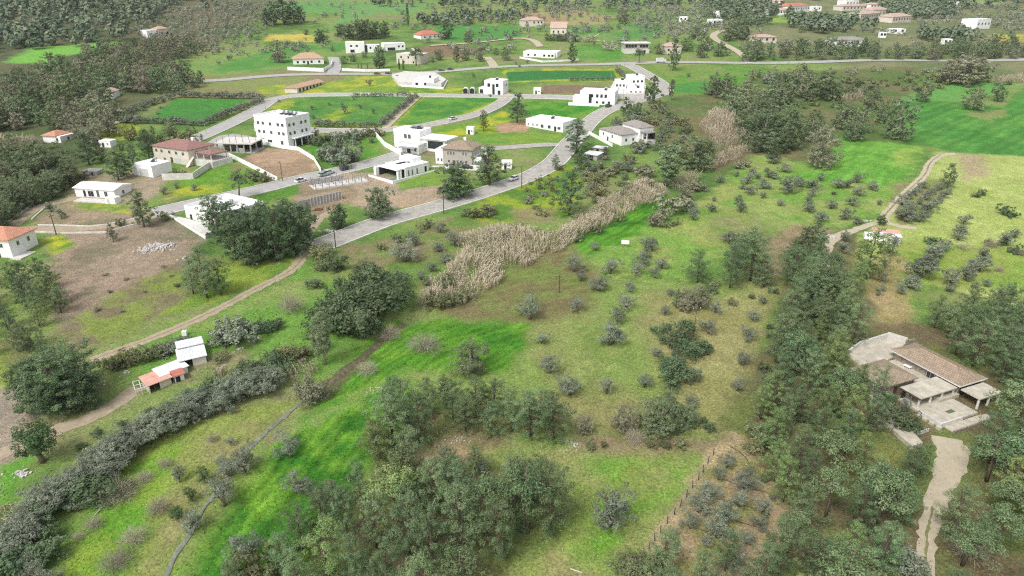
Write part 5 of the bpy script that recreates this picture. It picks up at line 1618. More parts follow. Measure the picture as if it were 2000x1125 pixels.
slab('approach', [(1698, 772), (1712, 770), (1762, 812), (1768, 832), (1800, 872), (1780, 880), (1735, 838), (1698, 800)], .10, 'paving')
b = House('garden_table', 'white garden table set in the villa courtyard', 'table', (1762, 718), (1774, 724))
b.box('table_top', 'white', 0, 1.4, 0, .8, .62, .68)
for x in (.1, 1.25):
    for y in (.08, .68): b.box('leg', 'white', x, x + .06, y, y + .06, -.25, .62)
b.done()

# --- terraces and kerbs of the loop on the left
wall([(75, 440), (125, 441), (175, 443), (212, 439), (270, 427)], .35, 'low pale kerb wall along the upper side of the looping track', 'pale_concrete', .35, 'kerb_wall')
wall([(42, 453), (85, 455), (125, 456), (207, 455), (270, 438)], .45, 'low pale kerb wall along the lower side of the looping track', 'pale_concrete', .35, 'kerb_wall')
wall([(8, 441), (30, 424), (60, 403)], .4, 'pale kerb wall on the outer left curve of the track', 'pale_concrete', .35, 'kerb_wall')
wall([(62, 430), (75, 418), (88, 407)], .4, 'pale kerb wall on the inner left curve of the track', 'pale_concrete', .35, 'kerb_wall')

# ------------------------------------------------------------------ vehicles
def car(px, py, heading, col, label, kind='car'):
    """heading: photo pixel the nose points to"""
    X, Y, Z = at(px, py)
    q = at(*heading)
    a = math.atan2(q[1] - Y, q[0] - X)
    root = tag(empty('parked_car' if kind != 'truck' else 'truck', (X, Y, Z + .14), a), label, 'truck' if kind == 'truck' else 'pickup' if kind == 'pickup' else 'car')
    def side(pts, w, taper=0):
        mb = MB()
        k = len(pts)
        mb.v += [(x, -w / 2 + taper * t, z) for x, z, t in pts] + [(x, w / 2 - taper * t, z) for x, z, t in pts]
        mb.f = [tuple(range(k)), tuple(reversed(range(k, 2 * k)))] + [(i, i + k, (i + 1) % k + k, (i + 1) % k)[::-1] for i in range(k)]
        return mb
    cm = surf('car_paint', col, rough=.3, var=.03, spec=.5)
    if kind == 'truck':
        side([(-3.4, .9, 0), (1.6, .9, 0), (1.6, 3.2, 0), (-3.4, 3.2, 0)], 2.3).build('cargo_box', cm, root)
        side([(1.7, .5, 0), (3.3, .5, 0), (3.3, 1.5, 0), (2.9, 2.4, 1), (1.7, 2.4, 1)], 2.1, .08).build('cab', cm, root)
        side([(2.99, 1.55, 0), (3.32, 1.55, 0), (2.96, 2.3, 1), (2.7, 2.3, 1)], 1.9, .06).build('windscreen', M['glass'], root)
        wx, wr = (-2.3, 2.4), .48
    else:
        side([(-2.1, .30, 0), (2.1, .30, 0), (2.15, .62, 0), (2.0, .82, 0), (.95, .93, 0), (-1.95, .95, 0), (-2.12, .75, 0)], 1.76).build('body', cm, root)
        if kind == 'pickup':
            side([(-.4, .94, 0), (.9, .94, 0), (.45, 1.5, 1), (-.35, 1.5, 1)], 1.66, .14).build('cabin', M['glass'], root)
            side([(-.38, 1.5, 0), (.46, 1.5, 0), (.42, 1.56, 0), (-.34, 1.56, 0)], 1.4).build('roof', cm, root)
            bed = MB().box(-2.05, -.45, -.8, .8, .955, 1.0)
            bed.build('load_bed', M['dark'], root)
        else:
            top = 1.62 if kind == 'suv' else 1.46
            side([(-1.9, .95, 0), (.95, .93, 0), (.3, top - .05, 1), (-1.4, top - .05, 1)], 1.66, .16).build('window', M['glass'], root)
            side([(-1.42, top - .05, 0), (.32, top - .05, 0), (.2, top, 0), (-1.3, top, 0)], 1.36).build('roof', cm, root)
        for s in (-1, 1):
            MB().box(2.10, 2.17, s * .62 - .17, s * .62 + .17, .60, .74).build('headlight', M['frame'], root)
        wx, wr = (-1.3, 1.35), .33
    for x in wx:
        for s in (-1, 1):
            w = MB()
            yy = s * (.80 if kind != 'truck' else 1.0)
            w.tube([(x, yy - .1, wr), (x, yy + .1, wr)], wr, 14)
            wo = w.build('wheel', M['darkmetal'], root)
            MB().tube([(x, yy + s * .1, wr), (x, yy + s * .12, wr)], wr * .55, 10).build('rim', M['metal'], wo)
    return root
car(588, 356, (610, 350), (.75, .75, .75), 'white pickup on the road above the concrete foundation', 'pickup')
car(643, 340, (660, 336), (.50, .56, .55), 'pale silver car parked in the row above the foundation')
car(633, 344, (650, 340), (.40, .45, .42), 'greenish grey car behind the silver one above the foundation')
car(675, 332, (690, 328), (.04, .045, .06), 'dark blue off road car parked beside the pool villa wall', 'suv')
car(1003, 352, (990, 357), (.75, .75, .76), 'white car driving down the concrete road')
car(737, 146, (750, 146), (.16, .05, .05), 'dark red car on the main village road')
car(759, 145, (772, 145), (.05, .05, .05), 'black car on the main village road left of the compound')
car(776, 152, (784, 156), (.06, .06, .07), 'dark car in the corner of the village compound')
car(855, 165, (866, 165), (.08, .08, .09), 'dark grey car beside the low white compound house')
car(800, 162, (808, 166), (.05, .05, .05), 'black car under the left side of the compound house')
car(862, 139, (872, 139), (.05, .05, .05), 'black car parked at the roadside above the compound')
car(880, 137, (890, 136), (.07, .07, .08), 'second dark car at the roadside above the compound')
car(885, 234, (900, 231), (.7, .7, .7), 'white car on the curved village road')
car(912, 330, (925, 331), (.03, .03, .035), 'black car parked in front of the beige house')
car(1291, 123, (1310, 122), (.7, .7, .72), 'white box truck parked at the village junction', 'truck')
car(360, 344, (372, 344), (.32, .06, .04), 'rusty red car wreck below the retaining wall', 'pickup')
car(1462, 124, (1480, 124), (.72, .72, .72), 'white car on the main road at the right')
car(1188, 209, (1196, 206), (.06, .06, .06), 'dark car beside the broad white villa')

# ------------------------------------------------------------------ poles, fence, sign and odds and ends
def pole(px, py, top, label, arm=True, group=None, mat='metal', r=.09):
    X, Y, Z = at(px, py)
    h = height_at(X, Y, top) - Z
    root = tag(empty('street_lamp' if arm else 'utility_pole', (X, Y, Z - .2), rt_.uniform(0, 6)), label, 'street lamp' if arm else 'utility pole', group)
    MB().tube([(0, 0, 0), (0, 0, h)], [r * 1.3, r * .8], 8).build('pole', M[mat], root)
    if arm:
        MB().tube([(0, 0, h - .3), (.5, 0, h), (1.3, 0, h + .1)], r * .6, 6).build('arm', M[mat], root)
        MB().box(1.1, 1.8, -.14, .14, h + .02, h + .16).build('lamp_head', M['metal'], root)
    else:
        MB().box(-.9, .9, -.06, .06, h - .6, h - .45).build('crossarm', M['wood'], root)
        q = MB()
        for x in (-.8, 0, .8): q.tube([(x, 0, h - .45), (x, 0, h - .2)], .06, 6)
        q.build('insulator', M['pale_concrete'], root)
    return root
rt_ = random.Random(5)
for x, y, t, s in ((656, 485, 430, 'lower end of the concrete road'), (867, 418, 368, 'middle of the concrete road'), (1019, 368, 322, 'verge opposite the white car')):
    pole(x, y, t, 'dark wooden utility pole at the ' + s, False, None, 'wood', .13)
pole(552, 354, 314, 'thin utility pole in the corner of the bare soil plot', False, None, 'wood', .1)
pole(110, 458, 417, 'leaning dark utility pole beside the looping track', False, None, 'wood', .12)
pole(567, 282, 226, 'utility pole at the front corner of the apartment cube', False, None, 'metal', .12)
pole(1354, 660, 597, 'slim utility pole on the middle plot', False, None, 'wood', .07)
pole(1092, 572, 535, 'short utility pole on the upper part of the middle plot', False, None, 'wood', .11)
for x, y, t in ((519, 214, 186), (971, 217, 199), (878, 244, 222), (636, 148, 131), (715, 146, 130), (1091, 131, 110), (1150, 130, 110), (1219, 136, 112), (1271, 128, 110), (1358, 123, 107), (1415, 122, 104), (1217, 199, 165), (1194, 157, 140), (403, 262, 240), (122, 163, 140), (1057, 177, 158), (1540, 124, 108), (1660, 122, 106), (1760, 121, 106), (838, 246, 228)):
    pole(x, y, t, 'slim grey street lamp beside a village road', True, 'street lamps along the village roads')

P = [at(x / 4 + 1000, y / 4 + 844) for x, y in ((1573, 175), (1528, 245), (1492, 315), (1455, 375), (1410, 440), (1362, 510), (1315, 578), (1268, 645), (1212, 715), (1160, 790), (1115, 850), (1070, 920), (1025, 995), (995, 1075), (968, 1125), (930, 1190))]
fr = tag(empty('wire_fence', P[7]), 'fence of dark wooden posts and wire beside the small orchard', 'fence')
for i, p in enumerate(P):
    d = (rt_.uniform(-.12, .12), rt_.uniform(-.12, .12))
    q = MB()
    q.tube([(p[0] - P[7][0], p[1] - P[7][1], p[2] - P[7][2] - .3), (p[0] - P[7][0] + d[0], p[1] - P[7][1] + d[1], p[2] - P[7][2] + 1.35)], [.085, .07], 7)
    q.build('post', M['wood'], fr)
for h in (.4, .8, 1.2):
    MB().tube([(p[0] - P[7][0], p[1] - P[7][1], p[2] - P[7][2] + h) for p in P], .012, 4).build('wire', M['metal'], fr)

def hose(px, label):
    pts = [at(*p) for p in px]
    o = MB().tube([(x, y, terrain(x, y) + .12) for x, y, *_ in resample(smooth([p[:2] for p in pts], 1), 1.0)], .045, 5).build('irrigation_hose', M['darkmetal'])
    tag(o, label, 'hose', 'irrigation hoses of the orchard')
for z in (((1640, 370), (1800, 425), (1990, 475)), ((1500, 505), (1640, 530), (1900, 600)), ((1480, 625), (1700, 680), (1990, 770)), ((1400, 745), (1560, 790), (1800, 860)), ((1700, 110), (1810, 180), (1860, 260))):
    hose([(x / 4 + 1000, y / 4 + 844) for x, y in z], 'dark irrigation hose lying along an orchard row')
b = House('sign_board', 'white notice board on two posts in the grass above the plot', 'sign', (1213, 482), (1225, 483))
b.box('board', 'white', 0, 2.1, 0, .06, .9, 2.0).box('post', 'wood', .2, .28, .07, .14, -.3, 2.0).box('post', 'wood', 1.8, 1.88, .07, .14, -.3, 2.0).done()
for a, c, t in (((207, 984), (184, 1009), 'pale pole lying on the lower left field'), ((1114, 1112), (1137, 1120), 'white plank lying on the grass at the bottom edge')):
    A, Bq = at(*a), at(*c)
    o = MB().tube([(A[0], A[1], A[2] + .12), (Bq[0], Bq[1], Bq[2] + .12)], .07, 6).build('pole' if 'pole' in t else 'plank', M['pale_concrete'])
    tag(o, t, 'pole' if 'pole' in t else 'plank')

def rubble(px, n, size, label, spread=2.5, mat='rubble'):
    X, Y, Z = at(*px)
    r = random.Random(n + int(px[0]))
    mb = MB()
    for _ in range(n):
        q = abs(r.gauss(0, .5)) * spread
        a = r.uniform(0, 6.28)
        x, y = q * math.cos(a) * 1.5, q * math.sin(a)
        s = size * r.uniform(.3, 1.2)
        z = terrain(X + x, Y + y) - Z + max(0, (1 - q / spread)) * size * r.uniform(0, 1.2)
        pts = [(x + s * r.uniform(.6, 1) * math.cos(k * 1.05), y + s * r.uniform(.6, 1) * math.sin(k * 1.05)) for k in range(6)]
        mb.prism(pts, z - .2, z + s * r.uniform(.25, .8))
    o = mb.build('rubble_pile', M[mat])
    o.location = (X, Y, Z)
    tag(o, label, 'rubble pile')
rubble((312, 482), 150, .45, 'long heap of whitish rubble on the bare bank', 3.6)
rubble((285, 490), 70, .35, 'low whitish rubble at the left foot of the long heap', 2.6)
rubble((361, 505), 14, .4, 'few white blocks below the long rubble heap', 1.1)
rubble((1596, 512), 40, .4, 'white debris beside the curving gravel track', 1.6)
rubble((1618, 462), 60, .35, 'broken white debris above the curving gravel track', 2.2)
rubble((1690, 432), 16, .35, 'white scrap beside the glossy dark tree', 1.0)
rubble((42, 925), 40, .28, 'pile of white stones beside the green patch at the left', 1.4)
rubble((640, 452), 50, .35, 'scattered builders rubble below the retaining wall', 1.8)
rubble((622, 410), 30, .4, 'rust brown scrap heap below the retaining wall', 1.2, 'rust')
rubble((195, 750), 18, .25, 'scrap on the dirt bank left of the sheds', 1.2)
rubble((245, 730), 20, .25, 'small scrap heap above the salmon pink shed', 1.0)
rubble((470, 683), 12, .25, 'white stones on the grass right of the sheds', .9)
rubble((740, 760), 26, .2, 'pale stones along the crop edge by the stream', 2.0)
rubble((1120, 868), 36, .16, 'line of pale stones at the top of the bottom meadow', 2.8)
rubble((890, 860), 40, .16, 'pale stones above the bottom centre wood', 2.8)

# ------------------------------------------------------------------ where everything grows (photo pixels of the foot, height in pixels)
KEEP += [wpoly(p) for p in (
    [(1640, 700), (1730, 648), (1850, 690), (1960, 765), (1925, 870), (1800, 865), (1690, 790)],
    [(1800, 850), (1915, 845), (1890, 925), (1830, 1010), (1826, 1200), (1788, 1200), (1790, 1040), (1825, 930)],
    [(1240, 130), (1310, 180), (1260, 205), (1140, 265), (1105, 320), (960, 390), (620, 495), (610, 478), (950, 368), (1080, 310), (1120, 250), (1200, 200), (1150, 190), (1200, 150)])]

# foreground pine wood, bottom centre
L1, G1 = 'grey green pine in the dense wood at the bottom centre', 'pines in the bottom centre wood'
for k, x, y, h in (('pine', 770, 885, 135), ('fresh_pine', 745, 915, 110), ('pine', 738, 890, 70), ('pine', 820, 870, 110), ('pine', 790, 830, 95), ('pine', 765, 800, 70),
                   ('pine', 705, 985, 88), ('broad', 650, 985, 52), ('pine', 800, 960, 120), ('pine', 632, 1030, 88), ('pine', 592, 1075, 90), ('pine', 680, 1050, 112),
                   ('grove_fresh', 775, 1010, 100), ('pine', 735, 1070, 110), ('pine', 800, 1090, 125), ('pine', 850, 1000, 110), ('pine', 885, 960, 95), ('pine', 905, 1010, 115),
                   ('pine', 845, 1120, 130), ('pine', 900, 1080, 125), ('grove', 950, 1050, 130), ('pine', 1000, 1010, 125), ('pine', 975, 1090, 120), ('grove', 1030, 1040, 130),
                   ('pine', 1075, 1040, 140), ('pine', 1050, 985, 95), ('fresh_pine', 640, 1140, 130), ('pine', 555, 1130, 95), ('shrub', 505, 1150, 60), ('pine', 700, 1150, 110),
                   ('pine', 760, 1170, 120), ('pine', 590, 1200, 130), ('pine', 830, 1210, 130), ('grove', 900, 1170, 110), ('pine', 460, 1190, 100), ('pine', 1010, 920, 30), ('pine', 800, 1030, 90), ('pine', 930, 930, 60)):
    plant(k, x, y, h, L1, G1, 1.02)
plant('brown', 870, 935, 75, 'bare brownish tree at the upper edge of the bottom centre wood', None, .8)
plant('bare', 905, 985, 70, 'leafless grey tree standing among the pines of the bottom centre wood', None)
plant('grove_fresh', 775, 965, 95, 'bright green round pine in the middle of the bottom centre wood', None, .9)
grove([(560, 1080), (640, 960), (760, 900), (900, 930), (1080, 1060), (940, 1110), (700, 1130)], 4.5, [('shrub', 3), ('darkshrub', 2)], (1.0, 2.2), 'low scrub under the pines of the bottom centre wood', 'scrub under the bottom centre wood', seed=2)

# right hand pine wood round the villa
L2, G2 = 'tall green pine in the wood left of the tiled villa', 'pines left of the villa'
grove([(1545, 600), (1640, 590), (1700, 700), (1720, 800), (1700, 880), (1620, 900), (1500, 880), (1480, 820), (1520, 700)], 3.9, [('pine', 5), ('fresh_pine', 2), ('grove', 1)], (6.5, 10.5), L2, G2, 1.05, 3)
L3, G3 = 'pine in the wood below the orchard at the bottom right', 'pines at the bottom right'
grove([(1480, 900), (1640, 900), (1720, 960), (1720, 1130), (1600, 1240), (1440, 1240), (1470, 1100), (1560, 1050)], 4.2, [('pine', 5), ('fresh_pine', 3), ('grove', 1)], (6.5, 10.5), L3, G3, 1.05, 4)
grove([(1250, 1130), (1440, 1060), (1480, 1130), (1430, 1240), (1240, 1240)], 4.6, [('pine', 4), ('broad', 1)], (5, 8), 'pine beside the small orchard at the bottom edge', 'pines by the orchard at the bottom edge', 1.1, 5)
L4, G4 = 'pine in the wood behind the tiled villa', 'pines behind the villa'
grove([(1800, 640), (2050, 600), (2080, 760), (1960, 770), (1930, 735), (1830, 670)], 3.9, [('pine', 5), ('grove', 2), ('dark_pine', 1)], (7, 10.5), L4, G4, 1.1, 6)
grove([(1960, 770), (2100, 740), (2120, 1000), (1960, 1010), (1900, 960), (1930, 900)], 4.2, [('pine', 5), ('fresh_pine', 2), ('grove', 3)], (7, 10.5), 'pine at the right edge below the tiled villa', 'pines at the right edge', 1.1, 7)
grove([(1850, 1020), (1960, 1000), (2060, 1040), (2060, 1240), (1850, 1240)], 5.0, [('pine', 5), ('grove', 2), ('brown', 1)], (6, 9), 'pine right of the pale gravel driveway', 'pines right of the driveway', 1.15, 8)
plant('bare', 1890, 1085, 62, 'leafless pale grey tree right of the gravel driveway', None, .8)
plant('grove', 1712, 1030, 120, 'leaning pine with a bare trunk left of the gravel driveway', None, .9)
plant('fresh_pine', 1795, 930, 75, 'bright green pine at the top of the gravel driveway', None, 1.1)
plant('pine', 1770, 945, 80, 'greyish pine beside the bright green one near the driveway', None, 1.1)
plant('pine', 1760, 1020, 80, 'pine between the leaning pine and the driveway', None, 1.2)
plant('shrub', 1748, 835, 40, 'dark shrub in the walled bed in front of the villa', None, 1.0)
plant('olive', 1762, 812, 44, 'thin green tree in front of the villa terrace', None, .6)
plant('darkshrub', 1733, 785, 22, 'dark shrub against the villa wall', None, .9)
plant('darkshrub', 1775, 838, 22, 'low dark shrub in the villa planting bed', None, 1.1)
plant('brown', 1712, 840, 28, 'orange yellow shrub beside the villa approach', None, .9)
plant('greyshrub', 1760, 1110, 45, 'grey blue shrub at the lower end of the driveway', None, 1.2)
L5, G5 = 'pine in the narrow belt right of the fenced plot', 'pines in the belt above the villa'
grove([(1545, 540), (1600, 500), (1650, 560), (1660, 640), (1600, 660), (1530, 610)], 4.0, [('pine', 5), ('grove', 3), ('dark_pine', 1)], (6, 9.5), L5, G5, 1.1, 9)
for k, x, y, h, t in (('pine', 1362, 552, 68, 'round pine on the meadow edge, left of a larger group'), ('pine', 1425, 562, 90, 'broad dark pine right of the round pine on the meadow edge'),
                      ('pine', 1465, 548, 105, 'tall dark pine at the right of the meadow edge group'), ('pine', 1492, 560, 60, 'shorter pine at the right foot of the meadow edge group'),
                      ('dark_pine', 1445, 520, 70, 'dark pine behind the tall one on the meadow edge'),
                      ('fresh_pine', 1690, 545, 105, 'tall green pine in front of the shed with the pink roof'), ('fresh_pine', 1668, 575, 75, 'green pine below the tall one near the pink roofed shed'),
                      ('dark_pine', 1565, 500, 60, 'dark pine left of the curving gravel track'), ('dark_pine', 1545, 520, 55, 'dark pine at the foot of the brown slope'), ('pine', 1590, 475, 45, 'small dark pine above the curving gravel track'),
                      ('dark_pine', 1850, 368, 52, 'bushy pine standing alone at the top of the right meadow')):
    plant(k, x, y, h, t, None, 1.2)

# left side: pines and dark clumps
grove([(-40, 560), (60, 540), (130, 570), (120, 625), (60, 660), (-40, 640)], 4.6, [('pine', 4), ('dark_pine', 2), ('fresh_pine', 1)], (6.5, 10), 'pine in the clump at the left edge below the orange roofed house', 'pines at the left edge', 1.15, 10)
grove([(-40, 640), (60, 655), (95, 690), (60, 715), (-40, 700)], 5, [('pine', 4), ('broad', 2)], (5, 8), 'greyish tree in the lower part of the clump at the left edge', 'lower trees at the left edge', 1.1, 11)
for dx, dy, h in ((0, 0, 120), (-38, -8, 95), (36, -5, 100), (14, -28, 110), (-18, -24, 100)):
    plant('darkbroad' if dx else 'pine', 120 + dx, 806 + dy, h, 'dark pine of the broad clump beside the left dirt drive', 'pines beside the left dirt drive', 1.2)
plant('citrus', 85, 902, 88, 'dense dark glossy tree at the corner of the left dirt drive', None, 1.0)
for x, y, h in ((405, 582, 108), (378, 574, 70), (432, 576, 72)):
    plant('pine', x, y, h, 'grey green pine of the clump above the long dirt track', 'pines above the long dirt track', 1.2)
for k, x, y, h in (('dark_pine', 432, 480, 88), ('dark_pine', 462, 505, 95), ('darkbroad', 500, 512, 100), ('dark_pine', 540, 510, 110), ('darkbroad', 575, 495, 100), ('darkbroad', 520, 470, 80), ('dark_pine', 485, 465, 70), ('dark_pine', 560, 450, 65), ('darkbroad', 450, 450, 60), ('darkbroad', 590, 470, 75), ('pine', 420, 455, 80), ('dark_pine', 530, 500, 90)):
    plant(k, x, y, h, 'dark tree of the big clump below the white walled yard', 'dark trees below the white yard', 1.1)
for k, x, y, h, t, w in (('umbrella', 467, 387, 60, 'umbrella pine on the verge above the white walled yard', 1), ('dark_pine', 282, 444, 72, 'tall dark pine at the end of the looping track', 1.15),
                         ('dark_pine', 222, 472, 38, 'small round pine alone on the bare bank', 1.2), ('darkbroad', 663, 446, 50, 'dark round pine beside the end of the concrete road', 1.15),
                         ('darkbroad', 740, 426, 66, 'broad dark pine above the concrete road, right of the retaining wall', 1.35), ('darkbroad', 890, 387, 70, 'dark pine below the grey house with a brown roof', 1.2),
                         ('dark_pine', 955, 362, 80, 'tall conical dark pine right of the brown roofed grey house', 1.45), ('pine', 1085, 330, 30, 'small pine by the bend of the road', 1.2),
                         ('dark_pine', 1125, 300, 70, 'dark tree beside the road below the long white building', 1.4), ('dark_pine', 1112, 420, 92, 'tall dark pine on the slope above the reeds', 1.4),
                         ('pine', 1135, 332, 45, 'pine on the inside of the road bend', 1.2), ('dark_pine', 1010, 240, 62, 'dark bushy tree beside the curved village road', 1.4),
                         ('poplar', 1300, 366, 86, 'large pale green poplar standing in the reeds', 1.5), ('broad', 1352, 330, 70, 'big grey green tree right of the pale poplar', 1.2),
                         ('broad', 1378, 322, 55, 'grey green tree at the right foot of the big one by the reeds', 1.2), ('poplar', 636, 712, 108, 'slender pale tree beside the muddy stream', .85),
                         ('poplar', 620, 690, 55, 'small slender tree left of the pale one by the stream', .9), ('bare', 570, 608, 46, 'small grey twiggy tree on the green slope below the track', .7),
                         ('broad', 920, 728, 66, 'round grey green tree in the bright crop notch', 1.2), ('bare', 830, 684, 42, 'brown leafless bush in the bright crop', 1.25),
                         ('bare', 718, 728, 28, 'brown leafless bush on the crop edge beside the stream', 1.4), ('bare', 762, 662, 32, 'twiggy grey bush beside the stream bend', 1.2),
                         ('brownshrub', 612, 782, 38, 'long brown thicket at the head of the netting strip', 1.7), ('bare', 234, 974, 46, 'pale leafless tree on the lower left field', 1.5),
                         ('olive', 1190, 1025, 68, 'large old olive alone on the bottom meadow', 1.5), ('olive', 943, 926, 34, 'small grey olive at the top left of the bottom meadow', 1),
                         ('umbrella', 1248, 124, 34, 'flat topped pine in front of the house with the long window row', 1), ('dark_pine', 1314, 138, 62, 'tall dark tree beside the village junction', .9),
                         ('darkbroad', 742, 134, 46, 'dark round tree above the white walled compound', 1.1), ('umbrella', 813, 128, 42, 'umbrella pine right of the cream house', 1),
                         ('brown', 545, 122, 44, 'brownish tree left of the tan roofed house', 1.1), ('darkbroad', 625, 84, 28, 'dark tree beside the yellow meadow', 1.2),
                         ('cypress', 797, 50, 46, 'tall thin cypress on the far slope', 1), ('dark_pine', 893, 122, 32, 'small conical tree beside the village path', .9),
                         ('broad', 915, 84, 26, 'round tree at the edge of the far green field', 1.2), ('darkbroad', 872, 76, 38, 'dark tree right of the small red roofed house', 1),
                         ('bare', 1192, 98, 24, 'leafless grey tree left of the house with the long window row', 1.4), ('bare', 1150, 82, 20, 'leafless tree on the far green plot', 1.4),
                         ('dark_pine', 1117, 122, 36, 'conical tree in front of the low white house', .9), ('dark_pine', 1275, 205, 55, 'dark conifer at the foot of the white hillside compound', 1.2),
                         ('poplar', 1310, 196, 45, 'brownish slender tree right of the road bend', 1.0), ('dark_pine', 1222, 226, 36, 'dark shrub like pine on the inside of the road', 1.3),
                         ('darkbroad', 1242, 228, 30, 'dark bush behind the white house with grey roofs', 1.2), ('dark_pine', 945, 257, 44, 'dark tree beside the small white hut', .9),
                         ('brown', 1602, 328, 88, 'large brownish half bare tree at the edge of the green field', 1.15), ('broad', 1900, 214, 46, 'spreading tree on the far green field', 1.4),
                         ('broad', 1948, 198, 36, 'round tree right of the spreading tree on the far field', 1.0), ('brown', 1878, 164, 62, 'huge wide brownish tree below the main road', 2.0), ('brown', 1850, 160, 45, 'left shoulder tree of the wide brownish clump below the main road', 1.4),
                         ('brown', 1905, 160, 48, 'right shoulder tree of the wide brownish clump below the main road', 1.4),
                         ('broad', 1800, 198, 42, 'thin stemmed tree at the corner of the pale green field', 1.0), ('broad', 1680, 258, 54, 'grey round tree left of the big pair by the green field', 1.2),
                         ('broad', 1750, 272, 82, 'big dark round tree at the edge of the deep green field', 1.15), ('broad', 1722, 240, 44, 'grey tree behind the big round one by the deep green field', 1.3),
                         ('citrus', 1719, 440, 24, 'glossy dark green round tree above the pink roofed shed', 1.1)):
    plant(k, x, y, h, t, None, w)
many('broad', [(1490, 290, 78), (1540, 290, 85), (1520, 205, 70), (1562, 190, 66), (1612, 195, 62), (1645, 252, 58), (1582, 275, 66), (1470, 262, 78), (1502, 245, 72), (1665, 275, 50), (1700, 215, 42), (1455, 215, 55), (1415, 192, 48), (1430, 225, 50), (1390, 185, 40)],
     'grey green tree in the thicket between the reeds and the deep green field', 'trees in the right hand thicket', 1.3)
many('dark_pine', [(1530, 300, 52), (1510, 320, 50), (1475, 300, 45)], 'dark tree at the lower edge of the right hand thicket', 'dark trees of the right hand thicket', 1.2)
grove([(1120, 320), (1180, 300), (1260, 320), (1290, 370), (1240, 385), (1150, 400)], 5.2, [('shrub', 3), ('broad', 2), ('greyshrub', 2), ('brownshrub', 2)], (2.0, 4.6), 'bush in the thicket below the road bend', 'bushes below the road bend', 1.2, 12)
grove([(1190, 232), (1290, 205), (1350, 260), (1320, 300), (1240, 300)], 5.2, [('greyshrub', 3), ('broad', 2), ('shrub', 2)], (2.2, 5), 'bush on the slope behind the white house with grey roofs', 'bushes behind the grey roofed house', 1.2, 13)
grove([(1380, 190), (1480, 150), (1640, 150), (1720, 170), (1640, 210), (1480, 215)], 8.0, [('broad', 3), ('shrub', 2), ('brown', 1), ('greyshrub', 2)], (3, 7), 'tree or bush in the scrub below the main road', 'bushes below the main road', 1.2, 14)
grove([(1700, 160), (1800, 140), (1930, 150), (1990, 165), (1880, 172), (1760, 180)], 7.5, [('shrub', 3), ('brown', 1), ('greyshrub', 2)], (2, 5), 'bush along the top of the far green fields', 'bushes above the far green fields', 1.2, 15)

# bushes by the stream
many('darkshrub', [(665, 622, 62), (700, 645, 72), (732, 605, 66), (690, 585, 55), (755, 565, 46), (722, 556, 42), (770, 600, 40), (650, 645, 48), (706, 655, 44), (640, 620, 40)], 'dark evergreen bush of the mound beside the reeds', 'dark bushes beside the reeds', 1.15)
plant('citrus', 746, 628, 54, 'glossy dark green tree at the corner of the bush mound', None, 1.05)
many('greyshrub', [(672, 322, 46), (655, 304, 36), (640, 314, 30), (690, 312, 26)], 'grey olive like bush on the plot left of the pool villa', 'grey bushes left of the pool villa', 1.1)
many('darkshrub', [(490, 652, 30), (520, 648, 26), (545, 640, 22), (515, 728, 40), (490, 735, 36), (535, 735, 34)], 'dark bush along the ditch right of the sheds', 'dark bushes right of the sheds', 1.2)
many('greyshrub', [(462, 670, 52), (440, 668, 30), (347, 684, 22), (365, 678, 24), (330, 692, 20)], 'grey bush above the sheds', 'grey bushes above the sheds', 1.1)
many('shrub', [(222, 722, 24), (250, 710, 30), (275, 704, 28), (300, 700, 24), (318, 690, 22), (236, 716, 22)], 'bush on the bank between the track and the sheds', 'bushes on the bank above the sheds', 1.1)
many('shrub', [(430, 705, 20), (560, 700, 30), (590, 700, 26)], 'bush beside the ditch and the pale reeds', 'bushes by the ditch reeds', 1.1)
many('brownshrub', [(1318, 412, 32), (1340, 392, 26), (1290, 432, 28), (1275, 442, 26), (1357, 375, 22), (1440, 330, 16), (1455, 326, 14)], 'brown bush at the edge of the crop beside the reeds', 'brown bushes on the crop edge', 1.2)
many('shrub', [(1350, 372, 22), (1320, 440, 16), (1300, 445, 16), (1395, 560, 14)], 'small green bush at the meadow edge', 'small meadow bushes', 1.2)

# olives
LO, GO = 'silvery olive tree scattered on the green slope below the field track', 'olives below the field track'
many('olive', [(x / 4 + 1500, y / 4 + 282, h / 4 * 1.05) for x, y, h in ((45, 150, 80), (125, 215, 70), (5, 260, 80), (55, 270, 55), (150, 375, 130), (230, 330, 80), (410, 285, 75), (350, 350, 80), (340, 405, 70), (310, 460, 65), (315, 530, 85), (95, 480, 65), (545, 340, 85), (620, 340, 75), (690, 300, 90), (815, 360, 75), (710, 400, 80), (660, 480, 85), (490, 500, 80), (515, 395, 32), (410, 610, 100), (600, 585, 95), (870, 475, 50), (690, 620, 60))], LO, GO, 1.3)
many('olive', [(x / 4 + 1500, y / 4 + 282, h / 4 * 1.1) for x, y, h in ((1040, 470, 75), (1090, 430, 65), (1130, 400, 60), (1170, 370, 55), (1210, 340, 55), (1070, 600, 120), (1040, 590, 90), (1110, 520, 70), (1180, 470, 65), (1230, 430, 60), (1280, 390, 55), (1310, 360, 50), (1185, 605, 85), (1220, 570, 70), (1250, 530, 80), (1290, 490, 75), (1330, 460, 70), (1370, 420, 65), (1410, 390, 55), (1340, 350, 45), (1260, 400, 50))], 'olive bush in the close rows beside the field track', 'olives in rows by the field track', 1.35)
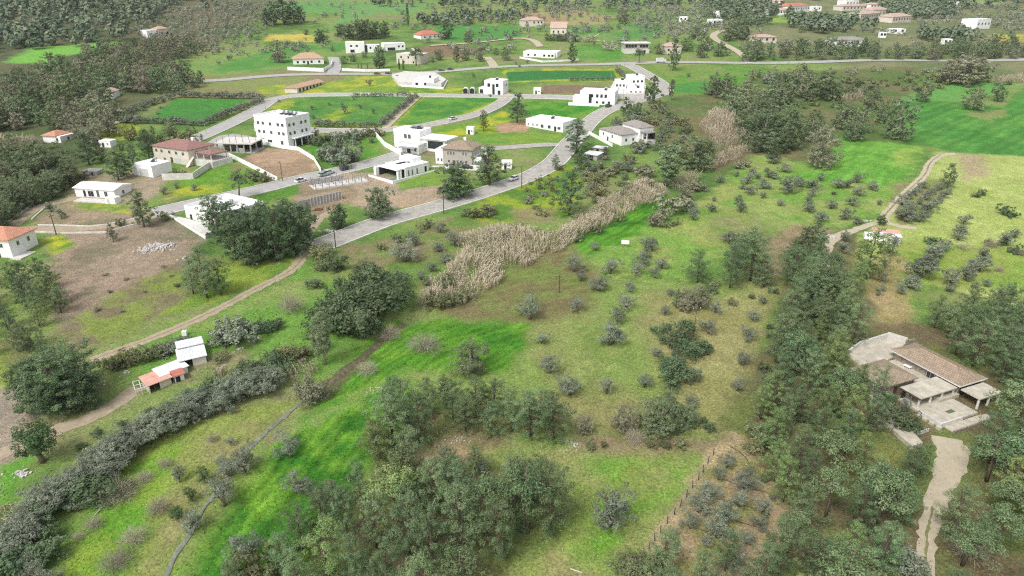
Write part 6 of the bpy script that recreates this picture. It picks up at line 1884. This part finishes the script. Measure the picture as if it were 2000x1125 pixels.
many('olive', [(x / 4 + 1500, y / 4 + 282, h / 4 * 1.05) for x, y, h in ((1525, 625, 85), (1510, 685, 65), (1485, 745, 85), (1375, 830, 85), (1280, 890, 125), (1320, 880, 90), (1240, 930, 70), (1190, 1040, 165), (1215, 950, 100), (1855, 785, 105), (1925, 730, 75), (1680, 905, 105), (1650, 990, 105), (1600, 980, 95), (1540, 1060, 130), (1420, 1100, 120), (1100, 1120, 90), (1130, 1080, 75), (1700, 1110, 65), (1620, 1120, 55), (1415, 1150, 60))], 'olive tree on the right hand meadow below the pink roofed shed', 'olives on the right meadow', 1.3)
many('darkshrub', [(1817, 475, 15), (1665 + 252, 382, 14), (1963, 418, 20), (1975, 424, 12), (1960, 480, 14), (1985, 495, 16), (1905, 385, 10), (1930, 475, 10)], 'small dark bush on the right hand meadow', 'dark bushes on the right meadow', 1.2)
many('bare', [(1936, 482, 22), (1990, 497, 18), (1950, 530, 14), (1880, 485, 16)], 'small leafless bush on the right hand meadow', 'leafless bushes on the right meadow', 1.3)
many('olive', [(x / 4 + 1500, y / 4 + 282, h / 4) for x, y, h in ((600, 760, 95), (585, 850, 100), (550, 920, 65), (545, 1000, 75), (990, 800, 90), (940, 870, 125), (900, 960, 85), (895, 1070, 75), (895, 1150, 70), (860, 1180, 70), (1040, 1170, 90))], 'olive tree along the gravel track and dry strip near the pink roofed shed', 'olives near the pink roofed shed', 1.0)
many('olive', [(x / 4 + 1000, y / 4 + 282, h / 4) for x, y, h in ((1055, 840, 130), (1095, 830, 110), (1045, 890, 80), (1020, 950, 110), (970, 1020, 100), (765, 1010, 135), (1115, 1040, 95), (1170, 970, 90), (1690, 770, 110), (1785, 530, 100), (1560, 530, 75), (1415, 590, 90), (1400, 530, 80), (1580, 445, 45), (1765, 440, 50), (1625, 300, 70), (1755, 250, 45), (1840, 310, 95), (1875, 230, 55), (1915, 270, 55), (1960, 345, 85), (1865, 390, 80), (1800, 350, 50), (1965, 420, 60), (1500, 370, 70), (650, 830, 80))], 'olive tree on the green meadow between the crop and the pines', 'olives on the middle meadow', 1.3)
many('olive', [(x / 4 + 500, y / 4 + 282, h / 4) for x, y, h in ((1165, 915, 165), (1245, 790, 100), (1210, 760, 85), (1425, 835, 85), (1545, 790, 115), (1440, 690, 80), (1490, 930, 95), (1375, 990, 85), (1290, 1060, 85), (1160, 1120, 115), (1330, 1100, 60), (1290, 690, 40))], 'grey olive between the concrete road and the reeds', 'olives between road and reeds', 1.25)
many('shrub', [(x / 4 + 500, y / 4 + 282, h / 4) for x, y, h in ((610, 980, 115), (485, 985, 75), (500, 880, 115), (560, 900, 75), (830, 1000, 90), (980, 820, 65), (1110, 760, 65), (460, 1115, 80), (700, 890, 30), (1310, 660, 60), (1350, 640, 50), (1800, 560, 90), (1700, 570, 80), (1840, 540, 70), (1640, 560, 60))], 'bush on the verge below the concrete road', 'bushes below the concrete road', 1.2)
grove([(1040, 355), (1095, 330), (1100, 400), (1060, 420), (1000, 400)], 4.5, [('shrub', 2), ('greyshrub', 1)], (1.0, 2.6), 'bush on the flowery slope under the road', 'bushes on the flowery slope', 1.2, 16)
# the long olive hedge, lower left
grove([(-60, 1160), (95, 1160), (108, 1020), (190, 970), (275, 888), (372, 838), (470, 795), (545, 775), (540, 750), (480, 752), (370, 795), (250, 865), (190, 915), (115, 965), (70, 1000), (20, 1050), (-60, 1090)], 2.45, [('olive', 7), ('darkshrub', 1)], (3.2, 4.8), 'olive tree of the dense hedge along the lower left field', 'olives of the lower left hedge', 1.3, 17)
grove([(110, 905), (200, 880), (330, 800), (300, 800), (180, 850), (120, 880)], 3.2, [('shrub', 3), ('darkshrub', 2)], (.9, 1.8), 'low bush on the bank between the dirt drive and the olive hedge', 'bushes above the olive hedge', 1.2, 18)
many('olive', [(x / 4, y / 4 + 844, h / 4) for x, y, h in ((1405, 390, 120), (1770, 350, 140), (1910, 310, 215), (1755, 575, 205), (1510, 775, 185), (1930, 1000, 235), (1810, 100, 70), (1740, 270, 100))] + [(567, 892, 46), (582, 962, 42), (600, 968, 36)], 'pale olive or almond tree along the strip between field and crop', 'trees along the netting strip', 1.05)
many('citrus', [(x / 4, y / 4 + 844, h / 4) for x, y, h in ((1500, 540, 115), (1600, 390, 120), (1390, 680, 110))], 'small dark round tree on the lower left field', 'dark small trees on the lower left field', 1.0)
many('bare', [(x / 4, y / 4 + 844, h / 4) for x, y, h in ((1130, 380, 100), (1240, 620, 140), (1290, 270, 90), (1050, 860, 140), (915, 1050, 150), (740, 740, 100), (1660, 70, 70), (620, 830, 60))], 'small leafless fruit tree on the lower left field', 'leafless fruit trees', 1.1)
many('olive', [(x / 4 + 1000, y / 4 + 844, h / 4) for x, y, h in ((1680, 270, 115), (1610, 370, 115), (1545, 510, 135), (1460, 620, 135), (1390, 750, 145), (1255, 840, 95), (1530, 880, 75), (1820, 440, 145), (1765, 580, 135), (1675, 690, 155), (1600, 820, 165), (1960, 640, 125), (1930, 760, 115), (1830, 870, 115), (1730, 1060, 145), (1850, 340, 80))], 'young olive tree in the fenced orchard rows at the bottom', 'olives of the fenced orchard', 1.15)
many('shrub', [(1155, 878, 16), (1300, 873, 14), (1330, 872, 16), (1245, 1112, 30), (1225, 1120, 26), (1265, 1125, 40), (1180, 872, 10), (1270, 874, 14), (1480, 850, 30), (1500, 870, 30), (1470, 880, 22)], 'scrubby bush along the upper edge and fence of the bottom meadow', 'bushes round the bottom meadow', 1.2)

# the middle plot
many('olive', [(x / 4 + 1000, y / 4 + 563, h / 4) for x, y, h in ((140, 240, 190), (490, 180, 120), (820, 280, 130), (880, 160, 115), (765, 440, 165), (800, 430, 140), (450, 830, 155), (740, 820, 125), (1190, 210, 80), (1585, 190, 100), (1530, 350, 115), (1845, 410, 115), (1800, 600, 115), (1420, 730, 115), (1760, 800, 105), (1030, 770, 95), (1130, 530, 80), (290, 660, 135), (230, 430, 95), (670, 20, 75), (925, 30, 60), (1240, 60, 60), (1400, 920, 80), (1880, 250, 90), (1960, 120, 70))] + [(1120, 530, 36), (1135, 548, 22), (1168, 567, 32), (1230, 566, 20)], 'olive tree standing on the rough middle plot', 'olives on the middle plot', 1.25)
many('darkshrub', [(x / 4 + 1000, y / 4 + 563, h / 4) for x, y, h in ((1280, 420, 145), (1440, 540, 140), (1250, 620, 95), (1270, 740, 165), (1160, 350, 80), (1280, 500, 75), (1330, 470, 80), (1490, 500, 80), (1350, 300, 60), (1390, 420, 60), (1200, 600, 60), (1300, 660, 80), (1520, 1090, 70))], 'dark bush in the line across the middle plot', 'bushes across the middle plot', 1.25)
for x, y, h in ((840, 812, 75), (885, 825, 90), (930, 815, 85), (965, 808, 70), (870, 790, 60), (1000, 842, 88), (1035, 852, 90), (1080, 858, 95), (1055, 830, 75), (910, 845, 75), (960, 850, 70)):
    plant('pine', x, y, h, 'pine in the lower left corner of the middle plot', 'pines at the lower left of the middle plot', 1.15)
for k, x, y, h in (('broad', 1265, 838, 62), ('broad', 1290, 845, 66), ('brown', 1220, 842, 58), ('broad', 1320, 842, 55), ('broad', 1345, 835, 50), ('bare', 1240, 862, 30), ('broad', 1305, 812, 50), ('brown', 1140, 845, 36)):
    plant(k, x, y, h, 'greyish tree at the lower edge of the middle plot', 'trees at the lower edge of the middle plot', 1.1)
for k, x, y, h in (('brown', 1335, 605, 50), ('brown', 1362, 598, 46), ('pine', 1320, 600, 36), ('broad', 1375, 590, 30)):
    plant(k, x, y, h, 'brownish tree at the top right of the middle plot', 'trees at the top right of the middle plot', 1.1)
grove([(1300, 570), (1500, 565), (1520, 580), (1400, 600), (1310, 590)], 6, [('darkshrub', 1), ('shrub', 1)], (1, 2), 'low bush along the upper edge of the middle plot', 'bushes on the plot edge', 1.2, 19)

# upper left woodland
LW, GW = 'grey brown tree in the wood at the left edge above the village', 'trees of the left wood'
grove([(-80, 200), (90, 165), (200, 195), (240, 250), (190, 285), (110, 250), (-80, 262)], 7.5, [('broad', 5), ('brown', 3), ('poplar', 1), ('pine', 1)], (9, 15), LW, GW, 1.1, 20)
grove([(100, 140), (330, 150), (400, 165), (340, 185), (240, 180), (110, 178)], 8.0, [('broad', 4), ('pine', 3), ('brown', 2)], (8, 14), 'tree in the wood behind the small white shed', 'trees behind the small white shed', 1.1, 21)
grove([(160, 105), (330, 85), (420, 100), (330, 132), (200, 135)], 10, [('brown', 3), ('broad', 3), ('pine', 2)], (8, 14), 'brownish tree between the far left meadow and the village', 'trees below the far left meadow', 1.1, 23)
grove([(-40, 330), (40, 300), (140, 360), (90, 400), (-40, 470)], 5.8, [('broad', 4), ('brown', 1)], (7.5, 11.5), 'large tree in the dark group left of the white bungalow', 'trees left of the white bungalow', 1.15, 24)
many('dark_pine', [(175, 322, 66), (232, 352, 62), (262, 330, 52), (248, 345, 50), (292, 310, 60), (200, 318, 40)], 'dark pine between the white bungalow and the red roofed house', 'pines behind the white bungalow', 1.15)
plant('broad', 98, 362, 92, 'big spreading tree with a pale trunk left of the white bungalow', None, 1.35)
many('olive', [(100, 414, 22), (120, 427, 22), (345, 368, 14), (380, 372, 14), (320, 380, 16)], 'olive on the bare ground inside the looping track', 'olives inside the looping track', 1.1)
many('shrub', [(325, 430, 18), (142, 350, 22), (120, 370, 22), (165, 350, 18), (500, 352, 22), (520, 355, 18), (490, 345, 16), (235, 440, 14), (345, 345, 14), (360, 347, 12)], 'bush beside the white houses on the left', 'bushes by the left houses', 1.2)
grove([(180, 540), (330, 520), (380, 560), (220, 620), (150, 640)], 6.5, [('shrub', 3), ('brownshrub', 2)], (.5, 1.1), 'low grey scrub on the terraced bank at the left', 'scrub on the left bank', 1.4, 25)
grove([(250, 215), (330, 195), (300, 235), (240, 250)], 7, [('shrub', 2), ('greyshrub', 1)], (1.5, 3), 'bush left of the hedged green field', 'bushes left of the hedged field', 1.2, 26)
grove([(260, 262), (360, 258), (400, 275), (380, 292), (300, 290), (210, 300)], 6.5, [('broad', 1), ('shrub', 2), ('dark_pine', 1)], (2.5, 7), 'tree or bush behind the red roofed house', 'trees behind the red roofed house', 1.1, 27)

# hedges of olives round the village fields
LH, GH = 'olive in the clipped hedge round a village field', 'hedge olives round the village fields'
hedge_row([(352, 190), (510, 193)], 22, 4.2)
hedge_row([(236, 240), (388, 246)], 20, 4.2)
hedge_row([(390, 248), (515, 198)], 22, 4.2)
hedge_row([(222, 232), (345, 190)], 16, 4.0)
hedge_row([(690, 190), (806, 188)], 14, 3.0)
hedge_row([(814, 190), (744, 248)], 22, 3.6)
hedge_row([(612, 248), (745, 250)], 14, 3.6)
hedge_row([(1112, 158), (1204, 157)], 9, 3.4)
hedge_row([(1205, 140), (1222, 155)], 8, 3.8)
hedge_build('olive_hedges')
many('olive', [(610, 215, 12), (643, 206, 8), (672, 222, 22), (730, 222, 13), (705, 212, 12), (668, 208, 10), (625, 240, 14), (640, 245, 14), (612, 232, 12), (545, 200, 8), (958, 190, 9), (722, 168, 16), (690, 195, 12)], 'olive tree standing inside a village field', 'olives inside the village fields', 1.1)
row([(605, 285), (640, 275), (735, 265)], 12, 'shrub', 3.6, 'bush on the plot right of the white apartment cube', 'bushes right of the apartment cube')
grove([(600, 270), (730, 262), (740, 285), (640, 300)], 7, [('greyshrub', 2), ('shrub', 2), ('broad', 1)], (2, 4.5), 'bush on the plot between the apartment cube and the pool villa', 'bushes on the plot by the pool villa', 1.1, 28)
# village gardens
many('darkbroad', [(682, 76, 30), (702, 78, 38), (716, 76, 40), (735, 76, 36), (752, 72, 32), (665, 72, 26)], 'dark tree in the row behind the white villas', 'dark trees behind the white villas', 1.15)
many('dark_pine', [(535, 48, 44), (555, 48, 50), (575, 46, 42), (522, 50, 34), (588, 44, 30)], 'dark tree of the big clump on the far slope', 'dark trees of the far slope clump', 1.5)
many('cypress', [(780, 136, 22), (788, 137, 22), (706, 134, 10), (700, 133, 10), (718, 134, 10)], 'small cypress in the garden below the cream house', 'garden cypresses', 1.3)
many('broad', [(690, 120, 16), (672, 125, 18), (712, 112, 14), (845, 122, 14), (858, 118, 24), (938, 120, 28), (910, 118, 24), (988, 118, 28), (968, 108, 16), (630, 84, 20), (598, 68, 12), (650, 100, 12), (925, 150, 8), (945, 168, 14)], 'garden tree between the village houses', 'village garden trees', 1.1)
many('broad', [(1287, 106, 22), (1360, 76, 28), (1370, 113, 30), (1445, 76, 56), (1462, 119, 48), (1420, 80, 30), (1390, 38, 20), (1217, 46, 30), (1340, 100, 26), (1425, 70, 28), (1480, 115, 40), (1405, 110, 30), (1380, 95, 24)], 'tree along the upper road right of the junction', 'trees right of the junction', 1.3)
row([(1065, 80), (1130, 82)], 9, 'darkbroad', 6, 'dark tree in the row behind the low white house', 'dark row behind the low white house')
many('olive', [(1125, 62, 10), (1170, 66, 10), (1225, 70, 12), (1285, 72, 14), (1262, 62, 8), (1150, 60, 8), (1195, 58, 8), (1160, 88, 10), (1390, 155, 12), (1400, 148, 12), (1420, 150, 10), (1345, 150, 10), (1368, 100, 14), (1008, 128, 10), (1015, 131, 6), (1030, 124, 10)], 'olive on the far green plots above the junction', 'olives above the junction', 1.1)

# belts of trees along the upper road, far right
LR, GR = 'tree in the belt above the main road at the right', 'trees above the main road'
grove([(1490, 110), (1640, 100), (1760, 108), (1900, 100), (2100, 96), (2100, 114), (1760, 118), (1500, 119)], 8.5, [('broad', 5), ('pine', 3), ('brown', 1)], (7, 12), LR, GR, 1.1, 30)

# the far slopes: thousands of olives and pines nobody could count, as one sheet of foliage
def far_mass(name, plots, label_mat, seed, quads, tall):
    r = np.random.default_rng(seed)
    Vs, T = [], []
    n = 0
    for px, spacing, hlo, hhi, row_d in plots:
        P = wpoly(px)
        x0, x1 = min(p[0] for p in P), max(p[0] for p in P)
        y0, y1 = min(p[1] for p in P), max(p[1] for p in P)
        if row_d:
            XX, YY = np.meshgrid(np.arange(x0, x1, spacing), np.arange(y0, y1, spacing))
            XX, YY = (XX + r.normal(size=XX.shape) * spacing * .18).ravel(), (YY + r.normal(size=YY.shape) * spacing * .18).ravel()
        else:
            k = int((x1 - x0) * (y1 - y0) / spacing ** 2)
            XX, YY = r.uniform(x0, x1, k), r.uniform(y0, y1, k)
        ok = (poly_sd(P, XX, YY) > 0) & (fbm(XX, YY, 60, seed) + r.uniform(-.25, .25, XX.shape) > .29)
        for x, y in zip(XX[ok], YY[ok]):
            h = r.uniform(hlo, hhi)
            z = terrain(x, y)
            k = quads
            d = unit(r.normal(size=(k, 3)))
            w = h * (.30 if tall else .48)
            pr = np.stack([d[:, 0] * w, d[:, 1] * w, d[:, 2] * h * (.42 if tall else .40)], 1) * r.uniform(.55, 1.05, (k, 1))
            if tall: pr[:, :2] *= np.clip(1.15 - pr[:, 2:3] / h, .5, 1.5)
            Pp = pr + np.array([x, y, z + h * (.56 if tall else .5)])
            Nn = unit(d * .8 + np.array([0, 0, .5]) + r.normal(size=d.shape) * .3)
            Vs.append(leaf_quads(Pp, Nn, h * .26, .75, r))
            t = r.uniform(0, 1)
            T.append(np.repeat(np.clip(t * .7 + r.uniform(0, .3, k), 0, 1), 4))
            n += 1
    V = np.concatenate(Vs)
    me = mesh_np(name, V, np.arange(len(V)).reshape(-1, 4), mat=label_mat)
    a = me.attributes.new('tint', 'FLOAT', 'POINT')
    a.data.foreach_set('value', np.concatenate(T).astype(np.float32))
    print(name, n, 'plants')
    return tag(link(name, me), kind='stuff')

far_mass('far_olive_groves', [
    ([(240, 60), (330, 20), (480, 5), (560, 10), (540, 60), (460, 100), (330, 110)], 9, 3.5, 5.5, True),
    ([(560, 50), (640, 62), (690, 45), (850, 60), (840, 36), (1000, 36), (1000, 46), (850, 50), (700, 60), (600, 66)], 9, 3.5, 5.5, True),
    ([(1220, 30), (1420, 26), (1440, 60), (1300, 66), (1200, 48)], 9.5, 3.5, 5.5, True),
    ([(860, 95), (960, 96), (950, 112), (880, 112)], 9, 3, 5, False),
    ([(780, 40), (1000, 20), (1060, 8), (1400, 6), (1400, 26), (1200, 34), (1000, 40)], 12, 4, 6, False),
    ([(1780, 10), (2150, 5), (2150, 60), (1960, 60), (1900, 44), (1800, 50)], 11, 3.5, 6, False),
    ([(1290, 62), (1400, 50), (1380, 80), (1300, 84)], 9, 3, 5, False),
    ([(1640, 60), (1760, 64), (1800, 90), (1660, 96)], 12, 3, 6, False),
    ([(380, 110), (480, 85), (620, 70), (640, 80), (560, 110), (420, 130)], 15, 3, 5.5, False),
    ([(1500, 84), (1600, 84), (1640, 98), (1510, 104)], 11, 3, 6, False),
    ([(560, 5), (1000, 5), (1010, 112), (700, 66), (560, 120)], 21, 3.5, 7, False), ([(1000, 10), (1500, 8), (1480, 112), (1290, 112), (1110, 86), (1000, 70)], 19, 3.5, 7, False), ([(1290, 160), (1480, 135), (1760, 132), (1700, 160), (1480, 180)], 13, 2, 4, False)], leaf_mat('far_olive', lin(112, 124, 104), lin(162, 168, 150), val=0), 41, 46, False)
far_mass('far_woods', [
    ([(-200, 60), (120, 85), (240, 70), (300, 78), (190, 92), (90, 92), (-200, 118)], 12, 9, 15, False),
    ([(1540, 45), (1680, 42), (1720, 60), (1640, 70), (1550, 66)], 11, 9, 14, False), ([(1700, 20), (1850, 10), (1860, 36), (1800, 40), (1740, 34)], 13, 9, 14, False), ([(1780, 60), (1880, 70), (1990, 78), (1990, 92), (1800, 86)], 12, 7, 12, False),
    ([(-300, 0), (380, -4), (300, 40), (210, 80), (90, 95), (-300, 130)], 9, 6, 13, False),
    ([(380, 0), (560, -4), (540, 14), (400, 24)], 22, 7, 12, False),
    ([(640, 8), (1000, 2), (1400, 2), (1400, 14), (1000, 18), (760, 16)], 17, 7, 13, False),
    ([(800, 44), (880, 30), (1000, 28), (1110, 14), (1110, 24), (960, 46), (860, 52)], 15, 8, 13, False),
    ([(1380, 4), (1500, 4), (1560, 40), (1470, 60), (1410, 40)], 14, 8, 13, False),
    ([(1560, 0), (1900, -4), (2200, 0), (2200, 10), (1800, 20), (1680, 10)], 17, 8, 13, False)], leaf_mat('far_pine', lin(94, 112, 88), lin(140, 152, 126), val=0), 42, 60, True)

# ------------------------------------------------------------------ reeds: dry cane brakes along the stream
def reeds(name, plots, h, dens, seed, lean=(.5, .2), green=.0):
    r = np.random.default_rng(seed)
    Vs, T = [], []
    for px in plots:
        P = wpoly(px)
        x0, x1 = min(p[0] for p in P), max(p[0] for p in P)
        y0, y1 = min(p[1] for p in P), max(p[1] for p in P)
        k = int((x1 - x0) * (y1 - y0) * dens)
        X, Y = r.uniform(x0, x1, k), r.uniform(y0, y1, k)
        sd = poly_sd(P, X, Y)
        ok = (sd + (vnoise(X, Y, 3.5, seed) - .5) * 5 > 0) & (vnoise(X, Y, 2.6, seed + 9) + r.uniform(-.2, .2, k) > .2)
        X, Y, sd = X[ok], Y[ok], sd[ok]
        n = len(X)
        Z = terrain(X, Y, np)
        hh = h * (.62 + .5 * vnoise(X, Y, 6, seed + 1)) * r.uniform(.75, 1.12, n) * np.clip(.55 + sd * .15, .55, 1)
        az = vnoise(X, Y, 7, seed + 2) * 7 + r.normal(size=n) * .5
        ln = r.uniform(.1, .45, n) * hh
        L = np.stack([np.cos(az) * ln + lean[0] * hh * .2, np.sin(az) * ln + lean[1] * hh * .2], 1)
        b = np.stack([X, Y, Z], 1)
        m = b + np.stack([L[:, 0] * .3, L[:, 1] * .3, hh * .6], 1)
        t = b + np.stack([L[:, 0], L[:, 1], hh], 1)
        t2 = t + np.stack([L[:, 0] * .35, L[:, 1] * .35, -hh * .02], 1)
        wv = unit(np.stack([r.normal(size=n), r.normal(size=n), np.zeros(n)], 1))
        for a, c, w0, w1, tv in ((b, m, .035, .04, .1), (m, t, .05, .09, .4), (t, t2, .11, .04, .85)):
            Vs.append(np.stack([a - wv * w0, a + wv * w0, c + wv * w1, c - wv * w1], 1).reshape(-1, 3))
            T.append(np.repeat(np.clip(tv + r.normal(size=n) * .22, 0, 1), 4))
        for q in range(3):                         # hanging leaves
            f = r.uniform(.35, .95, (n, 1))
            p0 = b * (1 - f) + t * f
            d = unit(np.stack([r.normal(size=n), r.normal(size=n), r.uniform(-.7, .3, n)], 1))
            p1 = p0 + d * r.uniform(.4, .9, (n, 1))
            w = unit(np.cross(d, r.normal(size=(n, 3)))) * .05
            Vs.append(np.stack([p0 - w, p0 + w, p1 + w * .2, p1 - w * .2], 1).reshape(-1, 3))
            T.append(np.repeat(np.clip(r.uniform(.1, .8, n), 0, 1), 4))
    V = np.concatenate(Vs)
    me = mesh_np(name, V, np.arange(len(V)).reshape(-1, 4), mat=M['reed'])
    a = me.attributes.new('tint', 'FLOAT', 'POINT')
    a.data.foreach_set('value', np.concatenate(T).astype(np.float32))
    return tag(link(name, me), kind='stuff')

reeds('reed_bed', [[(830, 606), (815, 590), (850, 560), (880, 520), (905, 495), (890, 475), (930, 460), (985, 448), (1035, 452), (1050, 470), (1095, 455), (1130, 425), (1185, 390), (1215, 375), (1250, 362), (1310, 370), (1310, 384), (1265, 400), (1210, 425), (1160, 455), (1120, 478), (1060, 500), (1010, 525), (960, 560), (900, 592)]], 3.7, 4.6, 51)
reeds('reed_bed', [[(1305, 368), (1330, 350), (1362, 338), (1372, 348), (1345, 366), (1318, 376)], [(1378, 335), (1405, 310), (1450, 290), (1468, 296), (1430, 315), (1395, 334)]], 4.5, 2.8, 52)
reeds('reed_bed', [[(1366, 248), (1380, 228), (1425, 228), (1460, 250), (1468, 288), (1400, 296), (1378, 275)], [(1432, 205), (1470, 196), (1470, 204), (1440, 212)], [(1640, 195), (1680, 186), (1684, 194), (1650, 202)], [(1935, 160), (1990, 152), (1998, 162), (1945, 168)]], 5.5, 2.0, 53)
reeds('reed_bed', [[(545, 742), (560, 715), (600, 712), (625, 735), (590, 752)], [(405, 742), (430, 728), (478, 735), (470, 748), (425, 750)]], 3.6, 3.2, 54)
reeds('reed_bed', [[(-20, 1070), (-20, 1010), (30, 990), (62, 1010), (50, 1040), (10, 1075)]], 3.2, 4, 55)
reeds('reed_bed', [[(-60, 285), (-20, 276), (70, 276), (90, 286), (20, 294)]], 5, 1.6, 56)

# ------------------------------------------------------------------ a thin veil of moist air over the valley
hz = MB().box(-1500, 1500, -150, 1560, -40, 150)
hm, HN, HL = new_mat('haze_air')
ho, hv = HN.new('ShaderNodeOutputMaterial'), HN.new('ShaderNodeVolumePrincipled')
hv.inputs['Color'].default_value = (.93, .95, 1.0, 1)
hv.inputs['Density'].default_value = 0.00007
hv.inputs['Anisotropy'].default_value = 0.2
HL.new(hv.outputs[0], ho.inputs['Volume'])
tag(hz.build('haze', hm), kind='stuff')
scene.cycles.volume_bounces = 0

many('shrub', [(850, 600, 26), (880, 598, 30), (905, 590, 26), (868, 560, 24), (980, 470, 22), (1010, 452, 20), (1060, 462, 18), (940, 500, 24), (1130, 470, 20), (1165, 455, 20), (1210, 432, 18)], 'green shrub growing among the reeds above the middle plot', 'shrubs among the reeds', 1.2)
for x, y in ((1752, 814), (1764, 822), (1775, 830), (1787, 839), (1768, 835), (1756, 824), (1782, 846)):
    plant('darkshrub', x, y, 18, 'low dark shrub inside the walled planting bed of the villa', 'shrubs in the villa bed', 1.2, 1.5)

grove([(1500, 640), (1640, 620), (1690, 760), (1660, 900), (1500, 870), (1470, 800)], 3.6, [('shrub', 3), ('darkshrub', 2)], (.9, 2.0), 'low scrub under the pines left of the tiled villa', 'scrub under the villa pines', 1.3, 61, 70)
grove([(1480, 930), (1720, 960), (1720, 1130), (1560, 1200), (1470, 1110)], 3.8, [('shrub', 3), ('greyshrub', 1)], (.7, 1.5), 'low scrub under the pines at the bottom right', 'scrub under the bottom right pines', 1.3, 62, 50)

row([(20, 1100), (60, 1040), (115, 985), (195, 935), (275, 868), (372, 815), (470, 775), (540, 762)], 44, 'olive', 4.4, 'olive tree of the dense hedge along the lower left field', 'olives of the lower left hedge', .9, 1.35)
